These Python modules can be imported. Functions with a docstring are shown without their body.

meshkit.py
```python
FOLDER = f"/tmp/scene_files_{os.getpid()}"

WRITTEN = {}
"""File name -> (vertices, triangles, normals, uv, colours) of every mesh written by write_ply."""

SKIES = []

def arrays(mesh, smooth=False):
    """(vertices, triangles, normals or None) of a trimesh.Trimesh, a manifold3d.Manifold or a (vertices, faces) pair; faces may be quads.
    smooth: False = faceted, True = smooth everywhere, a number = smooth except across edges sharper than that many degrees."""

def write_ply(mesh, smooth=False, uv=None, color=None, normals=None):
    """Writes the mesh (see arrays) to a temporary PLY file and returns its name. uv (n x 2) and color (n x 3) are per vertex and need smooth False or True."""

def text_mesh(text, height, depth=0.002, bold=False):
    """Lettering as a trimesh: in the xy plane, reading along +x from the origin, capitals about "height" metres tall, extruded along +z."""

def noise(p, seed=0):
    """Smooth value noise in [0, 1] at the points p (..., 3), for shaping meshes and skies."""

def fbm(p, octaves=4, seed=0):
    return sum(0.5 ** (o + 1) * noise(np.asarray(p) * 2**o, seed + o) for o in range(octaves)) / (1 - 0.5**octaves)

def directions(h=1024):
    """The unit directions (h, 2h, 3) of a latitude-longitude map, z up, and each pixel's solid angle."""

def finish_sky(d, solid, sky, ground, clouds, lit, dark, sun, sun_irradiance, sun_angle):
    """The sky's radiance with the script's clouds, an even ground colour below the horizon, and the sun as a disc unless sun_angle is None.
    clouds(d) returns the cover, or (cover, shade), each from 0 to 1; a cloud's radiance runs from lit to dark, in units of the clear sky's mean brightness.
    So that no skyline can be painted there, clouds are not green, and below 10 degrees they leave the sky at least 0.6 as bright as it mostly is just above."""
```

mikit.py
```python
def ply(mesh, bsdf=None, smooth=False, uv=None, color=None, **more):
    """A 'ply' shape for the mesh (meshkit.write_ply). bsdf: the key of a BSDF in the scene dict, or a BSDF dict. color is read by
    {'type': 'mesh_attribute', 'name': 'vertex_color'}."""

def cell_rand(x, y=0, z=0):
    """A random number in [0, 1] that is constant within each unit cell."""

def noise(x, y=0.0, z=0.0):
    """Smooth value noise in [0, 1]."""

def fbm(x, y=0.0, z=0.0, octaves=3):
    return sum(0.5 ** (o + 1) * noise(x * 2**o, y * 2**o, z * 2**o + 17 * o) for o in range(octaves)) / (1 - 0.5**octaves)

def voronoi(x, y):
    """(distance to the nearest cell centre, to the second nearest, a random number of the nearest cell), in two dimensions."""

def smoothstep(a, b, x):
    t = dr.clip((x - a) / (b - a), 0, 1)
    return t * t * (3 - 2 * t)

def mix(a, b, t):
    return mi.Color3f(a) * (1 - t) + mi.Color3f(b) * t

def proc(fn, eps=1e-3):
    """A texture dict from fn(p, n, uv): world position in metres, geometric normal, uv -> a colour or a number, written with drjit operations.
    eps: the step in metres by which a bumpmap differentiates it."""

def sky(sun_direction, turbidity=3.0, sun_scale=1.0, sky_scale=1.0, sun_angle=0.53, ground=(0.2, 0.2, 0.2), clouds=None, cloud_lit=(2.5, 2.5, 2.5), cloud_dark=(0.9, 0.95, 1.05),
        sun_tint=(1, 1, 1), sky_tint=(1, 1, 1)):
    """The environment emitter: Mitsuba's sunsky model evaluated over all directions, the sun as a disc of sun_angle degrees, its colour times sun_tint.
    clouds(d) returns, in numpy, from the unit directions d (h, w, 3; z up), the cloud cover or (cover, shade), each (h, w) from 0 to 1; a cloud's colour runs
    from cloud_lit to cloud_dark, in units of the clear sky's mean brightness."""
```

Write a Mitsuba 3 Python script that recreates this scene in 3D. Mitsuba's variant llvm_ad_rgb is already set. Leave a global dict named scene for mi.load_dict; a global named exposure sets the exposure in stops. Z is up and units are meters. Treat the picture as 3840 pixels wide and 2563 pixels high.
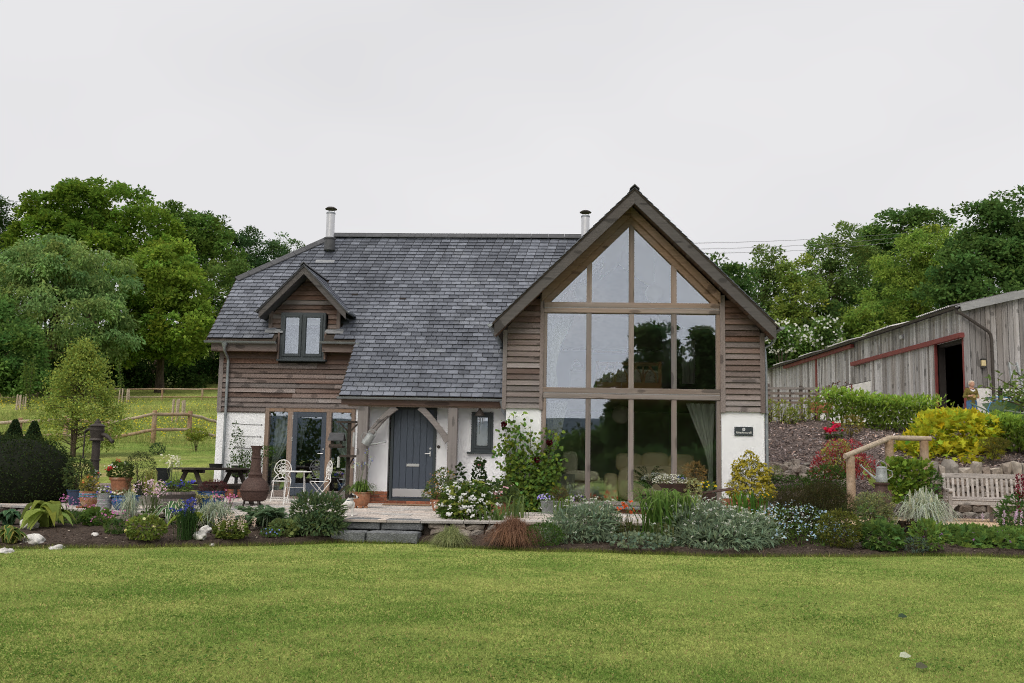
import math
import numpy as np
import drjit as dr
import mitsuba as mi
import trimesh
import shapely
import shapely.geometry as sg
import mikit, meshkit
from mikit import noise, fbm, voronoi, cell_rand, smoothstep, mix, proc

scene, labels = {}, {}
T = mi.ScalarTransform4f

# ---------------------------------------------------------------- camera, sky, exposure
EYE = np.array([0.0, 0.0, 1.373])
PITCH, ROLL, YAW, FOCAL = 0.1206, 0.0189, -0.0587, 3691.95 / 3840
_f = np.array([math.sin(YAW) * math.cos(PITCH), math.cos(YAW) * math.cos(PITCH), math.sin(PITCH)])
_r0 = np.array([math.cos(YAW), -math.sin(YAW), 0.0])
_u0 = np.cross(_r0, _f)
_up = math.cos(ROLL) * _u0 - math.sin(ROLL) * _r0
scene['camera'] = {'type': 'perspective', 'fov': math.degrees(2 * math.atan(0.5 / FOCAL)), 'fov_axis': 'x', 'near_clip': 0.1, 'far_clip': 3000.0,
                   'to_world': T().look_at(origin=EYE.tolist(), target=(EYE + _f).tolist(), up=_up.tolist())}


def overcast(d):
    """A closed grey cloud deck, faintly uneven."""
    n = meshkit.fbm(d * [2.2, 2.2, 4.0] + 5, 4, seed=3)
    return np.ones(d.shape[:2]), np.clip(0.45 + 1.35 * (n - 0.5), 0, 1)


scene['sky_light'] = mikit.sky([-0.22, -0.66, 0.72], turbidity=4, sun_scale=0.54, sun_angle=45, clouds=overcast, cloud_lit=(2.42, 2.41, 2.45), cloud_dark=(1.95, 1.95, 2.02), sun_tint=(0.82, 0.935, 1.10))
exposure = 1.75

# ---------------------------------------------------------------- materials
def rgb(*c):
    return {'type': 'rgb', 'value': list(c)}


VC = {'type': 'mesh_attribute', 'name': 'vertex_color'}


def mat(name, color, rough=0.7, spec=0.4, metal=0.0, bump=None, depth=0.004, **k):
    b = {'type': 'principled', 'base_color': color if isinstance(color, dict) else proc(color) if callable(color) else rgb(*color), 'roughness': rough, 'specular': spec, 'metallic': metal, **k}
    if bump is not None:
        b = {'type': 'bumpmap', 'arbitrary': proc(bump, eps=0.003), 'scale': depth, 'bsdf': b}
    scene['mat_' + name] = {'type': 'twosided', 'bsdf': b}


def wood(brown, grey, axis, fine=1.0, contrast=0.5):
    """Sawn timber: uv.x = a number of the piece, uv.y = how silvered it is."""
    def fn(p, n, uv):
        a, b, c = {'x': (p.x, p.y, p.z), 'z': (p.z, p.y, p.x), 'y': (p.y, p.x, p.z)}[axis]
        o = uv.x * 37.0
        g = fbm(a * 1.3 * fine + o, b * 26 * fine, c * 34 * fine, 3)
        s = fbm(a * 0.5 + o, b * 3 + 9, c * 3 + o, 2)
        w = dr.clip(uv.y + (s - 0.5) * 1.1, 0, 1)
        k = smoothstep(0.74, 0.8, noise(a * 3.1 + o, c * 9.0 + o, 3.3))
        return mix(brown, grey, w) * (1 - contrast * 0.5 + contrast * g) * (0.66 + 0.66 * uv.x) * (1 - 0.45 * k)
    return fn


for ax in 'xyz':
    mat('timber_' + ax, wood((0.120, 0.067, 0.049), (0.215, 0.190, 0.187), ax), 0.75, 0.25)
    mat('oak_' + ax, wood((0.24, 0.155, 0.105), (0.205, 0.186, 0.182), ax), 0.7, 0.3)
mat('barn_wood', wood((0.20, 0.18, 0.172), (0.40, 0.388, 0.398), 'z', 0.8, 0.8), 0.85, 0.2)
mat('pale_wood', lambda p, n, uv: mix((0.30, 0.19, 0.115), (0.40, 0.33, 0.26), dr.clip(uv.y + fbm(p.x * 3, p.y * 3, p.z * 3, 2) - 0.5, 0, 1)) * (0.7 + 0.6 * fbm(p.x * 22 + uv.x * 30, p.y * 22, p.z * 22, 2)), 0.8, 0.2)
mat('dark_wood', lambda p, n, uv: mi.Color3f(0.045, 0.036, 0.03) * (0.55 + 0.9 * fbm(p.x * 18 + uv.x * 30, p.y * 25, p.z * 18, 3)) * (0.7 + 0.6 * uv.x), 0.75, 0.3)
mat('teak', wood((0.33, 0.275, 0.245), (0.42, 0.385, 0.37), 'x'), 0.8, 0.2)
mat('weathered_board', wood((0.085, 0.070, 0.064), (0.098, 0.090, 0.089), 'x'), 0.75, 0.25)
mat('interior_oak', wood((0.30, 0.155, 0.06), (0.30, 0.155, 0.06), 'x'), 0.5, 0.4)


def slate_color(p, n, uv):
    t = uv.x
    base = mix((0.076, 0.084, 0.106), (0.186, 0.202, 0.246), t * t * (3 - 2 * t))
    g = fbm(p.x * 7 + t * 31, p.y * 7, p.z * 9, 4)
    lich = smoothstep(0.62, 0.8, fbm(p.x * 2.3 + 7, p.y * 2.3, p.z * 2.3, 3))
    run = smoothstep(0.50, 0.78, fbm(p.x * 3.2, p.y * 0.35, 5.0, 3))
    return base * (0.72 + 0.56 * g) * (1 - 0.2 * run) + mi.Color3f(0.03, 0.031, 0.03) * lich


mat('slate', slate_color, 0.42, 0.5)
mat('ridge_tile', lambda p, n, uv: mi.Color3f(0.075, 0.077, 0.085) * (0.7 + 0.6 * fbm(p.x * 9, p.y * 9, p.z * 9, 3)) * (0.85 + 0.3 * uv.x), 0.6, 0.4)
mat('render_white', lambda p, n, uv: mi.Color3f(0.825, 0.835, 0.875) * (0.92 + 0.11 * fbm(p.x * 1.5, p.y * 1.5, p.z * 0.7, 4)), 0.9, 0.15)
mat('mortar', lambda p, n, uv: mi.Color3f(0.30, 0.255, 0.21) * (0.7 + 0.6 * fbm(p.x * 20, p.y * 20, p.z * 20, 3)), 0.95, 0.1)
mat('dark_joint', lambda p, n, uv: mi.Color3f(0.055, 0.045, 0.038) * (0.5 + fbm(p.x * 14, p.y * 14, p.z * 14, 3)), 0.95, 0.1)
mat('brick', lambda p, n, uv: mix((0.17, 0.062, 0.04), (0.33, 0.125, 0.075), uv.x) * (0.6 + 0.8 * fbm(p.x * 24 + uv.x * 9, p.y * 24, p.z * 24, 3)), 0.9, 0.15)
mat('granite', lambda p, n, uv: mi.Color3f(0.125, 0.132, 0.14) * (0.45 + 0.75 * fbm(p.x * 5, p.y * 5, p.z * 5, 3) + 0.5 * smoothstep(0.45, 0.75, noise(p.x * 75, p.y * 75, p.z * 75))) * (0.9 + 0.2 * uv.x), 0.75, 0.3, bump=lambda p, n, uv: fbm(p.x * 40, p.y * 40, p.z * 40, 3), depth=0.006)
mat('paving', lambda p, n, uv: mix(mix((0.35, 0.325, 0.305), (0.30, 0.30, 0.30), uv.y), (0.41, 0.355, 0.32), uv.x) * (0.62 + 0.7 * fbm(p.x * 4 + uv.x * 20, p.y * 4, uv.y * 9, 4)), 0.75, 0.3)
mat('field_stone', lambda p, n, uv: mix(mix((0.20, 0.155, 0.13), (0.25, 0.235, 0.215), uv.y), (0.38, 0.335, 0.29), uv.x * uv.x) * (0.45 + 1.05 * fbm(p.x * 13 + uv.x * 20, p.y * 13, p.z * 13, 4)), 0.9, 0.2, bump=lambda p, n, uv: fbm(p.x * 30, p.y * 30, p.z * 30, 3), depth=0.01)
mat('white_stone', lambda p, n, uv: mi.Color3f(0.62, 0.60, 0.575) * (0.35 + 0.95 * fbm(p.x * 16, p.y * 16, p.z * 16, 3)), 0.7, 0.3)
mat('gravel', lambda p, n, uv: mi.Color3f(0.40, 0.30, 0.205) * (0.45 + 0.7 * noise(p.x * 60, p.y * 60, p.z * 60) + 0.4 * fbm(p.x * 2, p.y * 2, 0, 3)), 0.95, 0.1, bump=lambda p, n, uv: noise(p.x * 60, p.y * 60, p.z * 60), depth=0.01)
mat('soil', lambda p, n, uv: mi.Color3f(0.050, 0.038, 0.031) * (0.35 + 0.8 * noise(p.x * 42, p.y * 42, p.z * 42) + 0.6 * fbm(p.x * 5, p.y * 5, p.z * 5, 3)), 0.95, 0.1, bump=lambda p, n, uv: fbm(p.x * 25, p.y * 25, p.z * 25, 3), depth=0.02)


def grass_tint(x, y):
    """How the lawn's colour runs from lush to straw, over metres and decimetres."""
    return fbm(x * 0.8, y * 0.9 + 3, 1.0, 3), fbm(x * 3.1 + 9, y * 3.6, 2.0, 3)


def lawn_color(p, n, uv):
    a, b = grass_tint(p.x, p.y)
    c = mix((0.115, 0.175, 0.034), (0.24, 0.265, 0.075), smoothstep(0.3, 0.75, 0.55 * a + 0.45 * b))
    return c * (0.7 + 0.6 * fbm(p.x * 30, p.y * 30, 0, 2))


def meadow_color(p, n, uv):
    a, b = fbm(p.x * 0.09, p.y * 0.12, 1, 3), fbm(p.x * 0.8, p.y * 1.3, 4, 3)
    c = mix((0.105, 0.155, 0.032), (0.20, 0.225, 0.06), smoothstep(0.3, 0.7, 0.5 * a + 0.5 * b))
    d = smoothstep(0.50, 0.68, fbm(p.x * 0.7 + 4, p.y * 0.9, 7, 3)) * (1 - smoothstep(24.0, 33.0, p.y))
    return mix(c, (0.27, 0.20, 0.11), d * 0.6) * (0.65 + 0.7 * fbm(p.x * 7, p.y * 7, 0, 3))


mat('lawn_turf', lawn_color, 0.95, 0.1)
mat('meadow_turf', meadow_color, 0.95, 0.1)
mat('mulch_ground', lambda p, n, uv: mi.Color3f(0.125, 0.10, 0.094) * (0.35 + 1.2 * noise(p.x * 26, p.y * 26, p.z * 30)), 0.95, 0.1)
mat('zinc', lambda p, n, uv: mi.Color3f(0.30, 0.325, 0.35) * (0.7 + 0.5 * fbm(p.x * 6, p.y * 6, p.z * 6, 3)), 0.42, 0.5, 0.55)
mat('galvanised', lambda p, n, uv: mi.Color3f(0.36, 0.38, 0.385) * (0.55 + 0.8 * fbm(p.x * 15, p.y * 15, p.z * 9, 3)), 0.5, 0.5, 0.45)
mat('lead', lambda p, n, uv: mi.Color3f(0.27, 0.28, 0.30) * (0.65 + 0.6 * fbm(p.x * 11, p.y * 11, p.z * 11, 3)), 0.5, 0.5, 0.3)
mat('steel', (0.62, 0.62, 0.64), 0.3, 0.5, 0.75)
mat('anthracite', lambda p, n, uv: mi.Color3f(0.037, 0.047, 0.055) * (0.92 + 0.16 * fbm(p.x * 5, p.y * 5, p.z * 2, 3)), 0.42, 0.45)
mat('slate_blue_paint', lambda p, n, uv: mi.Color3f(0.052, 0.066, 0.092) * (0.92 + 0.16 * fbm(p.x * 5, p.y * 5, p.z * 2, 3)), 0.4, 0.45)
mat('terracotta', lambda p, n, uv: mix((0.36, 0.165, 0.095), (0.42, 0.30, 0.21), smoothstep(0.5, 0.75, fbm(p.x * 6 + uv.x * 40, p.y * 6, p.z * 9, 3))) * (0.8 + 0.35 * noise(p.x * 25, p.y * 25, p.z * 25)), 0.85, 0.2)
mat('rust_iron', lambda p, n, uv: mix((0.055, 0.027, 0.020), (0.095, 0.060, 0.052), fbm(p.x * 9, p.y * 9, p.z * 5, 4)) * (0.7 + 0.5 * noise(p.x * 40, p.y * 40, p.z * 40)), 0.7, 0.35)
mat('cast_iron', lambda p, n, uv: mi.Color3f(0.042, 0.034, 0.03) * (0.6 + 0.8 * fbm(p.x * 12, p.y * 12, p.z * 12, 3)), 0.6, 0.4)
mat('white_metal', (0.80, 0.79, 0.78), 0.4, 0.5)
mat('hazy_hill_wood', lambda p, n, uv: mi.Color3f(0.045, 0.062, 0.075) * (0.6 + 0.8 * fbm(p.x * 0.03, p.y * 0.03, p.z * 0.05, 4)), 0.95, 0.1)  # bluish woodland with distance haze put into the colour
mat('red_steel', lambda p, n, uv: mi.Color3f(0.15, 0.032, 0.03) * (0.7 + 0.6 * fbm(p.x * 4, p.y * 4, p.z * 4, 3)), 0.6, 0.35)
mat('concrete', lambda p, n, uv: mi.Color3f(0.62, 0.60, 0.59) * (0.7 + 0.45 * fbm(p.x * 1.7, p.y * 1.7, p.z * 1.7, 4)), 0.9, 0.15)
mat('bark', lambda p, n, uv: mi.Color3f(0.10, 0.078, 0.058) * (0.4 + 1.1 * fbm(p.x * 9, p.y * 9, p.z * 3, 3)), 0.95, 0.1)
mat('barn_sheet', lambda p, n, uv: mi.Color3f(0.30, 0.30, 0.31) * (0.7 + 0.5 * fbm(p.x * 0.8, p.y * 0.8, p.z * 3, 3)), 0.6, 0.3)
mat('interior_wall', (0.70, 0.69, 0.67), 0.9, 0.1)
mat('interior_floor', (0.22, 0.15, 0.10), 0.6, 0.3)
mat('interior_dark', (0.035, 0.03, 0.028), 0.8, 0.2)
mat('matte', VC, 0.8, 0.2)
mat('satin', VC, 0.38, 0.5)
mat('glaze', VC, 0.12, 0.6, clearcoat=0.6, clearcoat_gloss=0.9)
scene['mat_leaf'] = {'type': 'principledthin', 'base_color': VC, 'roughness': 0.55, 'diff_trans': 0.9, 'spec_trans': 0.0, 'eta': 1.35}
scene['mat_cloth'] = {'type': 'principledthin', 'base_color': VC, 'roughness': 0.9, 'diff_trans': 0.6, 'spec_trans': 0.0, 'eta': 1.2}
scene['mat_clear_glass'] = {'type': 'thindielectric', 'int_ior': 1.5, 'ext_ior': 1.0}
scene['mat_pane_glass'] = {'type': 'thindielectric', 'int_ior': 3.5, 'ext_ior': 1.0, 'specular_reflectance': rgb(0.84, 0.91, 1.0), 'specular_transmittance': rgb(0.95, 0.97, 0.95)}

# ---------------------------------------------------------------- meshes, names, labels
RNG = np.random.default_rng(7)
UP = np.array([0.0, 0, 1])


def unit(v):
    v = np.asarray(v, float)
    return v / (np.linalg.norm(v, axis=-1, keepdims=True) + 1e-12)


class Mesh:
    def __init__(self):
        self.V, self.F, self.U, self.C, self.n, self.colored = [], [], [], [], 0, False

    def add(self, v, f, c=None, uv=None):
        v = np.asarray(v, float)
        f = np.asarray(f, int)
        if f.shape[1] == 4:
            f = np.vstack([f[:, [0, 1, 2]], f[:, [0, 2, 3]]])
        self.V.append(v)
        self.F.append(f + self.n)
        self.n += len(v)
        self.U.append(np.broadcast_to(RNG.random(2) if uv is None else np.asarray(uv, float), (len(v), 2)))
        self.C.append(np.broadcast_to((0.5, 0.5, 0.5) if c is None else np.asarray(c, float), (len(v), 3)))
        self.colored |= c is not None
        return self

    def arrays(self):
        return np.vstack(self.V), np.vstack(self.F), np.vstack(self.U), np.vstack(self.C)

    def moved(self, m):
        """A copy under the 4 x 4 matrix."""
        o = Mesh()
        m = np.asarray(m, float)
        o.V, o.F, o.U, o.C, o.n, o.colored = [v @ m[:3, :3].T + m[:3, 3] for v in self.V], list(self.F), self.U, self.C, self.n, self.colored
        if np.linalg.det(m[:3, :3]) < 0:
            o.F = [f[:, ::-1] for f in o.F]
        return o


def pose(loc=(0, 0, 0), rz=0.0, s=1.0):
    c, n = math.cos(rz), math.sin(rz)
    m = np.eye(4)
    m[:3, :3] = np.array([[c, -n, 0], [n, c, 0], [0, 0, 1]]) * np.broadcast_to(s, 3)
    m[:3, 3] = loc
    return m


_taken = {}


def fresh(name):
    n = _taken.get(name)
    _taken[name] = 0 if n is None else n + 1
    return name if n is None else '%s_%03d' % (name, n + 1)


LEAF_GAIN = 1.55


def put(key, g, bsdf, smooth=False):
    v, f, u, c = g.arrays()
    if bsdf == 'leaf':
        c = np.clip(c * LEAF_GAIN, 0, 0.9)
    if smooth is not False and smooth is not True:
        m = trimesh.Trimesh(v, f, process=False)
        adj = m.face_adjacency[m.face_adjacency_angles < math.radians(smooth)]
        lab = trimesh.graph.connected_component_labels(adj, node_count=len(f))
        _, first, inv = np.unique(lab.repeat(3) * len(v) + f.ravel(), return_index=True, return_inverse=True)
        src = f.ravel()[first]
        v, u, c, f, smooth = v[src], u[src], c[src], inv.reshape(-1, 3), True
    scene[key] = mikit.ply((v, f), 'mat_' + bsdf, smooth, uv=u, color=c if g.colored else None)
    return key


def thing(name, label, cat=None, group=None, kind=None):
    key = fresh(name)
    labels[key] = {k: v for k, v in (('label', label), ('category', cat), ('group', group), ('kind', kind)) if v}
    return key


def part(parent, name, g, bsdf, smooth=False, label=None, kind=None):
    key = put(fresh(parent + '__' + name), g, bsdf, smooth)
    d = {k: v for k, v in (('label', label), ('kind', kind)) if v}
    if d:
        labels[key] = d
    return key


def thing_part(parent, name):
    return fresh(parent + '__' + name)


def single(name, label, cat, g, bsdf, smooth=False, group=None, kind=None):
    return put(thing(name, label, cat, group, kind), g, bsdf, smooth)


CORNERS = np.array([[x, y, z] for x in (0, 1) for y in (0, 1) for z in (0, 1)], float)
CUBE_F = np.array([[0, 1, 3, 2], [4, 6, 7, 5], [0, 4, 5, 1], [2, 3, 7, 6], [0, 2, 6, 4], [1, 5, 7, 3]])


def _chamfer_faces():
    s = np.array([[x, y, z] for x in (-1, 1) for y in (-1, 1) for z in (-1, 1)], float)
    pts = np.vstack([np.where(np.arange(3) == k, s, s * 0.8) for k in range(3)])
    h = trimesh.Trimesh(pts, trimesh.convex.convex_hull(pts).faces, process=False)
    hull = trimesh.convex.convex_hull(pts)
    idx = np.array([np.argmin(((pts - q) ** 2).sum(1)) for q in hull.vertices])
    return s, idx[hull.faces]


CH_S, CH_F = _chamfer_faces()


def box_vf(size, b=0.0):
    """A box centred at the origin with this size, chamfered by b."""
    h = np.asarray(size, float) / 2
    if b <= 0:
        return (CORNERS * 2 - 1) * h, CUBE_F
    b = min(b, 0.45 * min(size))
    return np.vstack([np.where(np.arange(3) == k, CH_S * h, CH_S * (h - b)) for k in range(3)]), CH_F


def box(g, x0, x1, y0, y1, z0, z1, b=0.0, c=None, uv=None):
    v, f = box_vf((x1 - x0, y1 - y0, z1 - z0), b)
    return g.add(v + [(x0 + x1) / 2, (y0 + y1) / 2, (z0 + z1) / 2], f, c, uv)


def frame(d, up):
    d = unit(d)
    s = np.cross(d, up)
    if np.linalg.norm(s) < 1e-6:
        s = np.cross(d, [1.0, 0, 0])
    s = unit(s)
    return d, s, np.cross(s, d)


def beam(g, p0, p1, w, h, up=UP, b=0.0, c=None, uv=None):
    """A straight timber from p0 to p1 (centre line), w wide sideways, h along up."""
    p0, p1 = np.asarray(p0, float), np.asarray(p1, float)
    d, s, u = frame(p1 - p0, up)
    v, f = box_vf((np.linalg.norm(p1 - p0), w, h), b)
    return g.add((p0 + p1) / 2 + v[:, :1] * d + v[:, 1:2] * s * -1 + v[:, 2:] * u, f, c, uv)


def tube(g, pts, r, n=8, c=None, uv=None, caps=True):
    p = np.asarray(pts, float)
    r = np.broadcast_to(np.asarray(r, float), (len(p),))
    t = unit(np.gradient(p, axis=0))
    a = np.zeros_like(p)
    ref = np.array([0, 0, 1.0]) if abs(t[0, 2]) < 0.9 else np.array([1.0, 0, 0])
    x = unit(np.cross(t[0], ref))
    for i in range(len(p)):
        x = unit(x - t[i] * np.dot(x, t[i]))
        a[i] = x
    b = np.cross(t, a)
    ang = np.arange(n) * 2 * np.pi / n
    v = (p[:, None] + r[:, None, None] * (np.cos(ang)[None, :, None] * a[:, None] + np.sin(ang)[None, :, None] * b[:, None])).reshape(-1, 3)
    i, j = np.meshgrid(np.arange(len(p) - 1), np.arange(n), indexing='ij')
    q = np.stack([i * n + j, i * n + (j + 1) % n, (i + 1) * n + (j + 1) % n, (i + 1) * n + j], -1).reshape(-1, 4)
    f = np.vstack([q[:, [0, 1, 2]], q[:, [0, 2, 3]]])
    if caps:
        m = len(v)
        v = np.vstack([v, p[:1], p[-1:]])
        j = np.arange(n)
        f = np.vstack([f, np.stack([(j + 1) % n, j, j * 0 + m], 1), np.stack([(len(p) - 1) * n + j, (len(p) - 1) * n + (j + 1) % n, j * 0 + m + 1], 1)])
    return g.add(v, f, c, uv)


def lathe(g, prof, at=(0, 0, 0), n=20, c=None, uv=None, sx=1.0, sy=1.0):
    """prof: (radius, height) from one end to the other. c may be one colour per profile point."""
    pr = np.asarray(prof, float)
    ang = np.arange(n) * 2 * np.pi / n
    v = np.stack([pr[:, None, 0] * np.cos(ang) * sx, pr[:, None, 0] * np.sin(ang) * sy, np.broadcast_to(pr[:, None, 1], (len(pr), n))], -1).reshape(-1, 3) + np.asarray(at, float)
    i, j = np.meshgrid(np.arange(len(pr) - 1), np.arange(n), indexing='ij')
    q = np.stack([i * n + j, i * n + (j + 1) % n, (i + 1) * n + (j + 1) % n, (i + 1) * n + j], -1).reshape(-1, 4)
    if c is not None and np.ndim(c) == 2:
        c = np.repeat(np.asarray(c, float), n, 0)
    return g.add(v, q, c, uv)


def prism(g, poly, o, ux, uy, depth, c=None, uv=None):
    """A polygon (2D points or shapely) in the plane o + a ux + b uy, pushed along ux x uy by depth."""
    poly = poly if hasattr(poly, 'geom_type') else sg.Polygon(poly)
    if poly.is_empty or poly.area < 1e-6:
        return g
    for q in getattr(poly, 'geoms', [poly]):
        q = shapely.geometry.polygon.orient(q)
        m = trimesh.creation.extrude_polygon(q, 1.0, engine='earcut')
        v = np.asarray(m.vertices)
        ux_, uy_ = np.asarray(ux, float), np.asarray(uy, float)
        w = np.cross(ux_, uy_)
        f = np.asarray(m.faces)
        g.add(np.asarray(o, float) + v[:, :1] * ux_ + v[:, 1:2] * uy_ + v[:, 2:] * w * depth, f if depth > 0 else f[:, ::-1], c, uv)
    return g


_ICO = {k: trimesh.creation.icosphere(subdivisions=k) for k in (1, 2, 3)}


def ball(g, at, r, k=2, c=None, uv=None, rough=0.0, freq=3.0):
    m = _ICO[k]
    v = np.asarray(m.vertices) * 1.0
    if rough:
        v = v * (1 + rough * (meshkit.noise(v * freq + RNG.random(3) * 50)[:, None] - 0.5) * 2)
    return g.add(v * np.broadcast_to(r, 3) + np.asarray(at, float), m.faces, c, uv)


def _stone_variant(i):
    r = np.random.default_rng(100 + i)
    p = r.normal(size=(22, 3))
    p = np.sign(p) * np.abs(unit(p)) ** 0.55
    p *= 1 + r.uniform(-0.14, 0.06, (22, 1))
    h = trimesh.convex.convex_hull(p / np.abs(p).max(0))
    return np.asarray(h.vertices), np.asarray(h.faces)


STONES = [_stone_variant(i) for i in range(14)]


def stone(g, at, size, rz=0.0, tilt=0.0, uv=None, c=None):
    v, f = STONES[RNG.integers(len(STONES))]
    v = v * np.asarray(size, float) / 2
    ct, st = math.cos(tilt), math.sin(tilt)
    v = np.stack([v[:, 0] * ct + v[:, 2] * st, v[:, 1], -v[:, 0] * st + v[:, 2] * ct], 1)
    cz, sz = math.cos(rz), math.sin(rz)
    v = np.stack([v[:, 0] * cz - v[:, 1] * sz, v[:, 0] * sz + v[:, 1] * cz, v[:, 2]], 1)
    return g.add(v + np.asarray(at, float), f, c, uv)


# ---------------------------------------------------------------- leaves and blades
LEAF = {  # points (along, across, lift) and triangles
    'diamond': (np.array([[0, 0, 0], [0.45, -0.5, 0.08], [1, 0, -0.1], [0.45, 0.5, 0.08]]), np.array([[0, 1, 2], [0, 2, 3]])),
    'oval': (np.array([[0, 0, 0], [0.28, -0.42, 0.07], [0.28, 0.42, 0.07], [0.66, -0.40, 0.05], [0.66, 0.40, 0.05], [1, 0, -0.16], [0.3, 0, 0.0], [0.66, 0, -0.03]]),
             np.array([[0, 1, 6], [0, 6, 2], [1, 3, 7], [1, 7, 6], [6, 7, 4], [6, 4, 2], [3, 5, 7], [7, 5, 4]])),
    'maple': (np.array([[0, 0, 0], [0.12, -0.42, 0.03], [0.33, -0.30, 0.02], [0.55, -0.62, -0.1], [0.58, -0.20, 0], [1.0, 0, -0.15], [0.58, 0.20, 0], [0.55, 0.62, -0.1], [0.33, 0.30, 0.02], [0.12, 0.42, 0.03], [0.35, 0, 0.03]]),
              np.array([[0, 1, 10], [1, 2, 10], [2, 3, 10], [3, 4, 10], [4, 5, 10], [5, 6, 10], [6, 7, 10], [7, 8, 10], [8, 9, 10], [9, 0, 10]])),
    'tri': (np.array([[0, -0.5, 0], [1, 0, -0.08], [0, 0.5, 0]]), np.array([[0, 1, 2]])),
    'round': (np.array([[0, 0, 0], [0.2, -0.45, 0.04], [0.75, -0.42, 0.03], [1, 0, -0.08], [0.75, 0.42, 0.03], [0.2, 0.45, 0.04]]), np.array([[0, 1, 3], [1, 2, 3], [0, 3, 5], [3, 4, 5]])),
    'flower': (np.array([[0.5, 0, -0.1]] + [[0.5 + 0.5 * math.cos(a) * q, 0.5 * math.sin(a) * q, 0.06 * (q > 0.6)] for i in range(10) for a, q in [(i * math.pi / 5, 1.0 if i % 2 == 0 else 0.5)]]),
               np.array([[0, i + 1, (i + 1) % 10 + 1] for i in range(10)])),
}


def leaves(g, P, D, N, L, W, kind='diamond', c=(0.06, 0.1, 0.02)):
    """One leaf per row: base P, direction D, upper side N, length L, width W, colour c."""
    P = np.asarray(P, float)
    D = np.broadcast_to(unit(D), P.shape)
    n = len(P)
    if n == 0:
        return g
    S = unit(np.cross(np.broadcast_to(N, P.shape), D) + 1e-9)
    N = np.cross(D, S)
    t, f = LEAF[kind]
    L, W = np.broadcast_to(L, (n,))[:, None, None], np.broadcast_to(W, (n,))[:, None, None]
    v = P[:, None] + L * (t[None, :, :1] * D[:, None] + t[None, :, 2:] * N[:, None]) + W * t[None, :, 1:2] * S[:, None]
    F = (f[None] + (np.arange(n) * len(t))[:, None, None]).reshape(-1, 3)
    C = np.repeat(np.broadcast_to(np.asarray(c, float), (n, 3)), len(t), 0)
    return g.add(v.reshape(-1, 3), F, np.clip(C, 0.001, 0.95))


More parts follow.
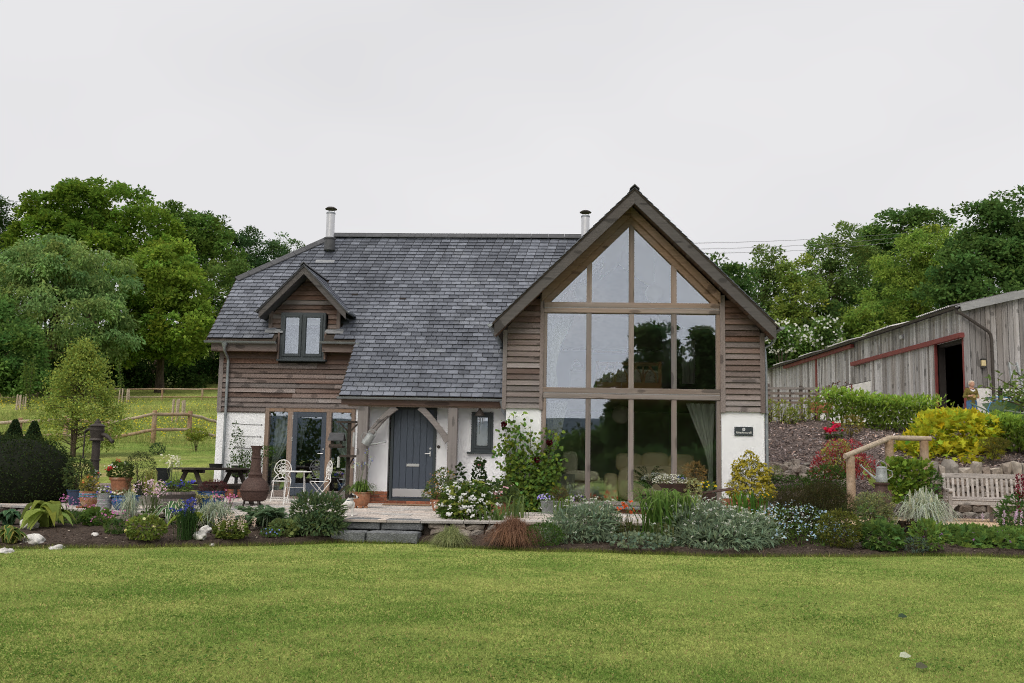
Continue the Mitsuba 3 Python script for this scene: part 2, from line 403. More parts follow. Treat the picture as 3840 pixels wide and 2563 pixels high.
def blades(g, P, A, H, R, W, c, segs=4, droop=1.0, tipc=None, power=2.0):
    """Arching strap leaves: base P, azimuth A, height H, reach R, width W; droop > 1 brings the tips back down."""
    P = np.asarray(P, float)
    n = len(P)
    H, R, W, A, droop = (np.broadcast_to(np.asarray(x, float), (n,)) for x in (H, R, W, A, droop))
    t = np.linspace(0, 1, segs + 1)
    d = np.stack([np.cos(A), np.sin(A), A * 0], 1)
    s = np.stack([-np.sin(A), np.cos(A), A * 0], 1)
    out = R[:, None] * t ** 1.3
    droop = droop * (0.55 + 0.55 * ((A * 7.31) % 1.0))
    e = np.clip(1 - 0.95 * droop, -0.25, 1)[:, None]
    c1 = 2 + 2 * np.sqrt(1 - e) * (e < 1)
    z = H[:, None] * (c1 * t - (c1 - e) * t * t)
    mid = P[:, None] + d[:, None] * out[..., None] + UP * z[..., None]
    w = W[:, None] * np.minimum(1, 0.55 + 1.6 * t) * np.clip(1.02 - t ** 3, 0.03, 1)
    v = np.stack([mid - s[:, None] * w[..., None] / 2, mid + s[:, None] * w[..., None] / 2], 2)
    i = np.arange(segs)
    q = np.stack([2 * i, 2 * i + 1, 2 * i + 3, 2 * i + 2], 1)
    F = (q[None] + (np.arange(n) * 2 * (segs + 1))[:, None, None]).reshape(-1, 4)
    C = np.broadcast_to(np.asarray(c, float), (n, 3))[:, None]
    if tipc is not None:
        C = C + (np.broadcast_to(np.asarray(tipc, float), (n, 3))[:, None] - C) * t[None, :, None] ** 2
    C = np.broadcast_to(C, (n, segs + 1, 3))
    return g.add(v.reshape(-1, 3), F, np.clip(np.repeat(C.reshape(-1, 3), 2, 0), 0.001, 0.95))


def tint(base, n, var=0.2, hue=0.12, r=RNG):
    """n colours round a base colour: brightness and warmth vary."""
    b = np.asarray(base, float)
    k = np.exp(r.normal(0, var, (n, 1)))
    w = r.normal(0, hue, (n, 1))
    return np.clip(b * k * np.hstack([1 + w, 1 + 0 * w, 1 - w]), 0.002, 0.9)


def rand_dirs(n, r=RNG, up=0.0):
    d = unit(r.normal(size=(n, 3)))
    d[:, 2] += up
    return unit(d)


def fill_blobs(blobs, n, r=RNG, shell=0.55):
    """Points in a union of ellipsoids (cx, cy, cz, rx, ry, rz), most of them near the surface, with outward directions."""
    b = np.asarray(blobs, float)
    w = (b[:, 3] * b[:, 4] * b[:, 5]) ** (2 / 3)
    k = r.choice(len(b), n, p=w / w.sum())
    d = unit(r.normal(size=(n, 3)))
    q = np.where(r.random(n) < shell, r.uniform(0.82, 1.03, n), r.random(n) ** (1 / 3))
    return b[k, :3] + d * q[:, None] * b[k, 3:], unit(d / b[k, 3:]), k


def bush(g, blobs, n, L, W, base, kind='oval', up=0.5, var=0.22, hue=0.1, shell=0.6, clump=0.25, r=RNG, flop=0.6):
    """Foliage of single leaves over a union of ellipsoids."""
    P, D, k = fill_blobs(blobs, n, r, shell)
    keep = P[:, 2] > min(b[2] - b[5] for b in blobs) * 0 - 9
    dirs = unit(D + flop * r.normal(size=P.shape) + [0, 0, up * 0.3])
    nor = unit(r.normal(size=P.shape) * 0.6 + D * 0.5 + [0, 0, up + 0.2])
    m = meshkit.noise(P / max(clump, 1e-3) + 11)
    c = tint(base, n, var, hue, r) * (0.75 + 0.5 * m)[:, None]
    return leaves(g, P, dirs, nor, L * r.uniform(0.7, 1.25, n), W * r.uniform(0.75, 1.2, n), kind, c)

# ---------------------------------------------------------------- the house
ZT = 0.362                      # terrace level
HOUSE = thing('house', 'white rendered country house with slate roof, timber cladding and a tall glazed gable', 'house')
K = 0.966                       # fall of the main roof
YE, ZE = 23.35, 4.165           # its eaves on the left
def roof_z(y):
    return ZE + K * (y - YE)
YR, ZR = 26.9, roof_z(26.9)
YP, ZP = 21.9, roof_z(21.9)     # eaves of the porch slope
XL, XP, XW, XR = -8.84, -5.17, -1.28, 3.94
XH, YH, ZH = -8.84, 25.23, roof_z(25.23)   # foot of the half hip
XRL = -6.62
WX, WZ, WK = 1.29, 6.94, 0.985  # ridge of the gabled wing
YW, YB = 20.15, 19.66           # its glazed front and its bargeboards
def wing_z(x):
    return WZ - WK * abs(x - WX)

# walls
g = Mesh()
box(g, -8.60, -7.40, 23.73, 24.0, 0.64, 2.50)
part(HOUSE, 'white_wall', g, 'render_white')
g = Mesh()
box(g, -4.72, -4.10, 22.405, 22.65, 0.62, 2.95); box(g, -3.0, -1.25, 22.40, 22.65, 0.62, 2.95); box(g, -4.10, -3.0, 22.41, 22.65, 2.56, 2.95)
box(g, -4.725, -4.55, 22.66, 23.9, 0.3, 2.95); box(g, -5.165, -4.73, 23.735, 23.9, 0.3, 2.56)
part(HOUSE, 'white_wall', g, 'render_white')
for x0, x1 in ((-1.28, -0.552), (3.075, 3.945)):
    g = Mesh(); box(g, x0, x1, YW, YW + 0.3, 0.70, 2.46, b=0.015)
    part(HOUSE, 'white_wall', g, 'render_white')
g = Mesh()
box(g, -8.60, -8.40, 24.0, 29.9, 0.3, 4.2); box(g, -8.60, 3.9, 29.7, 29.9, 0.3, 4.2); box(g, 3.72, 3.94, YW + 0.3, 29.9, 0.3, 4.0); box(g, -1.28, -1.10, YW + 0.3, 22.4, 0.3, 3.9)
prism(g, [(23.8, 4.19), (29.9, 4.19), (YR, ZR - 0.15)], (1.95, 0, 0), (0, 1, 0), (0, 0, 1), 0.2)
prism(g, [(23.8, 4.19), (29.9, 4.19), (29.9 - 1.4, 5.5), (23.8 + 1.6, 5.7)], (-8.6, 0, 0), (0, 1, 0), (0, 0, 1), 0.2)
part(HOUSE, 'outer_wall', g, 'render_white')
g = Mesh()  # cladding battens and sheathing behind the boards
box(g, -8.58, -7.10, 23.76, 23.98, 2.5, 4.30); box(g, -5.95, -5.0, 23.76, 23.98, 2.5, 4.30); box(g, -7.10, -5.95, 23.76, 23.98, 2.5, 3.70)
for s in (-1, 1):
    xa, xb = (-1.26, -0.56) if s < 0 else (3.085, 3.92)
    prism(g, [(xa, 2.46), (xb, 2.46), (xb, wing_z(xb) - 0.3), (xa, wing_z(xa) - 0.3)], (0, YW + 0.24, 0), (1, 0, 0), (0, 0, 1), 0.2)
part(HOUSE, 'sheathing', g, 'interior_dark')

# brick plinth: mortar core and single bricks
pl = part(HOUSE, 'brick_plinth', box(box(box(box(box(Mesh(), -4.71, -4.09, 22.42, 22.6, 0.2, 0.635), -3.01, -1.24, 22.42, 22.6, 0.2, 0.635), -4.09, -3.01, 22.36, 22.6, 0.2, 0.44), -1.27, 3.93, YW + 0.03, YW + 0.3, 0.2, 0.468), 3.09, 3.93, YW + 0.015, YW + 0.3, 0.468, 0.705), 'mortar')
pl2 = part(HOUSE, 'brick_plinth', box(Mesh(), -8.58, -7.40, 23.745, 23.95, 0.2, 0.655), 'mortar')
def brick_run(x0, x1, y, z0, z1):
    for r in range(int(round((z1 - z0) / 0.0765))):
        x = x0 - (0.1125 if r % 2 else 0)
        while x < x1 - 0.03:
            a, b = max(x, x0), min(x + 0.215, x1)
            if b - a > 0.03:
                part(pl, 'brick', box(Mesh(), a, b, y, y + 0.07, z0 + r * 0.0765 + 0.008, z0 + (r + 1) * 0.0765 - 0.003, b=0.004), 'brick')
            x += 0.225
brick_run(-8.58, -7.40, 23.732, 0.35, 0.65)
brick_run(-4.72, -4.09, 22.402, 0.33, 0.63)
brick_run(-3.01, -1.26, 22.402, 0.33, 0.63)
brick_run(-4.09, -3.01, 22.342, 0.355, 0.435)
brick_run(-1.27, 3.06, YW + 0.015, 0.318, 0.47)
brick_run(3.075, 3.945, YW + 0.002, 0.318, 0.70)
brick_run(-1.28, -0.56, YW + 0.002, 0.47, 0.70)

# weatherboards
def board(parent, y, z, xa, xb, xa2=None, xb2=None, h=0.138, grey=0.5, t=0.052):
    """A feather-edged board: proud at its foot; xa2, xb2 are its ends at the top."""
    xa2, xb2 = xa if xa2 is None else xa2, xb if xb2 is None else xb2
    if xb - xa < 0.03 or xb2 - xa2 < -0.001:
        return
    v = [[xa, y - t, z], [xb, y - t, z], [xb, y, z], [xa, y, z], [xa2, y - 0.008, z + h], [xb2, y - 0.008, z + h], [xb2, y + 0.004, z + h], [xa2, y + 0.004, z + h]]
    part(parent, 'weatherboard', Mesh().add(v, [[0, 3, 2, 1], [4, 5, 6, 7], [0, 1, 5, 4], [1, 2, 6, 5], [2, 3, 7, 6], [3, 0, 4, 7]], uv=(RNG.random(), np.clip(grey + RNG.normal(0, 0.22), 0, 1))), 'timber_x')
CL = part(HOUSE, 'cladding', box(box(Mesh(), -8.60, -7.40, 23.70, 23.75, 2.428, 2.452), -7.38, -4.76, 23.69, 23.76, 2.552, 2.572, uv=(0.4, 0.8)), 'timber_x')
z, i = 2.45, 0
while z < 4.22:
    gr = np.interp(z, [2.4, 2.8, 3.5, 4.2], [0.95, 0.75, 0.45, 0.0])
    cut = -6.5 + RNG.uniform(-0.5, 0.9)
    if z < 2.57:
        board(CL, 23.735, z, -8.50, -7.40, grey=gr); board(CL, 23.735, 2.57, -7.39, -4.76, grey=gr, h=0.115)
        z += 0.118 + 0.002
        continue
    if z > 3.69 - 0.13:
        board(CL, 23.735, z, -8.50, -7.135, grey=gr); board(CL, 23.735, z, -5.955, -4.9, grey=gr)
    else:
        board(CL, 23.735, z, -8.50, cut, grey=gr); board(CL, 23.735, z, cut + 0.004, -4.9, grey=gr)
    z += 0.1185
part(CL, 'corner_board', box(Mesh(), -8.605, -8.50, 23.685, 23.80, 2.43, 4.18, uv=(0.5, 0.75)), 'timber_z')
def wing_cladding(xa, xb):
    z = 2.445
    while z < 5.2:
        top = z + 0.138
        lim = lambda zz: (max(xa, WX - (WZ - 0.27 - zz) / WK), min(xb, WX + (WZ - 0.27 - zz) / WK))
        (a, b), (a2, b2) = lim(z), lim(top)
        board(CL, YW - 0.004, z, a, b, a2, b2, grey=float(np.interp(z, [2.4, 3.2, 4.1, 4.7], [1.0, 0.75, 0.5, 0.15])))
        z += 0.1185
wing_cladding(-1.275, -0.605)
wing_cladding(3.165, 3.86)
for xa, xb, zt_ in ((-1.365, -1.28, wing_z(-1.365) - 0.27), (-0.605, -0.53, wing_z(-0.6) - 0.27), (3.065, 3.165, wing_z(3.165) - 0.27), (3.86, 3.955, wing_z(3.955) - 0.27)):
    part(CL, 'corner_board', box(Mesh(), xa, xb, YW - 0.055, YW + 0.10, 2.42, zt_, b=0.004, uv=(RNG.random() * 0.6 + 0.3, 0.75)), 'timber_z')

# roof: boarding, slates, ridge and hip tiles
d = Mesh()
fall = lambda x0, x1, y0, y1, off: [[x0, y0, roof_z(y0) + off], [x1, y0, roof_z(y0) + off], [x1, y1, roof_z(y1) + off], [x0, y1, roof_z(y1) + off]]
for x0, x1, y0, y1 in ((XL + 0.02, -7.13, YE + 0.02, YH), (-7.13, -5.95, 23.74, YH), (-5.95, XP + 0.01, YE + 0.02, YH), (XP + 0.01, XW, YP + 0.02, YH), (XW, 2.2, 23.3, YH)):
    a = np.array(fall(x0, x1, y0, y1, -0.035)); b = a + [0, 0.04, -0.06]
    d.add(np.vstack([a, b]), [[0, 1, 2, 3], [7, 6, 5, 4], [0, 4, 5, 1], [1, 5, 6, 2], [2, 6, 7, 3], [3, 7, 4, 0]])
a = np.array([[XH, YH, ZH - 0.035], [2.2, YH, ZH - 0.035], [2.2, YR, ZR - 0.035], [XRL, YR, ZR - 0.035]])
d.add(np.vstack([a, a - [0, 0, 0.07]]), [[0, 1, 2, 3], [7, 6, 5, 4], [0, 4, 5, 1], [2, 6, 7, 3]])
YBK = 2 * YR - YE
a = np.array([[XL, YBK, ZE - 0.035], [2.2, YBK, ZE - 0.035], [2.2, YR, ZR - 0.035], [XRL, YR, ZR - 0.035], [XH, 2 * YR - YH, ZH - 0.035], [XH, YH, ZH - 0.035]])
d.add(a, [[3, 2, 1], [3, 1, 4], [4, 1, 0]]); d.add(a, [[3, 4, 5]])
ROOF = part(HOUSE, 'roof', d, 'dark_joint')
dormer_x, dormer_w, dormer_zr = -6.475, 1.07, 5.98
def covered(x, y, z):
    """Roof that the dormer or the wing hides."""
    if y > 23.3 and z < dormer_zr - 0.06 - abs(x - dormer_x) * 1.03 and abs(x - dormer_x) < 0.86 and z > 4.3:
        return True
    if -7.13 < x < -5.95 and y < 23.74:
        return True
    return x > XW - 0.01 and z < wing_z(x) + 0.02 and y > 19
def slate_vf(x0, x1, y0, e, thick):
    """One slate: foot at y0, length e along the fall, kicked up over the course below."""
    c, s = 1 / math.hypot(1, K), K / math.hypot(1, K)
    nrm = np.array([0, -s, c])
    z0 = roof_z(y0)
    p = [np.array([x, y0 + c * t, z0 + s * t]) + nrm * o for x, t, o in ((x0, 0, 0.024), (x1, 0, 0.024), (x1, e, -0.004), (x0, e, -0.004))]
    q = [a - nrm * thick for a in p]
    return np.array(p + q), np.array([[0, 1, 2, 3], [0, 4, 5, 1], [1, 5, 6, 2], [3, 7, 4, 0]])
E_, SW = 0.161, 0.25
cs = 1 / math.hypot(1, K)
many, near = Mesh(), []
r = np.random.default_rng(21)
for row in range(int((YR - YP) / cs / E_)):
    y0 = YP + row * E_ * cs
    z0 = roof_z(y0)
    if y0 < YE - 0.02:
        xa, xb = XP, XW - 0.02
    else:
        xa, xb = (XL if y0 < YH else XL + (y0 - YH) / (YR - YH) * (XRL - XL)), 3.8
        if y0 > YE: xb = min(xb, WX - (WZ - z0) / WK + 0.3)
    x = xa - (0.5 * SW if row % 2 else 0) + (0.0 if y0 < YE else 0.0)
    tone_row = r.normal(0, 0.04)
    while x < xb:
        a, b = max(x, xa) + 0.006 + r.uniform(0, 0.003), min(x + SW, xb) - 0.006
        x += SW
        if b - a < 0.03 or covered((a + b) / 2, y0 + 0.03, z0) or covered((a + b) / 2, y0 + E_ * cs, z0 + E_ * K * cs):
            continue
        v, f = slate_vf(a, b, y0 + r.uniform(-0.004, 0.004), E_ + 0.03, 0.016)
        patch = float(meshkit.fbm(np.array([a * 0.9, y0 * 1.2, 3.0]), 3, seed=4))
        uv = (float(np.clip(0.42 + tone_row + r.normal(0, 0.2) + 1.0 * (patch - 0.5), 0, 1)), r.random())
        if len(near) < 300:
            near.append(part(ROOF, 'slate', Mesh().add(v, f, uv=uv), 'slate'))
        else:
            many.add(v, f, uv=uv)
part(ROOF, 'upper_slates', many, 'slate', kind='stuff')
def cap(parent, p0, p1, up, w=0.17, step=0.46):
    p0, p1 = np.array(p0), np.array(p1)
    L = np.linalg.norm(p1 - p0); n = max(1, int(round(L / step)))
    dd, ss, uu = frame(p1 - p0, np.array(up, float))
    for i in range(n):
        a, b = p0 + dd * (L * i / n + 0.004), p0 + dd * (L * (i + 1) / n - 0.004)
        v = []
        for q in (a, b):
            v += [q - ss * w - uu * w * 0.62, q + uu * 0.03, q + ss * w - uu * w * 0.62, q + ss * w - uu * (w * 0.62 + 0.022), q + uu * 0.008, q - ss * w - uu * (w * 0.62 + 0.022)]
        f = [[k, (k + 1) % 6, (k + 1) % 6 + 6, k + 6] for k in range(6)] + [[0, 5, 4, 1], [1, 4, 3, 2], [6, 7, 10, 11], [7, 8, 9, 10]]
        part(parent, 'ridge_tile', Mesh().add(v, np.array(f)[:, ::-1]), 'ridge_tile')
cap(ROOF, (XRL - 0.05, YR, ZR + 0.05), (0.3, YR, ZR + 0.05), UP)
cap(ROOF, (XH - 0.02, YH, ZH + 0.06), (XRL, YR, ZR + 0.055), (-0.4, -0.3, 1), w=0.13, step=0.36)
part(ROOF, 'verge_strip', beam(Mesh(), (XL + 0.01, YE, ZE - 0.03), (XL + 0.01, YH, ZH - 0.03), 0.02, 0.07), 'dark_joint')
part(ROOF, 'verge_strip', beam(Mesh(), (XP + 0.012, YP, ZP - 0.04), (XP + 0.012, YE, ZE - 0.04), 0.02, 0.09), 'dark_joint')
for u in ((-5.62, 24.75), (-4.35, 24.62)):
    part(ROOF, 'roof_vent', box(Mesh(), u[0], u[0] + 0.17, u[1], u[1] + 0.07, roof_z(u[1]) - 0.01, roof_z(u[1]) + 0.06, b=0.01), 'interior_dark')
g = Mesh(); y0 = 25.9
beam(g, (-6.9, y0, roof_z(y0) + 0.024), (-6.38, y0, roof_z(y0) + 0.024), 0.16, 0.006, (0, -K, 1))
part(ROOF, 'lead_flashing', g, 'lead')
g = Mesh(); beam(g, (-1.62, 23.1, roof_z(23.1) + 0.022), (-1.22, 23.15, roof_z(23.15) + 0.03), 0.16, 0.006, (0, -K, 1))
part(ROOF, 'lead_flashing', g, 'lead')

# flues
def flue(x, y, z0, z1):
    F = part(HOUSE, 'flue', lathe(Mesh(), [(0.0, z0 - 0.3), (0.115, z0 - 0.3), (0.115, z1), (0.095, z1), (0.095, z1 - 0.05), (0, z1 - 0.05)], (x, y, 0), 20), 'steel', 40)
    part(F, 'flue_base', lathe(Mesh(), [(0.150, z0 - 0.3), (0.146, z0), (0.165, z0 + 0.005), (0.165, z0 + 0.045), (0.118, z0 + 0.05), (0.117, z0 + 0.02)], (x, y, 0), 20), 'ridge_tile', 40)
    part(F, 'collar', lathe(Mesh(), [(0.118, z1 - 0.05), (0.126, z1 - 0.045), (0.126, z1 - 0.01), (0.118, z1 - 0.005)], (x, y, 0), 20), 'zinc', 40)
    g = Mesh()
    for k in range(3):
        a = k * 2.1 + 0.4
        tube(g, [(x + 0.09 * math.cos(a), y + 0.09 * math.sin(a), z1 - 0.03), (x + 0.09 * math.cos(a), y + 0.09 * math.sin(a), z1 + 0.1)], 0.007, 5)
    lathe(g, [(0.0, z1 + 0.085), (0.16, z1 + 0.085), (0.165, z1 + 0.10), (0.10, z1 + 0.145), (0.0, z1 + 0.16)], (x, y, 0), 20)
    part(F, 'cowl', g, 'cast_iron', 40)
flue(-6.62, 26.25, roof_z(26.25) + 0.36, 8.09)
flue(0.41, 27.2, 7.45, 8.27)

# bargeboards, fascias, soffits
def slope_board(parent, name, x0, z0, x1, z1, y, t, h, bsdf, uv, dz=0.0):
    """A board whose top edge runs from (x0, z0) to (x1, z1) in a plane y, h deep measured plumb."""
    return part(parent, name, prism(Mesh(), [(x0, z0 - h), (x1, z1 - h), (x1, z1), (x0, z0)], (0, y + t, 0), (1, 0, 0), (0, 0, 1), t, uv=uv), bsdf)
xt = 2.81
slope_board(HOUSE, 'bargeboard', WX - xt, WZ - WK * xt - 0.03, WX, WZ - 0.03, YB, 0.03, 0.285, 'weathered_board', (0.5, 0.95))
slope_board(HOUSE, 'bargeboard', WX + 0.001, WZ - 0.03, WX + xt, WZ - WK * xt - 0.03, YB, 0.03, 0.285, 'weathered_board', (0.42, 0.95))
for s in (-1, 1):
    g = Mesh(); n = 9                                                # soffit boards under the overhang
    for i in range(34):
        x0, x1 = i * 0.083, i * 0.083 + 0.079
        beam(g, (WX + s * (x0 + x1) / 2, YB + 0.03, WZ - 0.25 - WK * (x0 + x1) / 2), (WX + s * (x0 + x1) / 2, YW + 0.05, WZ - 0.25 - WK * (x0 + x1) / 2), 0.11, 0.016, (s * WK, 0, 1), uv=(0.3 + 0.3 * RNG.random(), 0.15))
    part(HOUSE, 'soffit', g, 'timber_y')
    # wing roof: deck, slates along the verge and over the slope
    v = [[WX, YB - 0.02, WZ], [WX + s * 2.86, YB - 0.02, WZ - WK * 2.86], [WX + s * 2.86, 29.0, WZ - WK * 2.86], [WX, 29.0, WZ]]
    lim = 23.35 if s < 0 else 29.0
    WR = thing_part(HOUSE, 'wing_roof')
    g = Mesh()
    for t0, t1, ya, yb in ((0, 2.86, YB - 0.02, 28.0),) if s > 0 else ((0, 2.86, YB - 0.02, 22.6), (0, 0.5, 22.6, 26.1), (0.5, 1.9, 25.0 if s < 0 else 25.4, 25.6), (1.9, 2.86, 22.6, 23.6 if s < 0 else 28.0), (0.5, 1.9, 22.58, 22.62)):
        p = np.array([[WX + s * t0, ya, WZ - WK * t0], [WX + s * t1, ya, WZ - WK * t1], [WX + s * t1, yb, WZ - WK * t1], [WX + s * t0, yb, WZ - WK * t0]])
        g.add(np.vstack([p, p - [0, 0, 0.04]]), [[0, 1, 2, 3], [4, 7, 6, 5], [0, 4, 5, 1], [1, 5, 6, 2], [2, 6, 7, 3], [3, 7, 4, 0]])
    put(WR, g, 'dark_joint')
    if s < 0: part(WR, 'rooflight', Mesh().add([[WX + s * 0.5, 22.6, WZ - WK * 0.5 - 0.02], [WX + s * 1.9, 22.6, WZ - WK * 1.9 - 0.02], [WX + s * 1.9, 25.4, WZ - WK * 1.9 - 0.02], [WX + s * 0.5, 25.4, WZ - WK * 0.5 - 0.02]], [[0, 1, 2, 3]]), 'clear_glass')  # added opening, unseen from the lawn, to brighten the upstairs room
    g = Mesh()
    nx, nz = s * WK / math.hypot(1, WK), 1 / math.hypot(1, WK)
    for i in range(int(4.0 / E_)):
        t0 = i * E_
        for j in range(1 if s > 0 else 12):
            y0 = YB - 0.04 + j * SW - (SW / 2 if i % 2 and j else 0)
            y1 = YB - 0.04 + (j + 1) * SW - 0.004 - (SW / 2 if i % 2 else 0)
            xa, za = WX + s * (t0 * nz), WZ - t0 * abs(nx)
            xb, zb = WX + s * ((t0 + E_ + 0.03) * nz), WZ - (t0 + E_ + 0.03) * abs(nx)
            up0, up1 = np.array([nx, 0, nz]) * 0.006, np.array([nx, 0, nz]) * 0.024
            p = np.array([[xa, y0, za] + up0, [xb, y0, zb] + up1, [xb, y1, zb] + up1, [xa, y1, za] + up0])
            q = p - np.array([nx, 0, nz]) * 0.009
            g.add(np.vstack([p, q]), [[0, 1, 2, 3], [0, 4, 5, 1], [1, 5, 6, 2], [4, 7, 6, 5]], uv=RNG.random(2) * 0.8)
    part(WR, 'wing_slates', g, 'slate', kind='stuff')
cap(HOUSE, (WX, YB - 0.05, WZ + 0.05), (WX, 26.1, WZ + 0.05), UP, w=0.10)
g = Mesh(); box(g, XL + 0.12, -7.10, YE + 0.04, YE + 0.07, ZE - 0.26, ZE - 0.07, uv=(0.4, 0.5))
part(HOUSE, 'fascia', g, 'timber_x')
part(HOUSE, 'fascia', box(Mesh(), -5.98, XP - 0.02, YE + 0.04, YE + 0.07, ZE - 0.26, ZE - 0.07, uv=(0.5, 0.5)), 'timber_x')
g = Mesh(); box(g, XL + 0.12, -7.10, YE + 0.07, 23.74, ZE - 0.255, ZE - 0.235, uv=(0.3, 0.1))
part(HOUSE, 'soffit', g, 'timber_x')
part(HOUSE, 'soffit', box(Mesh(), -5.98, XP - 0.02, YE + 0.07, 23.74, ZE - 0.255, ZE - 0.235, uv=(0.3, 0.1)), 'timber_x')
part(HOUSE, 'fascia', box(Mesh(), XP + 0.05, XW - 0.03, YP + 0.045, YP + 0.075, ZP - 0.20, ZP - 0.05, uv=(0.5, 0.35)), 'timber_x')
part(HOUSE, 'porch_beam', box(Mesh(), -4.98, XW - 0.02, YP + 0.09, YP + 0.24, ZP - 0.23, ZP - 0.09, uv=(0.5, 0.6)), 'oak_x')
part(HOUSE, 'soffit', box(Mesh(), XP + 0.05, XW - 0.01, YP + 0.24, 22.42, ZP - 0.12, ZP - 0.10, uv=(0.3, 0.3)), 'timber_x')

# gutters and downpipes
def gutter(p0, p1, r=0.055, end=True):
    p0, p1 = np.array(p0, float), np.array(p1, float)
    dd, ss, uu = frame(p1 - p0, UP)
    a = np.linspace(math.pi, 2 * math.pi, 9)
    prof = [(math.cos(t) * r, math.sin(t) * r) for t in a] + [(math.cos(t) * (r - 0.006), math.sin(t) * (r - 0.006)) for t in a[::-1]]
    v = np.array([q + ss * x + uu * z for q in (p0, p1) for x, z in prof]); n = len(prof)
    f = [[i, (i + 1) % n, (i + 1) % n + n, i + n] for i in range(n)]
    g = Mesh().add(v, f)
    for q in (p0, p1):
        m = [q + ss * x + uu * z for x, z in prof[:9]] + [q]
        g.add(m, [[i, i + 1, 9] for i in range(8)] + [[i + 1, i, 9] for i in range(8)])
    G = part(HOUSE, 'gutter', g, 'zinc', 35)
    L = np.linalg.norm(p1 - p0)
    for i in range(1, int(L / 0.8) + 1):
        c = p0 + dd * min(i * 0.8, L - 0.1)
        v2 = np.array([c + dd * o + ss * x * 1.12 + uu * z * 1.12 for o in (-0.012, 0.012) for x, z in prof])
        part(G, 'bracket', Mesh().add(v2, f), 'zinc')
gutter((XL - 0.02, YE - 0.045, ZE - 0.03), (-7.10, YE - 0.045, ZE - 0.035))
gutter((-6.02, YE - 0.045, ZE - 0.02), (XP + 0.02, YE - 0.045, ZE - 0.025))
gutter((XP - 0.03, YP - 0.045, ZP - 0.03), (XW - 0.01, YP - 0.045, ZP - 0.035))
gutter((WX - 2.90, YB - 0.02, 4.11), (WX - 2.90, 23.2, 4.09))
gutter((WX + 2.92, YB - 0.06, 4.11), (WX + 2.92, 29.0, 4.09))
def downpipe(pts, r=0.034, clips=()):
    G = part(HOUSE, 'downpipe', tube(Mesh(), pts, r, 10), 'zinc', 40)
    p = np.array(pts[0])
    part(G, 'hopper', lathe(Mesh(), [(0.036, -0.10), (0.038, -0.08), (0.07, 0.0), (0.07, 0.03)], p, 12), 'zinc', 35)
    for q in clips:
        part(G, 'pipe_clip', lathe(Mesh(), [(0.034, -0.02), (0.041, -0.02), (0.041, 0.02), (0.034, 0.02)], q, 12), 'zinc')
xd = -8.36
downpipe([(xd, 23.31, 4.06), (xd, 23.31, 3.95), (xd, 23.36, 3.88), (xd, 23.58, 3.76), (xd, 23.63, 3.68), (xd, 23.64, 2.4), (xd, 23.64, 0.40)], clips=[(xd, 23.64, 3.2), (xd, 23.64, 2.36), (xd, 23.64, 1.1)])
downpipe([(-1.47, 21.86, 2.66), (-1.47, 21.86, 2.56), (-1.46, 21.95, 2.46), (-1.40, 22.28, 2.36), (-1.39, 22.34, 2.28), (-1.39, 22.34, 0.4)], clips=[(-1.39, 22.34, 2.0), (-1.39, 22.34, 1.0)])
downpipe([(WX + 2.92, 20.5, 4.0), (WX + 2.92, 20.5, 3.92), (WX + 2.87, 20.5, 3.86), (WX + 2.74, 20.5, 3.79), (4.02, 20.44, 3.70), (4.01, 20.30, 3.4), (4.01, 20.25, 0.4)], clips=[(4.01, 20.25, 2.44), (4.01, 20.25, 1.1)])
downpipe([(XP + 0.08, 23.31, 4.09), (XP + 0.08, 23.31, 3.98), (XP + 0.1, 23.40, 3.90), (XP + 0.12, 23.5, 3.75)])

# ---------------------------------------------------------------- dormer, windows, doors, porch, glazed gable
def frame_xz(g, x0, x1, z0, z1, y0, y1, w, wb=None, b=0.004, uv=None):
    """Four members of a frame, butted."""
    wb = wb or w
    box(g, x0, x0 + w, y0, y1, z0, z1, b, uv=uv); box(g, x1 - w, x1, y0, y1, z0, z1, b, uv=uv)
    box(g, x0 + w, x1 - w, y0 + 0.002, y1, z1 - w, z1, b, uv=uv); box(g, x0 + w, x1 - w, y0 + 0.002, y1, z0, z0 + wb, b, uv=uv)
    return g
def sheet(x0, x1, z0, z1, y):
    return Mesh().add([[x0, y, z0], [x1, y, z0], [x1, y, z1], [x0, y, z1]], [[0, 1, 2, 3]], uv=(0.5, 0.5))
def casement(parent, x0, x1, z0, z1, y, bsdf='anthracite'):
    S = part(parent, 'casement', frame_xz(frame_xz(Mesh(), x0, x1, z0, z1, y, y + 0.06, 0.055, 0.06), x0 + 0.055, x1 - 0.055, z0 + 0.06, z1 - 0.055, y + 0.012, y + 0.05, 0.014), bsdf)
    part(S, 'pane', sheet(x0 + 0.06, x1 - 0.06, z0 + 0.065, z1 - 0.06, y + 0.03), 'pane_glass')

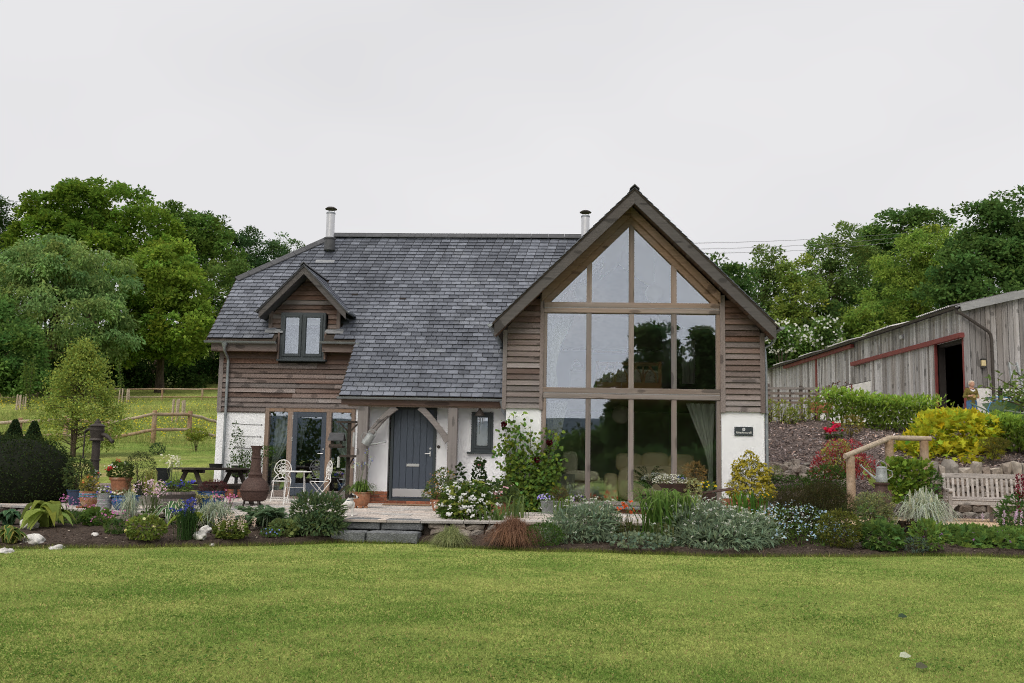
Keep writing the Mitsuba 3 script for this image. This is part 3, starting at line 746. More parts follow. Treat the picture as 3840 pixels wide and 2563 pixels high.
DOR = part(HOUSE, 'dormer', box(box(box(box(Mesh(), -7.38, -7.11, 23.77, 24.7, 4.2, 5.0), -5.93, -5.67, 23.77, 24.7, 4.2, 5.0), -7.11, -5.93, 23.80, 24.7, 4.95, 5.05), -7.0, -5.95, 24.6, 24.7, 3.6, 5.0), 'interior_dark')
g = Mesh()
prism(g, [(-7.38, 4.95), (-5.66, 4.95), (dormer_x, dormer_zr - 0.25)], (0, 23.95, 0), (1, 0, 0), (0, 0, 1), 0.15)
part(DOR, 'gable_wall', g, 'interior_dark')
z = 4.40
while z < 5.75:
    lim = lambda zz: (max(-7.33, dormer_x - (dormer_zr - 0.20 - zz) / 1.03), min(-5.73, dormer_x + (dormer_zr - 0.20 - zz) / 1.03))
    (a, b), (a2, b2) = lim(z), lim(min(z + 0.138, 5.77))
    gr = float(np.interp(z, [4.3, 4.8, 5.6], [0.5, 0.55, 0.1]))
    if z < 4.86:
        board(DOR, 23.765, z, -7.33, -7.11, grey=gr); board(DOR, 23.765, z, -5.945, -5.73, grey=gr)
    else:
        board(DOR, 23.765, z, a, b, a2, b2, grey=gr)
    z += 0.1185
for xa, xb in ((-7.42, -7.33), (-5.73, -5.64)):
    part(DOR, 'corner_board', box(Mesh(), xa, xb, 23.70, 23.80, 4.42, 4.98, b=0.003, uv=(0.5, 0.6)), 'timber_z')
for s in (-1, 1):
    xe = dormer_x + s * dormer_w
    slope_board(DOR, 'bargeboard', *((xe, dormer_zr - 1.03 * dormer_w, dormer_x, dormer_zr) if s < 0 else (dormer_x + 0.001, dormer_zr, xe, dormer_zr - 1.03 * dormer_w)), 23.27, 0.03, 0.18, 'weathered_board', (0.45, 0.98))
    g = Mesh()
    zt_, zb_ = dormer_zr + 0.035, dormer_zr + 0.035 - 1.03 * (dormer_w + 0.05)
    yr = YE + (zt_ - ZE) / K
    yb = YE + (zb_ - ZE) / K
    p = np.array([[dormer_x, 23.24, zt_], [dormer_x + s * (dormer_w + 0.05), 23.24, zb_], [dormer_x + s * (dormer_w + 0.05), yb, zb_], [dormer_x, yr, zt_]])
    g.add(np.vstack([p, p - [0, 0, 0.035]]), [[0, 1, 2, 3], [4, 7, 6, 5], [0, 4, 5, 1], [1, 5, 6, 2], [2, 6, 7, 3]], uv=(0.3, 0.5))
    g.add(np.array([[dormer_x, 23.3, dormer_zr - 0.16], [dormer_x + s * dormer_w, 23.3, dormer_zr - 0.16 - 1.03 * dormer_w], [dormer_x + s * dormer_w, 23.9, dormer_zr - 0.16 - 1.03 * dormer_w], [dormer_x, 23.9, dormer_zr - 0.16]]), [[0, 3, 2, 1]], uv=(0.2, 0.1))
    D2 = part(DOR, 'dormer_roof', g, 'ridge_tile')
    g = Mesh()
    for i in range(9):
        t0, t1 = i * 0.125, i * 0.125 + 0.15
        up = np.array([s * 0.717, 0, 0.697])
        ye = YE + (dormer_zr - 1.03 * t0 - ZE) / K
        for j in range(int((ye - 23.22) / 0.22) + 1):
            y0, y1 = 23.22 + j * 0.22, 23.436 + j * 0.22
            q = np.array([[dormer_x + s * t0, y0, zt_ - 1.03 * t0], [dormer_x + s * t1, y0, zt_ - 1.03 * t1], [dormer_x + s * t1, y1, zt_ - 1.03 * t1], [dormer_x + s * t0, y1, zt_ - 1.03 * t0]]) + up * np.array([[0.006], [0.022], [0.022], [0.006]])
            g.add(np.vstack([q, q - up * 0.008]), [[0, 1, 2, 3], [0, 4, 5, 1], [1, 5, 6, 2]], uv=RNG.random(2) * 0.7)
    put(fresh(DOR + '__dormer_slates'), g, 'slate'); labels[DOR + '__dormer_slates' if s < 0 else DOR + '__dormer_slates_001'] = {'kind': 'stuff'}
    xg = xe + s * 0.05
    a = np.linspace(math.pi, 2 * math.pi, 9)
    prof = [(math.cos(t) * 0.05, math.sin(t) * 0.05) for t in a] + [(math.cos(t) * 0.044, math.sin(t) * 0.044) for t in a[::-1]]
    zg = dormer_zr - 1.03 * dormer_w + 0.02
    v = np.array([[xg + x, y, zg + z] for y in (23.26, 23.26 + (0.62 if s < 0 else 0.72)) for x, z in prof]); n = len(prof)
    g = Mesh().add(v, [[i, (i + 1) % n, (i + 1) % n + n, i + n] for i in range(n)])
    m = [[xg + x, 23.258, zg + z] for x, z in prof[:9]]
    g.add(m + [[xg, 23.258, zg]], [[i, i + 1, 9] for i in range(8)])
    part(DOR, 'gutter', g, 'zinc', 35)
    x0 = -7.47 if s < 0 else -5.98
    part(DOR, 'lead_apron', beam(Mesh(), (x0, 23.60, roof_z(23.60) + 0.026), (x0 + 0.46, 23.60, roof_z(23.60) + 0.026), 0.16, 0.006, (0, -K, 1)), 'lead')
cap(DOR, (dormer_x, 23.2, dormer_zr + 0.085), (dormer_x, 25.3, dormer_zr + 0.085), UP, w=0.085)

WIN = part(HOUSE, 'dormer_window', frame_xz(Mesh(), -7.085, -5.975, 3.735, 4.895, 23.60, 23.76, 0.06, 0.07), 'anthracite')
part(WIN, 'mullion', box(Mesh(), -6.555, -6.505, 23.602, 23.70, 3.80, 4.84, b=0.004), 'anthracite')
casement(WIN, -7.025, -6.555, 3.805, 4.835, 23.575)
casement(WIN, -6.505, -6.035, 3.805, 4.835, 23.575)
part(WIN, 'sill', box(Mesh(), -7.14, -5.92, 23.53, 23.75, 3.69, 3.735, b=0.006), 'anthracite')
g = Mesh()
box(g, -7.13, -7.085, 23.55, 23.75, 3.735, 4.40, uv=(0.4, 0.3))
part(WIN, 'reveal', g, 'timber_z')
part(WIN, 'reveal', box(Mesh(), -5.975, -5.93, 23.55, 23.75, 3.735, 4.40, uv=(0.4, 0.3)), 'timber_z')

SW_ = part(HOUSE, 'porch_window', frame_xz(Mesh(), -2.205, -1.705, 1.56, 2.46, 22.37, 22.44, 0.055, 0.07), 'anthracite')
casement(SW_, -2.15, -1.76, 1.63, 2.405, 22.355)
part(SW_, 'sill', box(Mesh(), -2.29, -1.65, 22.30, 22.40, 1.515, 1.56, b=0.006), 'anthracite')

# front door
DR = part(HOUSE, 'front_door', box(Mesh(), -3.975, -3.065, 22.40, 22.44, 0.47, 2.50), 'anthracite', label='dark grey boarded front door under the porch')
part(DR, 'door_frame', frame_xz(Mesh(), -4.04, -3.005, 0.43, 2.555, 22.352, 22.46, 0.06, 0.055), 'anthracite')
for i in range(6):
    part(DR, 'plank', box(Mesh(), -3.975 + i * 0.1517 + 0.003, -3.975 + (i + 1) * 0.1517 - 0.003, 22.375, 22.40, 0.49, 2.495, b=0.004), 'slate_blue_paint')
part(DR, 'kick_plate', box(Mesh(), -3.965, -3.075, 22.366, 22.374, 0.52, 0.70, b=0.002), 'steel')
part(DR, 'letter_plate', box(Mesh(), -3.665, -3.37, 22.357, 22.375, 1.20, 1.265, b=0.006), 'steel')
part(DR, 'lever_handle', tube(tube(box(Mesh(), -3.145, -3.11, 22.36, 22.376, 1.44, 1.55, b=0.004), [(-3.127, 22.37, 1.50), (-3.127, 22.32, 1.50)], 0.009, 8), [(-3.12, 22.32, 1.50), (-3.24, 22.315, 1.495)], 0.009, 8), 'steel')
part(DR, 'lock', lathe(Mesh(), [(0, 0.0), (0.024, 0.0), (0.024, 0.014), (0, 0.014)], (0, 0, 0), 14).moved([[1, 0, 0, -3.127], [0, 0, -1, 22.374], [0, 1, 0, 1.615], [0, 0, 0, 1]]), 'steel')
part(HOUSE, 'doorbell', lathe(Mesh(), [(0, 0.0), (0.038, 0.0), (0.036, 0.02), (0.02, 0.026), (0.014, 0.02), (0, 0.02)], (0, 0, 0), 16).moved([[1, 0, 0, -2.945], [0, 0, -1, 22.40], [0, 1, 0, 1.66], [0, 0, 0, 1]]), 'cast_iron', 30)

# porch posts and braces
g = Mesh(); box(g, -4.735, -4.505, 21.97, 22.20, ZT, ZP - 0.235, b=0.008, uv=(0.55, 1.5)); POST = part(HOUSE, 'porch_post', g, 'oak_z')
g = Mesh(); box(g, -2.695, -2.485, 21.97, 22.18, ZT, ZP - 0.235, b=0.008, uv=(0.6, 1.5)); part(HOUSE, 'porch_post', g, 'oak_z')
def brace(x0, z0, x1, z1):
    m = np.array([(x0 + x1) / 2, 0, (z0 + z1) / 2]); dirn = unit(np.array([x1 - x0, 0, z1 - z0])); nn = np.array([-dirn[2], 0, dirn[0]])
    if nn[2] < 0: nn = -nn
    pts = []
    for side in (-1, 1):
        row = [np.array([x0, 0, z0]) + (np.array([x1 - x0, 0, z1 - z0])) * t + nn * (0.075 * side + 0.05 * (4 * t * (1 - t)) * (1 if side < 0 else 0.4) ) for t in np.linspace(0, 1, 7)]
        pts += row if side < 0 else row[::-1]
    prism_pts = [(p[0], p[2]) for p in pts]
    part(HOUSE, 'porch_brace', prism(Mesh(), prism_pts, (0, 22.15, 0), (1, 0, 0), (0, 0, 1), 0.13, uv=(0.6, 1.5)), 'oak_x')
brace(-4.50, 1.86, -3.90, 2.53)
brace(-2.70, 1.78, -3.34, 2.53)

# french door and sidelights
FR = part(HOUSE, 'french_window', box(box(box(box(box(box(Mesh(), -7.395, -7.295, 23.70, 23.84, 0.42, 2.55, 0.005, uv=(0.6, 0.55)), -6.83, -6.70, 23.70, 23.84, 0.42, 2.46, 0.005, uv=(0.7, 0.45)), -5.875, -5.755, 23.70, 23.84, 0.42, 2.46, 0.005, uv=(0.7, 0.35)), -5.265, -5.17, 23.70, 23.84, 0.42, 2.55, 0.005, uv=(0.6, 0.4)), -7.295, -5.265, 23.702, 23.84, 2.46, 2.55, 0.005, uv=(0.6, 0.15)), -7.43, -5.15, 23.63, 23.85, 0.36, 0.42, 0.006, uv=(0.5, 0.9)), 'oak_z')
for x0, x1 in ((-7.295, -6.83), (-5.755, -5.265)):
    part(FR, 'bottom_rail', box(Mesh(), x0, x1, 23.702, 23.83, 0.42, 0.56, 0.005, uv=(0.5, 0.8)), 'oak_x')
    part(FR, 'pane', sheet(x0, x1, 0.56, 2.46, 23.77), 'pane_glass')
FD = part(FR, 'glazed_door', frame_xz(Mesh(), -6.70, -5.875, 0.44, 2.455, 23.70, 23.76, 0.115, 0.30), 'slate_blue_paint', label='slate blue glazed garden door between two sidelights')
part(FR, 'pane', sheet(-6.585, -5.99, 0.74, 2.34, 23.73), 'pane_glass')
part(FR, 'lever_handle', tube(tube(tube(Mesh(), [(-5.925, 23.70, 1.46), (-5.925, 23.66, 1.46)], 0.008, 6), [(-5.925, 23.66, 1.46), (-6.05, 23.655, 1.455)], 0.008, 6), [(-5.925, 23.699, 1.57), (-5.925, 23.685, 1.57)], 0.02, 8), 'steel')
for zz in (0.75, 1.75, 2.28):
    part(FR, 'hinge', tube(Mesh(), [(-6.70, 23.695, zz), (-6.70, 23.695, zz + 0.1)], 0.012, 6), 'steel')

# the glazed gable
GL = part(HOUSE, 'glazed_gable', Mesh().add(np.array([[-0.5, YW + 0.16, 0.50], [3.03, YW + 0.16, 0.50], [3.03, YW + 0.02, 0.50], [-0.5, YW + 0.02, 0.50]]), [[0, 3, 2, 1]]), 'lead', label='tall oak framed glazed gable of twelve panes')
def member(name, x0, x1, z0, z1, ax, grey, y0=YW - 0.02, y1=YW + 0.13):
    part(GL, name, box(Mesh(), x0, x1, y0, y1, z0, z1, 0.006, uv=(RNG.random() * 0.7 + 0.2, grey)), 'oak_' + ax)
member('sill', -0.47, 3.0, 0.525, 0.60, 'x', 0.95, YW - 0.03)
part(GL, 'lead_sill', beam(Mesh(), (-0.56, YW - 0.035, 0.485), (3.07, YW - 0.035, 0.485), 0.11, 0.03, (0, -0.35, 1)), 'lead')
for zc, (za, zb) in (('floor', (2.665, 2.885)), ('eaves', (4.43, 4.65))):
    member('transom', -0.53, 3.06, za, za + 0.097, 'x', 0.85 if za < 3 else 0.55, YW - 0.04); member('transom', -0.53, 3.06, za + 0.109, zb, 'x', 0.85 if za < 3 else 0.4, YW - 0.04)
    part(GL, 'steel_strip', box(Mesh(), -0.52, 3.05, YW - 0.034, YW + 0.1, za + 0.097, za + 0.109), 'lead')
rows = ((0.60, 2.665), (2.885, 4.43))
cols = ((-0.46, 0.345), (0.45, 1.215), (1.32, 2.085), (2.19, 2.99))
for k, (za, zb) in enumerate(rows):
    for (a, b), (c, d_) in zip(cols[:-1], cols[1:]):
        member('mullion', b, c, za, zb, 'z', 0.85)
    member('post', -0.55, -0.46, za if k else 0.4, zb, 'z', 0.8); member('post', 2.99, 3.072, za if k else 0.4, zb, 'z', 0.65)
    for a, b in cols:
        part(GL, 'pane', sheet(a, b, za, zb, YW + 0.05), 'pane_glass')
AX, AZ, AS = 1.245, 6.30, 0.996                                      # the inside of the gable's rafters
gz = lambda x: AZ - AS * abs(x - AX)
for (a, b), (c, d_) in zip(cols[:-1], cols[1:]):
    z1 = min(gz(b), gz(c)) if abs((b + c) / 2 - AX) > 0.1 else gz(AX) + 0.05
    part(GL, 'mullion', prism(Mesh(), [(b, 4.65), (c, 4.65), (c, gz(c) + 0.03), ((b + c) / 2, gz((b + c) / 2) + 0.03), (b, gz(b) + 0.03)], (0, YW + 0.12, 0), (1, 0, 0), (0, 0, 1), 0.13, uv=(RNG.random(), 0.5)), 'oak_z')
for i, (a, b) in enumerate(cols):
    a2, b2 = max(a, AX - (AZ - 4.65) / AS), min(b, AX + (AZ - 4.65) / AS)
    q = [(a2, 4.65), (b2, 4.65)] + ([(b2, gz(b2))] if gz(b2) > 4.66 else []) + ([(a2, gz(a2))] if gz(a2) > 4.66 else [])
    v = np.array([[x, YW + 0.05, z] for x, z in q])
    part(GL, 'pane', Mesh().add(v, [[0, k, k + 1] for k in range(1, len(q) - 1)], uv=(0.5, 0.5)), 'pane_glass')
for s in (-1, 1):
    w1, w2 = 0.19, 0.20
    run = (AZ - 4.65) / AS + 0.12
    ends = lambda off: ((AX, AZ + off), (AX + s * run, AZ - AS * run + off))
    (x0, z0), (x1, z1) = ends(0)
    for off, hh, y0, y1, gry in ((0.0, 0.165, YW - 0.03, YW + 0.13, 0.12), (0.167, 0.20, YW - 0.12, YW + 0.10, 0.05)):
        q = [(x0, z0 + off), (x0, z0 + off + hh), (x1 + s * 0.0, z1 + off + hh), (x1, z1 + off)]
        if off: q = [(x0, z0 + off), (x0, z0 + off + hh), (AX + s * 1.82, AZ - AS * 1.82 + off + hh), (AX + s * 1.82, AZ - AS * 1.82 + off)]
        part(GL, 'rafter', prism(Mesh(), q, (0, y1, 0), (1, 0, 0), (0, 0, 1), y1 - y0, uv=(0.55 + 0.1 * s, gry)), 'oak_x')

# inside: floors, walls, ceilings that the panes show
g = Mesh()
box(g, -1.05, 3.70, YW + 0.2, 27.5, 0.44, 0.50)
box(g, -1.05, 3.70, YW + 0.35, 27.5, 2.68, 2.86)
box(g, -8.3, -1.06, 24.05, 29.6, 0.42, 0.48)
part(HOUSE, 'interior_floor', g, 'interior_floor')
g = Mesh()
box(g, -1.09, -1.02, YW + 0.3, 27.5, 0.5, 4.25); box(g, 3.64, 3.71, YW + 0.3, 27.5, 0.5, 4.25); prism(g, [(-1.0, 2.87), (3.62, 2.87), (3.62, 4.3), (WX, 6.55), (-1.0, 4.3)], (0, 26.1, 0), (1, 0, 0), (0, 0, 1), 0.1); box(g, -1.0, 3.62, 25.2, 25.3, 0.51, 2.66)
for s in (-1, 1):
    for t0, t1, ya, yb in ((0, 2.4, YW + 0.14, 26.0),) if s > 0 else ((0, 2.4, YW + 0.14, 22.6), (0, 0.5, 22.6, 26.0), (1.9, 2.4, 22.6, 26.0), (0.5, 1.9, 25.4, 26.0)):
        p = np.array([[WX + s * t0, ya, WZ - 0.32 - WK * t0], [WX + s * t1, ya, WZ - 0.32 - WK * t1], [WX + s * t1, yb, WZ - 0.32 - WK * t1], [WX + s * t0, yb, WZ - 0.32 - WK * t0]])
        g.add(np.vstack([p, p + [0, 0, 0.05]]), [[0, 1, 2, 3], [7, 6, 5, 4]])
part(HOUSE, 'interior_wall', g, 'interior_wall')
g = Mesh(); box(g, -8.3, -1.2, 27.4, 27.5, 0.4, 2.6); box(g, -4.9, -4.8, 24.0, 27.4, 0.4, 2.6); box(g, -8.3, -4.8, 24.0, 27.4, 2.58, 2.64); box(g, -2.6, -1.3, 22.9, 22.95, 1.2, 2.8); box(g, -7.2, -5.8, 25.6, 25.65, 3.4, 5.2)
part(HOUSE, 'inner_partition', g, 'interior_dark')

# ---------------------------------------------------------------- ground, lawn, beds, terrace
def sstep(a, b, x):
    t = np.clip((np.asarray(x, float) - a) / (b - a), 0, 1)
    return t * t * (3 - 2 * t)


HL = np.array([(-400, 0), (16, 0), (17.5, .12), (21.3, .30), (23, .60), (26, 1.0), (30, 1.35), (36, 1.76), (72, 5.4), (98, 8.9), (130, 14), (220, 30), (420, 48)])
HR = np.array([(-400, 0), (16, 0), (17.5, .08), (18.4, .30), (21.6, .36), (24.0, 1.25), (27.3, 2.55), (31, 2.66), (60, 3.2), (75, 6.5), (110, 14), (220, 30), (420, 46)])
HB = np.array([(-400, 0), (16, 0), (17.5, .08), (18.4, .30), (22.12, .33), (22.4, 1.22), (27.5, 2.5), (31, 2.66), (60, 3.2), (75, 6.5), (110, 14), (220, 30), (420, 46)])


def ground_z(x, y):
    x, y = np.asarray(x, float), np.asarray(y, float)
    l, r_, b = (np.interp(y, h[:, 0], h[:, 1]) for h in (HL, HR, HB))
    r_ = r_ + (b - r_) * sstep(7.0, 7.5, x)
    z = l + (r_ - l) * sstep(-4, 3.5, x)
    p = np.stack([x, y, x * 0], -1)
    return z + 0.35 * (meshkit.fbm(p * 0.12, 3, seed=2) - 0.5) * sstep(24, 40, y) + 0.16 * (meshkit.fbm(p * 0.9, 3, seed=5) - 0.5) * sstep(22, 24, y)


def grid(xs, ys, zf, g=None):
    X, Y = np.meshgrid(xs, ys, indexing='ij')
    v = np.stack([X, Y, zf(X, Y)], -1).reshape(-1, 3)
    i, j = np.meshgrid(np.arange(len(xs) - 1), np.arange(len(ys) - 1), indexing='ij')
    m = len(ys)
    return (g or Mesh()).add(v, np.stack([i * m + j, (i + 1) * m + j, (i + 1) * m + j + 1, i * m + j + 1], -1).reshape(-1, 4), uv=(0.5, 0.5))


TERRACE = sg.Polygon([(-13.2, 19.3), (-10.8, 18.42), (-9.53, 17.90), (-7.75, 16.85), (-6.95, 16.60), (-5.54, 16.50), (-3.76, 16.40), (-2.39, 16.46), (0.82, 16.99), (3.12, 17.6), (5.0, 18.15), (5.0, 21.6), (3.9, 21.6), (3.9, 24.4), (-8.9, 24.4), (-8.9, 21.7), (-13.2, 21.9)])
EDGE = np.array([(-40, 9.0), (-14, 12.2), (-7.93, 13.55), (-7.07, 14.1), (-5.87, 14.67), (-4.6, 15.2), (-3.83, 16.02), (-2.38, 16.16), (-1.6, 15.62), (-0.31, 15.28), (2.64, 15.36), (7.3, 16.45), (13, 17.6), (40, 21)])
edge_y = lambda x: np.interp(x, EDGE[:, 0], EDGE[:, 1]) + 0.05 * np.sin(np.asarray(x) * 2.3) + 0.03 * np.sin(np.asarray(x) * 5.1)
def under(X, Y):
    z = ground_z(X, Y) - 0.16 * (1 - sstep(21.4, 22.2, Y))
    return z + (np.minimum(z, 0.18) - z) * sstep(-9.6, -8.9, X) * (1 - sstep(3.9, 4.3, X)) * (1 - sstep(31, 33, Y))
xs = np.unique(np.concatenate([np.linspace(-420, -60, 25), np.linspace(-60, -22, 39), np.linspace(-22, 22, 147), np.linspace(22, 60, 30), np.linspace(60, 420, 25)]))
ys = np.unique(np.concatenate([np.linspace(-420, -30, 14), np.linspace(-30, 15, 16), np.linspace(15, 40, 110), np.linspace(40, 110, 71), np.linspace(110, 420, 30)]))
thing('meadow', 'rough flowering meadow climbing behind the house to the wood', None, None, 'structure')
put('meadow', grid(xs, ys, under), 'meadow_turf', True)
xs = np.unique(np.concatenate([np.linspace(-40, -15, 14), np.linspace(-15, 15, 121), np.linspace(15, 40, 14)]))
tt = np.linspace(0, 1, 90)
X = np.repeat(xs[:, None], 90, 1); Y = -28 + (edge_y(xs)[:, None] + 28) * tt[None] ** 0.6
lawn_z = lambda x, y: 0.05 * (meshkit.fbm(np.stack([x, y, 0 * x], -1) * 0.35, 2, seed=8) - 0.5)
v = np.stack([X, Y, lawn_z(X, Y)], -1).reshape(-1, 3)
i, j = np.meshgrid(np.arange(len(xs) - 1), np.arange(89), indexing='ij')
labels['lawn'] = {'label': 'mown lawn in front of the flower beds', 'kind': 'structure'}
put('lawn', Mesh().add(v, np.stack([i * 90 + j, (i + 1) * 90 + j, (i + 1) * 90 + j + 1, i * 90 + j + 1], -1).reshape(-1, 4), uv=(0.5, 0.5)), 'lawn_turf', True)


def bed_z(x, y):
    """Top of the border's soil."""
    e = edge_y(x)
    t = np.clip((y - e) / 2.2, 0, 1)
    p = np.stack([x, y, 0 * x], -1)
    return -0.03 + 0.10 * sstep(0, 0.12, y - e) + 0.12 * t + 0.09 * (meshkit.fbm(p * 2.2, 3, seed=9) - 0.5) + 0.07 * (meshkit.fbm(p * 9.0, 2, seed=6) - 0.5) * sstep(0, 0.1, y - e)


xs = np.linspace(-16, 14, 420)
tt = np.linspace(0, 1, 46)
back = np.interp(xs, [-16, -10.8, -9.5, -7.75, -5.5, -3.8, -2.4, 0.8, 3.1, 5.0, 14], [20.8, 18.75, 18.25, 17.2, 16.8, 16.7, 16.8, 17.3, 17.9, 18.5, 20.5])
X = np.repeat(xs[:, None], 46, 1); Y = edge_y(xs)[:, None] - 0.04 + (back - edge_y(xs) + 0.04)[:, None] * tt[None]
v = np.stack([X, Y, bed_z(X, Y)], -1).reshape(-1, 3)
i, j = np.meshgrid(np.arange(len(xs) - 1), np.arange(45), indexing='ij')
labels['soil'] = {'label': 'dark bare soil of the border between lawn and terrace', 'kind': 'structure'}
put('soil', Mesh().add(v, np.stack([i * 46 + j, (i + 1) * 46 + j, (i + 1) * 46 + j + 1, i * 46 + j + 1], -1).reshape(-1, 4), uv=(0.5, 0.5)), 'soil', True)
g = Mesh()
r = np.random.default_rng(5)
n = 5200
x = r.uniform(-12, 9, n); y = edge_y(x) + 0.05 + r.random(n) ** 1.2 * 1.5
P = np.stack([x, y, bed_z(x, y) + 0.008], 1)
c = tint((0.085, 0.062, 0.05), n, 0.5, 0.08, r); c[r.random(n) < 0.06] = (0.42, 0.36, 0.30)
leaves(g, P, rand_dirs(n, r) * [1, 1, 0.25], unit(r.normal(size=(n, 3)) * 0.4 + UP), r.uniform(0.02, 0.06, n), r.uniform(0.012, 0.03, n), 'diamond', c)
single('bark_litter', 'scattered bark crumbs and grit on the border soil', None, g, 'matte', kind='stuff')

# terrace: bed, paving slabs, retaining wall, steps
labels['terrace'] = {'label': 'raised sandstone paved terrace along the house front', 'kind': 'structure'}
put('terrace', prism(Mesh(), TERRACE.buffer(-0.22), (0, 0, -0.1), (1, 0, 0), (0, 1, 0), ZT - 0.012 + 0.1), 'mortar')
r = np.random.default_rng(31)
y = 16.3
solid = TERRACE.buffer(0.03, join_style=2).difference(sg.box(-8.55, 23.75, 3.8, 26)).difference(sg.box(-5.0, 22.5, 3.8, 26)).difference(sg.box(-1.2, 20.25, 3.8, 26))
while y < 24.0:
    dp = r.choice([0.42, 0.56, 0.56, 0.7])
    x = -13.2 - r.random() * 0.5
    while x < 5.1:
        wd = r.choice([0.42, 0.56, 0.7, 0.85, 0.98])
        q = solid.intersection(sg.box(x + 0.006, y + 0.006, x + wd - 0.006, y + dp - 0.006))
        x += wd
        if q.is_empty or q.area < 0.02 or q.geom_type != 'Polygon':
            continue
        g = Mesh()
        zz = ZT - 0.04
        prism(g, q, (0, 0, zz), (1, 0, 0), (0, 1, 0), 0.04 + r.uniform(-0.003, 0.003))
        part('terrace', 'paving_slab', g, 'paving')
    y += dp
WALL = thing('retaining_wall', 'low dry stone wall holding up the terrace edge above the flower bed', 'wall')
line = sg.LineString([(-13.0, 19.22), (-10.8, 18.42), (-9.53, 17.90), (-7.75, 16.85), (-6.95, 16.60), (-5.54, 16.50), (-3.80, 16.40)]), sg.LineString([(-2.36, 16.47), (0.82, 16.99), (3.12, 17.6), (5.0, 18.15), (7.4, 18.55), (13.5, 19.2)])
g = Mesh()
for ln in line:
    pp = np.array(ln.coords)
    for a, b in zip(pp[:-1], pp[1:]):
        nn = np.array([-(b - a)[1], (b - a)[0]]) / np.linalg.norm(b - a)
        m = (a + b) / 2 + nn * 0.22
        beam(g, (*(a + nn * 0.2), 0.12), (*(b + nn * 0.2), 0.12), 0.16, 0.38)
put(WALL, g, 'dark_joint')
for ln in line:
    for k, (z0, hh) in enumerate(((-0.01, 0.13), (0.11, 0.11), (0.215, 0.10))):
        s = r.uniform(0, 0.1)
        while s < ln.length - 0.08:
            wd = r.uniform(0.14, 0.36)
            p = ln.interpolate(min(s + wd / 2, ln.length)); q = ln.interpolate(min(s + wd / 2 + 0.05, ln.length)); o = ln.interpolate(max(s + wd / 2 - 0.05, 0))
            az = math.atan2(q.y - o.y, q.x - o.x)
            off = r.uniform(0.06, 0.11)
            part(WALL, 'stone', stone(Mesh(), (p.x - math.sin(az) * off, p.y + math.cos(az) * off, z0 + hh / 2), (wd * 1.06, r.uniform(0.18, 0.24), hh * 1.12), az + r.normal(0, 0.05), r.normal(0, 0.05)), 'field_stone')
            s += wd + 0.008
ST = thing('garden_steps', 'two steps of grey granite blocks up from lawn to terrace', 'steps')
for x0, x1, y0, y1, z0, z1 in ((-3.85, -3.275, 16.08, 16.62, 0.0, 0.185), (-3.268, -2.42, 16.11, 16.62, 0.0, 0.188), (-3.74, -3.10, 16.43, 16.95, 0.19, 0.366), (-3.093, -2.40, 16.45, 16.95, 0.19, 0.364)):
    m = trimesh.creation.box((x1 - x0, y1 - y0, z1 - z0)).subdivide().subdivide().subdivide()
    v = np.asarray(m.vertices); ext = np.array([x1 - x0, y1 - y0, z1 - z0]) / 2
    edge = (np.abs(np.abs(v) - ext) < 1e-6).sum(1)
    v = v * (1 - 0.012 * (edge >= 2)[:, None] / ext * np.array([1, 1, 1])) + (meshkit.noise((v + x0) * 9, 3)[:, None] - 0.5) * 0.010
    part(ST, 'block', Mesh().add(v + [(x0 + x1) / 2, (y0 + y1) / 2, (z0 + z1) / 2], m.faces), 'granite', 25)
single('doormat', 'brown coir doormat before the front door', 'doormat', box(Mesh(), -4.02, -2.98, 21.45, 21.98, ZT + 0.004, ZT + 0.022, 0.004, c=(0.20, 0.13, 0.085)), 'matte')
# gravel terrace on the right, mulched bank
labels['gravel'] = {'label': 'pale gravel path and sitting place under the bench', 'kind': 'structure'}
put('gravel', prism(Mesh(), [(5.0, 18.3), (7.4, 18.62), (13.6, 19.25), (13.6, 22.0), (5.0, 21.8)], (0, 0, 0.2), (1, 0, 0), (0, 1, 0), 0.145), 'gravel')
xs, ys = np.linspace(3.9, 15.5, 90), np.linspace(21.5, 27.6, 60)
labels['mulch_bank'] = {'label': 'steep bank mulched with bark beside the house', 'kind': 'structure'}
put('mulch_bank', grid(xs, ys, lambda X, Y: ground_z(X, Y) + 0.02), 'mulch_ground', True)
n = 17000
x, y = r.uniform(3.95, 12.5, n), 21.6 + 6.0 * r.random(n)
P = np.stack([x, y, ground_z(x, y) + 0.035], 1)
c = tint((0.21, 0.165, 0.155), n, 0.5, 0.07, r)
c[r.random(n) < 0.22] *= 1.9
g = leaves(Mesh(), P, rand_dirs(n, r) * [1, 1, 0.5], unit(r.normal(size=(n, 3)) * 0.5 + [0, -0.3, 1]), r.uniform(0.04, 0.12, n), r.uniform(0.02, 0.05, n), 'diamond', c)
single('bark_chips', 'bark chips strewn over the bank', None, g, 'matte', kind='stuff')
labels['barn_yard'] = {'label': 'pale concrete yard in front of the barn', 'kind': 'structure'}
put('barn_yard', grid(np.linspace(9.0, 40, 60), np.linspace(28.6, 62, 60), lambda X, Y: ground_z(X, Y) + 0.05), 'concrete', True)

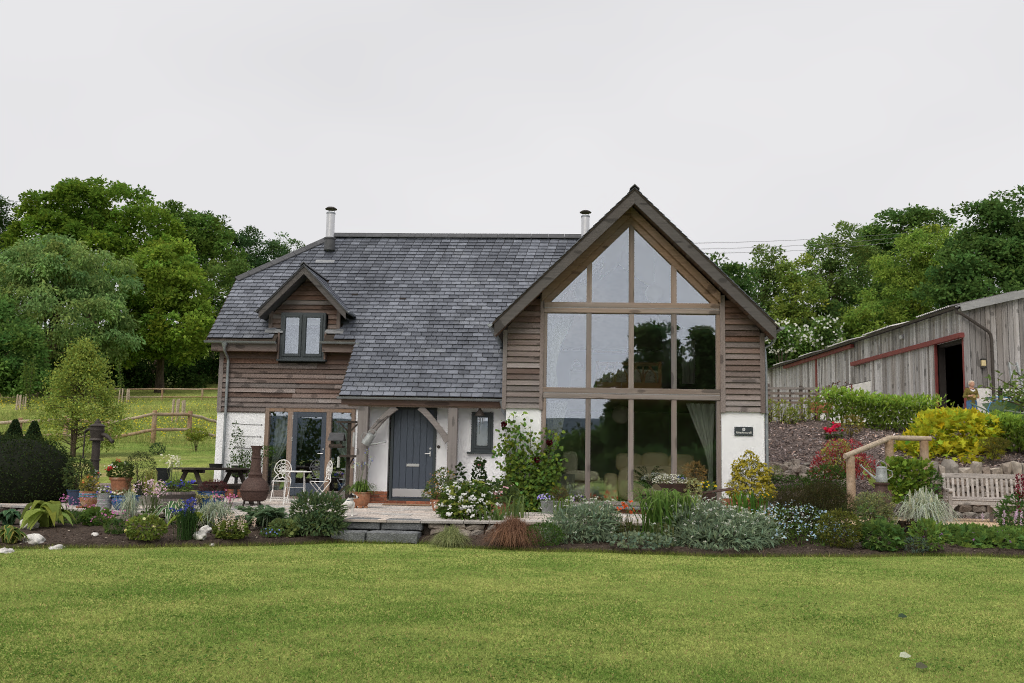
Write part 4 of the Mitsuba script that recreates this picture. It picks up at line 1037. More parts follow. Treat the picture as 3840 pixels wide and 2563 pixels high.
# grass: the lawn's blades, denser near the camera; meadow grass and buttercups
r = np.random.default_rng(77)
def grass_field(n, x, y, z, hmin, hmax, w, lean, ca, cb, straw, tf):
    P = np.stack([x, y, z], 1)
    a, b = tf(x, y)
    t = sstep(0.34, 0.66, 0.55 * a + 0.45 * b + r.normal(0, 0.10, n))[:, None]
    c = np.asarray(ca) * (1 - t) + np.asarray(cb) * t
    s = r.random(n) < straw
    c[s] = np.array((0.30, 0.24, 0.11))
    c *= np.exp(r.normal(0, 0.22, (n, 1)))
    D = unit(np.concatenate([r.normal(0, lean, (n, 2)), np.ones((n, 1))], 1))
    return leaves(Mesh(), P, D, unit(r.normal(size=(n, 3)) * [1, 1, 0.1]), r.uniform(hmin, hmax, n), w * r.uniform(0.7, 1.3, n), 'tri', c)
npf = lambda x, y: (meshkit.fbm(np.stack([x * 0.8, y * 0.9 + 3, 0 * x + 1], -1), 3, seed=1), meshkit.fbm(np.stack([x * 3.1 + 9, y * 3.6, 0 * x + 2], -1), 3, seed=2))
n = 560000
u = r.random(n)
y = 5.2 * (18.2 / 5.2) ** (u ** 0.9)                                        # crowded near the front
x = r.uniform(-1, 1, n) * (y * 0.60 + 1.2) - 0.06 * y
k = y < edge_y(x) + 0.02
x, y = x[k], y[k]
tall = 1 + 1.5 * sstep(0.66, 0.8, meshkit.fbm(np.stack([x * 1.3, y * 1.6, 0 * x + 9], -1), 3, seed=12))
g = grass_field(len(x), x, y, lawn_z(x, y) - 0.004, 0.016, 0.038, 0.005 + 0.0006 * y.mean(), 0.85, (0.108, 0.176, 0.038), (0.238, 0.276, 0.086), 0.07, npf)
single('lawn_grass', 'short mown grass blades of the lawn', None, g, 'leaf', kind='stuff')
n = 9000
x = r.uniform(-9, 9, n); y = edge_y(x) - r.random(n) ** 2 * 0.12 + 0.03
g = grass_field(n, x, y, lawn_z(x, y) - 0.004, 0.05, 0.10, 0.007, 0.5, (0.085, 0.125, 0.022), (0.15, 0.17, 0.045), 0.04, npf)
single('lawn_fringe', 'longer untrimmed grass along the lawn edge', None, g, 'leaf', kind='stuff')
n = 90000
y = 22.0 + 52 * r.random(n) ** 1.25
x = -9.3 - r.random(n) * (6 + y * 0.52)
f2 = lambda x, y: (meshkit.fbm(np.stack([x * 0.12, y * 0.15, 0 * x], -1), 3, seed=1), meshkit.fbm(np.stack([x * 0.8, y * 1.3, 0 * x], -1), 3, seed=2))
long_ = (0.11 + 0.30 * sstep(30, 37, y)) * (0.6 + 0.9 * meshkit.noise(np.stack([x * 0.7, y * 0.7, 0 * x], -1)))
g = grass_field(n, x, y, ground_z(x, y) - 0.02, 0.6, 1.25, 0.022, 0.42, (0.095, 0.145, 0.032), (0.18, 0.205, 0.06), 0.14, f2)
# blade heights follow the mowing: short on the bank, long beyond the fence
V = g.V[0].reshape(-1, 3, 3); base = V[:, [0, 2]].mean(1, keepdims=True)
g.V[0] = (base + (V - base) * np.stack([1 + 0 * long_, 1 + 0 * long_, 1 + 0 * long_], 1)[:, None] * np.concatenate([np.ones((n, 1, 1)) * 0.0 + long_[:, None, None]] * 3, 2) * [1, 1, 1]).reshape(-1, 3)
w_ = 0.02 / np.maximum(long_, 0.05)
single('meadow_grass', 'long meadow grass on the bank and beyond the rail fence', None, g, 'leaf', kind='stuff')
n = 7500
y = 36.5 + 26 * r.random(n) ** 1.2; x = -8.9 - r.random(n) * (6 + y * 0.5)
k = meshkit.fbm(np.stack([x * 0.16, y * 0.2, 0 * x], -1), 3, seed=14) + r.normal(0, 0.06, n) > 0.46
x, y = x[k], y[k]; n = len(x)
g = leaves(Mesh(), np.stack([x, y, ground_z(x, y) + r.uniform(0.2, 0.46, n)], 1), rand_dirs(n, r) * [1, 1, 0.2], unit(r.normal(size=(n, 3)) * 0.4 + [0, -0.6, 1]), 0.055, 0.055, 'round', tint((0.72, 0.50, 0.03), n, 0.15, 0.05, r))
single('buttercups', 'yellow buttercups scattered through the meadow grass', None, g, 'leaf', kind='stuff')

# ---------------------------------------------------------------- trees
def crown(g, blobs, n_clumps, per, rc, L, W, base, r, kind='diamond', flat=0.7, hang=0.0, var=0.2, hue=0.07, cvar=0.16, shell=0.75):
    L, W, base, per = L * 0.98, W * 0.98, np.asarray(base) * (1.48, 1.68, 1.42), int(per * 1.75)
    C, D, _ = fill_blobs([(*b[:3], *(max(0.45 * q, q - 0.62 * rc) for q in b[3:])) for b in blobs], n_clumps, r, shell)
    rad = rc * r.uniform(0.65, 1.3, n_clumps)
    cc = tint(base, n_clumps, cvar, 0.07, r)
    k = np.repeat(np.arange(n_clumps), per)
    n = len(k)
    d = unit(r.normal(size=(n, 3)) + 0.5 * D[k] + [0, 0, 0.35])
    P = C[k] + d * (rad[k] * r.random(n) ** 0.42)[:, None] * [1, 1, flat]
    c = np.clip(cc[k] * tint((1, 1, 1), n, var, hue, r), 0.002, 0.9) if False else cc[k] * np.exp(r.normal(0, var, (n, 1))) * np.stack([1 + r.normal(0, hue, n)] * 1 + [np.ones(n), np.ones(n)], 1)
    dirs = unit(d * [1, 1, 0.5] + r.normal(size=(n, 3)) * 0.6 - [0, 0, hang])
    leaves(g, P, dirs, unit(r.normal(size=(n, 3)) * 0.55 + d * 0.35 + [0, 0, 0.7]), L * r.uniform(0.6, 1.3, n), W * r.uniform(0.6, 1.3, n), kind, c)
    return C


def limbs(g, foot, top, r0, targets, r, n=14, bend=0.25):
    foot, top = np.asarray(foot, float), np.asarray(top, float)
    mid = (foot + top) / 2 + [r.normal(0, 0.15), 0, 0]
    t = np.linspace(0, 1, 7)[:, None]
    path = foot * (1 - t) ** 2 + 2 * mid * t * (1 - t) + top * t ** 2
    tube(g, path, np.interp(t[:, 0], [0, 0.08, 1], [r0 * 1.35, r0, r0 * 0.3]), 8)
    for q in targets[r.choice(len(targets), min(n, len(targets)), replace=False)]:
        f = r.uniform(0.35, 0.9)
        a = path[int(f * 6)]
        m = a * 0.5 + q * 0.5 + [0, 0, bend * np.linalg.norm(q - a) * 0.3]
        pp = a * (1 - t) ** 2 + 2 * m * t * (1 - t) + q * t ** 2
        tube(g, pp, np.linspace(r0 * 0.42 * (1.2 - f), r0 * 0.06, 7), 5)


def tree(name, label, foot, blobs, base, clumps=150, per=60, rc=1.1, L=0.4, W=0.26, r0=0.3, top=0.8, group=None, seed=0, cat='tree', nl=14, **k):
    r = np.random.default_rng(1000 + seed)
    blobs = [(*c, rx, rx * 0.85, rz) for c, rx, rz in blobs]
    t = thing(name, label, cat, group)
    g = Mesh()
    C = crown(g, blobs, clumps, per, rc, L, W, base, r, **k)
    part(t, 'crown', g, 'leaf')
    zf = float(ground_z(foot[0], foot[1])) - 0.2
    hi = max(b[2] + b[5] * 0.5 for b in blobs)
    cx = np.mean([b[0] for b in blobs]); cy_ = np.mean([b[1] for b in blobs])
    g = Mesh()
    limbs(g, (foot[0], foot[1], zf), (foot[0] + (cx - foot[0]) * top, foot[1] + (cy_ - foot[1]) * top, zf + (hi - zf) * top), r0, C, r, nl)
    part(t, 'trunk', g, 'bark', 40)
    return t


GL_, GR_ = 'trees of the wood on the left hillside', 'trees of the wood behind the barn'
OAK, DARK, PALE, YEL, OLIVE = (0.072, 0.105, 0.018), (0.034, 0.058, 0.016), (0.098, 0.125, 0.045), (0.120, 0.150, 0.026), (0.075, 0.098, 0.022)
tree('oak_tree', 'tall round crowned oak, highest of the trees left of the house', (-44, 88), [((-46.301, 86, 23.221), 4.4, 3.0), ((-43.79, 88, 24.001), 4.6, 3.2), ((-47.318, 85, 20.484), 3.6, 2.6), ((-39.846, 87, 21.487), 4.2, 3.2), ((-43.485, 85, 19.033), 4.6, 3.2), ((-36.712, 86, 18.304), 3.6, 3.2)], OAK, 300, 62, 1.05, 0.36, 0.26, 0.5, group=GL_, seed=1, nl=26)
tree('oak_tree', 'bright yellow green spreading oak beside the roof, left of the dormer', (-34, 80), [((-33.69, 80, 17.127), 2.6, 2.4), ((-34.53, 78, 14.937), 3.6, 2.6), ((-31.746, 79, 14.241), 2.4, 2.6), ((-32.533, 78, 11.64), 3.6, 3.2), ((-35.166, 78, 10.951), 3.0, 2.6)], (0.092, 0.120, 0.022), 230, 62, 0.95, 0.34, 0.24, 0.36, group=GL_, seed=2, nl=20)
tree('weeping_tree', 'pale grey green drooping tree in front of the tall oak', (-40, 72), [((-38.854, 72, 15.28), 4.4, 2.7), ((-41.101, 71, 13.635), 3.6, 3.2), ((-35.85, 72, 14.27), 3.0, 2.6), ((-38.093, 70, 11.085), 5.0, 3.0), ((-34.481, 71, 10.464), 2.6, 2.8)], (0.105, 0.135, 0.055), 300, 58, 0.85, 0.34, 0.15, 0.36, group=GL_, seed=3, hang=0.9, nl=20)
tree('conifer', 'dark conifer at the left edge behind the drooping tree', (-53, 88), [((-53.269, 86, 21.681), 2.4, 3.0), ((-52.394, 87, 19.394), 3.0, 2.6), ((-53.143, 86, 23.191), 1.6, 2.2), ((-53.055, 86, 16.197), 3.8, 3)], (0.030, 0.050, 0.018), 120, 60, 0.85, 0.42, 0.12, 0.3, group=GL_, seed=4, hang=0.5)
tree('hazel_tree', 'mid green bushy tree low at the left edge of the wood', (-41, 66), [((-37.978, 64, 7.856), 2.8, 2.6), ((-39.861, 65, 9.787), 2.6, 2.4), ((-37.103, 64, 6.245), 2.4, 1.4)], (0.060, 0.095, 0.030), 130, 60, 0.8, 0.3, 0.2, 0.2, group=GL_, seed=5)
tree('woodland_tree', 'thin crowned tree rising behind the bright oak', (-36, 98), [((-40.862, 97, 25.221), 2.8, 2.0), ((-37.716, 97, 24.116), 2.6, 2.0), ((-39.165, 96, 22.213), 3.2, 2.4), ((-35.243, 96, 21.139), 2.6, 2.8)], (0.060, 0.090, 0.022), 110, 55, 1.0, 0.36, 0.24, 0.3, group=GL_, seed=6, nl=22)
tree('woodland_tree', 'dark open tree with bare twigs showing against the sky', (-32, 104), [((-38.036, 100, 25.113), 2.2, 1.8), ((-36.504, 100, 23.396), 2.4, 1.6), ((-38.783, 100, 23.095), 1.6, 1.6)], (0.036, 0.058, 0.022), 62, 34, 0.75, 0.30, 0.24, 0.26, group=GL_, seed=7, nl=26)
tree('conifer', 'dark pointed pine just above the left end of the roof', (-29, 104), [((-34.636, 102, 24.437), 1.6, 1.6), ((-33.105, 102, 22.987), 2.2, 1.6), ((-31.596, 102, 21.834), 2.6, 2.2), ((-34.39, 101, 20.46), 3.4, 2.4)], (0.036, 0.060, 0.026), 110, 50, 0.85, 0.34, 0.16, 0.26, group=GL_, seed=8)
tree('woodland_tree', 'sparse treetop showing over the hip of the roof', (-25, 108), [((-32.32, 106, 24.454), 1.3, 1.6), ((-30.784, 106, 23.859), 1.6, 1.8), ((-31.874, 106, 21.439), 2.4, 2.2), ((-30.032, 106, 20.553), 2.2, 2.2)], (0.048, 0.074, 0.026), 62, 36, 0.75, 0.28, 0.2, 0.2, group=GL_, seed=9)
tree('woodland_tree', 'olive green tree tucked behind the roof verge', (-31, 88), [((-31.652, 88, 16.739), 2.6, 3.2), ((-32.352, 87, 13.358), 3.0, 3.2), ((-30.66, 88, 12.283), 2.4, 3.0)], (0.060, 0.082, 0.024), 150, 55, 0.95, 0.32, 0.2, 0.28, group=GL_, seed=10)
for i, (u, v_, y_, rx, rz, lab) in enumerate(((330, 1370, 84, 4.2, 3.2, 'dark thicket tree at the foot of the wood behind the birch'), (560, 1380, 86, 4.6, 2.6, 'dark thicket tree at the foot of the wood right of the birch'), (740, 1350, 92, 4.0, 3.2, 'dark thicket tree beside the white house wall'), (120, 1400, 76, 4.2, 2.8, 'dark thicket tree behind the post stumps at far left'))):
    P0 = {330: (-42.297, 84, 9.505), 560: (-37.649, 86, 9.772), 740: (-35.601, 92, 10.933), 120: (-42.813, 76, 8.03)}[u]
    tree('thicket_tree', lab, (P0[0], P0[1]), [(P0, rx, rz), ((P0[0] + 1.2, P0[1] + 1, P0[2] - 2.0), rx * 0.9, rz * 0.8)], (0.030, 0.050, 0.016), 120, 50, 1.0, 0.32, 0.22, 0.2, group=GL_, seed=20 + i)

tree('woodland_tree', 'dark green tree showing behind the right slope of the gable', (8.5, 74), [((10.797, 72, 15.062), 1.6, 1.7), ((12.15, 72, 14.676), 1.6, 1.6), ((12.131, 72, 12.499), 2.2, 2.6), ((10.783, 72, 12.88), 2.2, 2.2)], (0.042, 0.070, 0.024), 90, 55, 0.8, 0.28, 0.2, 0.25, group=GR_, seed=30)
tree('woodland_tree', 'slender light tree next to the gable, first right of the dark one', (13.5, 76), [((15.088, 75, 16.699), 1.3, 1.7), ((14.46, 75, 14.626), 1.5, 2.0), ((16.268, 75, 14.848), 1.6, 2.2), ((15.024, 74, 11.623), 2.0, 2.2)], (0.075, 0.100, 0.034), 100, 44, 0.7, 0.26, 0.17, 0.2, group=GR_, seed=31, nl=24)
tree('woodland_tree', 'yellow green airy tree between the gable and the tall thin tree', (16.3, 72), [((16.597, 72, 15.506), 1.4, 1.6), ((16.949, 72, 13.531), 1.9, 1.8), ((15.958, 72, 11.361), 2.0, 1.8)], (0.105, 0.128, 0.034), 85, 48, 0.75, 0.26, 0.17, 0.2, group=GR_, seed=32, nl=18)
tree('ash_tree', 'tall thin ash with forked limbs showing, centre of the right hand wood', (19.5, 78), [((21.497, 77, 19.066), 1.5, 1.5), ((19.832, 77, 17.99), 1.6, 1.6), ((22.479, 77, 17.159), 1.6, 1.8), ((20.606, 77, 15.664), 1.9, 1.8), ((19.165, 77, 15.229), 1.4, 1.6)], (0.075, 0.100, 0.034), 88, 42, 0.75, 0.27, 0.17, 0.26, group=GR_, seed=33, nl=32)
tree('woodland_tree', 'dark broad tree behind the feathery yellow green one', (26.5, 90), [((29.743, 88, 22.597), 2.8, 2.0), ((27.595, 88, 20.882), 2.6, 2.2), ((32.082, 88, 22.853), 2.6, 1.7), ((26.742, 87, 17.549), 3.0, 3.0)], (0.052, 0.082, 0.026), 150, 55, 1.0, 0.33, 0.22, 0.35, group=GR_, seed=34, nl=20)
tree('willow', 'large feathery yellow green tree above the barn roof', (24.5, 72), [((25.641, 71, 16.94), 2.3, 2.2), ((24.107, 71, 15.759), 2.4, 2.0), ((26.719, 71, 15.584), 2.2, 2.2), ((23.485, 71, 13.619), 2.9, 2.2), ((25.718, 71, 13.447), 2.9, 2.4), ((21.629, 70, 11.53), 2.4, 2.0)], (0.115, 0.145, 0.034), 260, 60, 0.75, 0.30, 0.11, 0.32, group=GR_, seed=35, hang=0.4, nl=26)
tree('oak_tree', 'dark oak towering at the right edge over the barn', (29, 62), [((25.887, 62, 16.865), 1.9, 1.5), ((27.7, 62, 17.387), 2.0, 2.0), ((24.243, 61, 13.759), 2.3, 1.8), ((26.277, 62, 14.313), 2.8, 2.4), ((28.073, 62, 14.665), 2.6, 2.8), ((23.231, 61, 12.254), 1.9, 1.4), ((25.458, 61, 12.109), 3.2, 1.6), ((29.174, 62, 13.996), 3, 3.5)], (0.046, 0.074, 0.024), 260, 58, 0.8, 0.28, 0.20, 0.38, group=GR_, seed=36, nl=30)
for i, (p0, rx, rz, c, lab) in enumerate((((15.046, 68, 9.146), 2.2, 1.8, (0.050, 0.078, 0.022), 'leafy shrub at the wood edge left of the barn roof'), ((19.01, 72, 11.394), 2.4, 2.0, (0.042, 0.064, 0.020), 'shadowy shrub beneath the tall thin ash'), ((16.352, 66, 9.117), 1.8, 1.5, (0.085, 0.115, 0.032), 'fresh green shrub peeping over the barn eaves'), ((12.325, 66, 8.71), 1.9, 2.2, (0.034, 0.056, 0.018), 'dark shrub against the gable gutter'), ((22.908, 78, 14.374), 2.6, 3.0, (0.040, 0.064, 0.018), 'dark tree trunked shrub between ash and willow'))):
    tree('thicket_tree', lab, (p0[0], p0[1]), [(p0, rx, rz), ((p0[0] + 0.7, p0[1], p0[2] - 1.6), rx, rz)], c, 90, 46, 0.75, 0.28, 0.19, 0.15, group=GR_, seed=40 + i)
for i, p0 in enumerate(((13.239, 62, 9.378), (15.873, 62, 9.745))):
    r = np.random.default_rng(90 + i)
    tree('hawthorn', ('white flowering hawthorn spray beside the gable gutter', 'white flowering hawthorn half hidden above the barn eaves')[i], (p0[0], p0[1]), [(p0, 1.0, 0.9)], (0.07, 0.10, 0.03), 24, 60, 0.5, 0.2, 0.14, 0.08, group=GR_, seed=60 + i)
    P, D, _ = fill_blobs([(*p0, 1.0, 0.8, 0.8)], 160, r)
    part('hawthorn' if i == 0 else 'hawthorn_001', 'blossom', leaves(Mesh(), P + D * 0.3, rand_dirs(160, r), rand_dirs(160, r, 0.5), 0.16, 0.16, 'round', tint((0.62, 0.62, 0.55), 160, 0.12, 0.03, r)), 'leaf')

MIR = lambda p: (p[0], 40.3 - p[1], p[2])     # a point's mirror image in the wing's front, y = 20.15
# what the panes mirror: garden trees and a wooded hill on the camera's side
tree('oak_tree', 'large dark oak across the lawn, mirrored in the middle panes', (7.9, -33), [(MIR((6.249, 73.4, 10.74)), 1.35, 1.6), (MIR((7.237, 73.4, 9.451)), 1.3, 1.4), (MIR((5.265, 73.4, 8.827)), 1.3, 1.2), (MIR((4.088, 73.4, 7.019)), 1.7, 1.1), (MIR((6.254, 73.4, 7.248)), 2.4, 1.6), (MIR((5.081, 73.4, 4.858)), 2.6, 2.0), (MIR((7.236, 73.4, 4.107)), 3.2, 2.6), (MIR((4.5, 73.4, 2.883)), 2.0, 1.6), (MIR((9.182, 73.4, 2.771)), 3.0, 2.0)], (0.030, 0.046, 0.016), 330, 62, 1.0, 0.40, 0.26, 0.4, seed=70, nl=34)
tree('oak_tree', 'second dark oak across the lawn, mirrored in the right panes', (12.8, -34), [(MIR((9.976, 74, 10.456)), 1.1, 1.5), (MIR((11.058, 74, 9.364)), 1.3, 1.5), (MIR((9.275, 74, 8.338)), 1.5, 1.5), (MIR((10.455, 74, 7.356)), 2.2, 2.0), (MIR((10.246, 74, 4.969)), 3.0, 2.6), (MIR((12.415, 74, 6.589)), 2.4, 3.0)], (0.028, 0.044, 0.016), 230, 62, 1.0, 0.40, 0.26, 0.4, seed=71, nl=20)
tree('garden_tree', 'low bushy tree across the lawn, mirrored in the left panes', (1.6, -38), [((1.2, -38, 2.4), 2.6, 1.3), ((3.6, -38, 2.8), 2.2, 1.5), ((-4.0, -44, 2.2), 3.0, 1.2)], (0.040, 0.058, 0.020), 90, 55, 0.8, 0.32, 0.2, 0.2, seed=72)
for i, (x, y, h, w) in enumerate(((-11, -9, 1.9, 2.0), (-7.5, -9.5, 1.7, 1.9), (-4.0, -9, 1.5, 1.9), (-0.4, -9.4, 1.7, 1.8), (3.0, -9, 2.0, 1.9), (6.4, -9.6, 2.1, 2.0), (10.0, -9, 2.3, 2.1), (13.8, -9.3, 2.1, 2.0), (17.5, -9, 2.3, 2.1))):
    tree('boundary_shrub', ('first', 'second', 'third', 'fourth', 'fifth', 'sixth', 'seventh', 'eighth', 'ninth')[i] + ' dark shrub from the left in the row on the near side of the lawn', (x, y), [((x, y, h * 0.5), w, h * 0.55), ((x + 0.8, y - 0.3, h * 0.8), w * 0.6, h * 0.3)], (0.024, 0.038, 0.012), 60, 44, 0.6, 0.22, 0.14, 0.06, seed=200 + i, cat='shrub', nl=5)
r = np.random.default_rng(9)
g = Mesh(); C = np.column_stack([r.uniform(-70, 70, 420), r.uniform(-78, -62, 420), 0 * r.random(420)]); C[:, 2] = 4.2 * r.random(420) ** .8 * (.65 + .7 * meshkit.noise(C * .12))
k_ = np.repeat(np.arange(420), 50); n = len(k_); leaves(g, C[k_] + r.normal(0, .8, (n, 3)), rand_dirs(n, r), rand_dirs(n, r, .6), .6, .4, 'diamond', tint((.026, .040, .018), n, .25, .1, r))
single('far_wood', 'dark belt of wood across the field, mirrored low in the panes', None, g, 'leaf', kind='stuff')
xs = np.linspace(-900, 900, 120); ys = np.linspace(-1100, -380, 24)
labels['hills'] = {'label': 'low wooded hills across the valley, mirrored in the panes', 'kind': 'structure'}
put('hills', grid(xs, ys, lambda X, Y: -6 + 46 * sstep(-380, -760, Y) * (0.6 + 0.7 * meshkit.fbm(np.stack([X * 0.004, Y * 0.003, 0 * X], -1), 4, seed=3)) - 20 * sstep(-800, -1100, Y)), 'hazy_hill_wood', True)

# ---------------------------------------------------------------- barn, fences, power lines
BC = np.array([13.35, 34.0]); BA = np.array([-0.0777, 0.997]); BN = np.array([-0.997, -0.0777]); BB = -BN
YARD = 2.66
def bp(s, n, z):
    """Barn place: s along the long wall, n out from it, height z."""
    q = BC + BA * s + BN * n
    return np.array([q[0], q[1], z])
def bbox(g, s0, s1, n0, n1, z0, z1, b=0.0, uv=None, c=None, z1b=None):
    v, f = box_vf((s1 - s0, n1 - n0, z1 - z0), b)
    v = v + [(s0 + s1) / 2, (n0 + n1) / 2, (z0 + z1) / 2]
    if z1b is not None:
        t = (v[:, 0] - s0) / (s1 - s0)
        v[:, 2] = np.where(v[:, 2] > (z0 + z1) / 2, v[:, 2] + (z1b - z1) * t, v[:, 2])
    w = np.stack([BC[0] + BA[0] * v[:, 0] + BN[0] * v[:, 1], BC[1] + BA[1] * v[:, 0] + BN[1] * v[:, 1], v[:, 2]], 1)
    return g.add(w, np.asarray(f)[:, ::-1], c, uv)
BARN = thing('barn', 'long weathered timber barn with corrugated roof and red steel door frame', 'barn')
r = np.random.default_rng(3)
EZ, SL = 6.87, 0.243
g = Mesh()
bbox(g, 2.0, 24.3, -0.30, -0.06, 2.4, EZ - 0.05); prism(g, [(0.3, 2.4), (12.0, 2.4), (12.0, EZ + 2.8), (0.3, EZ)], (*(BC + BA * 24.2), 0), (*BB, 0), (0, 0, 1), 0.1); prism(g, [(0.3, 2.4), (12.0, 2.4), (12.0, EZ + 2.8), (0.3, EZ)], (*(BC + BA * 9.0), 0), (*BB, 0), (0, 0, 1), 0.1); bbox(g, -0.02, 24.2, -12.2, -12.0, 2.4, EZ + 2.9); bbox(g, 0.22, 2.0, -0.3, -0.06, 5.70, EZ - 0.05)
bbox(g, 0.06, 0.2, -12, -0.1, 2.4, EZ - 0.05)
bbox(g, 0.0, 24.3, -12.0, -0.0, 2.45, YARD + 0.02)
part(BARN, 'frame_wall', g, 'interior_dark')
s = 0.0
while s < 24.2:
    w = r.uniform(0.12, 0.165)
    top, lo = EZ - 0.03, 2.5
    if s < 9.9: lo = 5.80                                           # above the sliding door's rail
    elif 9.9 <= s < 12.6: lo = 5.03
    elif s < 20: lo = 5.03 if s < 15 else 2.6
    part(BARN, 'board', bbox(Mesh(), s, s + w, -0.03 + r.uniform(0, 0.004), r.uniform(0.0, 0.022), lo, top, uv=(r.random(), np.clip(r.normal(0.6, 0.38), 0, 1))), 'barn_wood')
    if s < 9.9 and s > 8.1: part(BARN, 'board', bbox(Mesh(), s, s + w, -0.03, r.uniform(0.0, 0.02), 5.03, 5.78, uv=(r.random(), 0.6)), 'barn_wood')
    s += w + 0.02
SD = part(BARN, 'sliding_door', bbox(Mesh(), 1.95, 8.1, 0.03, 0.06, YARD + 0.05, 5.80), 'interior_dark', label='big sliding door of vertical boards pushed open')
s = 1.97
while s < 8.05:
    w = min(r.uniform(0.12, 0.165), 8.1 - s)
    part(SD, 'board', bbox(Mesh(), s, s + w, 0.06, r.uniform(0.078, 0.10), YARD + 0.05, 5.80, uv=(r.random(), np.clip(r.normal(0.6, 0.38), 0, 1))), 'barn_wood')
    s += w + 0.018
part(BARN, 'door_rail', bbox(Mesh(), -0.18, 10.05, 0.03, 0.20, 5.80, 5.965, b=0.01), 'red_steel')
part(BARN, 'door_rail', bbox(Mesh(), 9.95, 20.1, 0.03, 0.20, 6.62, 6.77, b=0.01), 'red_steel')
part(BARN, 'door_jamb', bbox(Mesh(), -0.02, 0.05, -0.10, 0.03, YARD, 5.80, b=0.01), 'red_steel')
part(BARN, 'door_jamb', bbox(Mesh(), 1.89, 1.95, 0.03, 0.13, YARD, 5.80, b=0.008), 'red_steel')
part(BARN, 'red_post', bbox(Mesh(), 15.0, 15.22, 0.0, 0.05, YARD, 6.6), 'red_steel')
for s0, s1 in ((8.15, 10.3), (10.38, 12.55), (12.6, 15.0)):
    part(BARN, 'concrete_panel', bbox(Mesh(), s0, s1, -0.05, 0.03, 2.4, 5.0, b=0.01), 'concrete')
part(BARN, 'panel_post', bbox(Mesh(), 10.3, 10.38, 0.0, 0.06, 2.4, 5.0), 'red_steel')
x = 0.0                                                              # gable end: boards across the front
while x < 11.8:
    w = r.uniform(0.14, 0.21)
    lo = 4.12
    g = Mesh()
    v, f = box_vf((w, 0.03, 1.0)); v = v + [x + w / 2, 0, 0.5]
    top = EZ - 0.03 + SL * (x + v[:, 0] * 0)
    zz = np.where(v[:, 2] > 0.5, EZ + 0.0 + SL * v[:, 0], lo)
    o = r.uniform(0, 0.02)
    q = BC + BB * v[:, :1] + np.array([0.0777, -0.997]) * (v[:, 1:2] + 0.0 + o)
    part(BARN, 'board', g.add(np.column_stack([q, zz]), np.asarray(f)[:, ::-1], uv=(r.random(), np.clip(r.normal(0.35, 0.25), 0, 1))), 'barn_wood')
    x += w + 0.018
for x0, x1 in ((0.12, 1.10), (1.28, 6.0), (6.05, 11.0)):
    v, f = box_vf((x1 - x0, 0.08, 1.7), 0.01); v = v + [(x0 + x1) / 2, 0.06, 3.25]
    q = BC + BB * v[:, :1] + np.array([0.0777, -0.997]) * (0.06 - v[:, 1:2])
    part(BARN, 'concrete_panel', Mesh().add(np.column_stack([q, v[:, 2]]), f), 'concrete')
# corrugated roof with lapped rooflights
def sheet_roof(g, s0, s1, n0, n1, lift):
    m = int((s1 - s0) / 0.0375)
    ss = np.linspace(s0, s1, m)
    wav = 0.022 * np.sin(ss * 2 * np.pi / 0.15)
    rows = []
    for n in (n0, n1):
        q = BC + BA * ss[:, None] + BN * n
        rows.append(np.column_stack([q, EZ + 0.06 - SL * n + wav + lift]))
    v = np.vstack(rows); i = np.arange(m - 1)
    v = np.vstack([v, v - [0, 0, 0.012]])
    return g.add(v, np.vstack([np.stack([i, i + m, i + m + 1, i + 1], 1), np.stack([i + 2 * m, i + 2 * m + 1, i + 3 * m + 1, i + 3 * m], 1), np.stack([i, i + 1, i + 2 * m + 1, i + 2 * m], 1)]))
part(BARN, 'corrugated_roof', sheet_roof(Mesh(), -0.2, 24.5, 0.22, -12.0, 0.0), 'barn_sheet')
for a, b in ((0.5, 3.2), (5.5, 8.6), (10.2, 12.8), (15.2, 17.4), (20.0, 22.0)):
    part(BARN, 'rooflight', sheet_roof(Mesh(), a, b, 0.20, -2.2, 0.10), 'concrete')
g = Mesh()
q0, q1 = bp(-0.22, 0.15, EZ - 0.06), bp(-0.22, -12.0, EZ - 0.06 + SL * 12.15)
beam(g, q0, q1, 0.05, 0.26); part(BARN, 'verge_trim', g, 'barn_sheet')
g = Mesh(); a = np.linspace(math.pi, 2 * math.pi, 8)
prof = [(math.cos(t) * 0.075, math.sin(t) * 0.075) for t in a] + [(math.cos(t) * 0.066, math.sin(t) * 0.066) for t in a[::-1]]
v = np.array([bp(s_, 0.30 + x_, EZ - 0.02 + z_) for s_ in (-0.25, 24.5) for x_, z_ in prof]); n = len(prof)
part(BARN, 'gutter', g.add(v, [[i, (i + 1) % n, (i + 1) % n + n, i + n] for i in range(n)]), 'cast_iron', 35)
part(BARN, 'downpipe', tube(Mesh(), [(13.08, 33.86, 6.80), (13.10, 33.84, 6.66), (13.27, 33.82, 6.60), (14.12, 33.84, 6.02), (14.2, 33.86, 5.92), (14.235, 33.87, 5.75), (14.235, 33.87, 2.7)], 0.055, 8), 'cast_iron', 40)
g = Mesh(); bbox(g, -0.16, -0.02, -0.70, -0.54, 4.78, 4.84, 0.01, c=(0.03, 0.03, 0.03)); bbox(g, -0.15, -0.03, -0.69, -0.55, 4.84, 5.06, 0.02, c=(0.55, 0.45, 0.25)); bbox(g, -0.17, -0.02, -0.70, -0.54, 5.06, 5.10, 0.01, c=(0.03, 0.03, 0.03))
single('wall_lamp', 'small black bulkhead lamp with amber glass right of the barn door', 'lamp', g, 'satin')
g = Mesh(); bbox(g, 4.75, 4.95, 0.02, 0.12, 6.36, 6.52, 0.02, c=(0.35, 0.35, 0.36)); single('security_light', 'small grey security light high on the barn boards', 'lamp', g, 'satin')
g = Mesh(); p = (14.158, 37, 3.464)
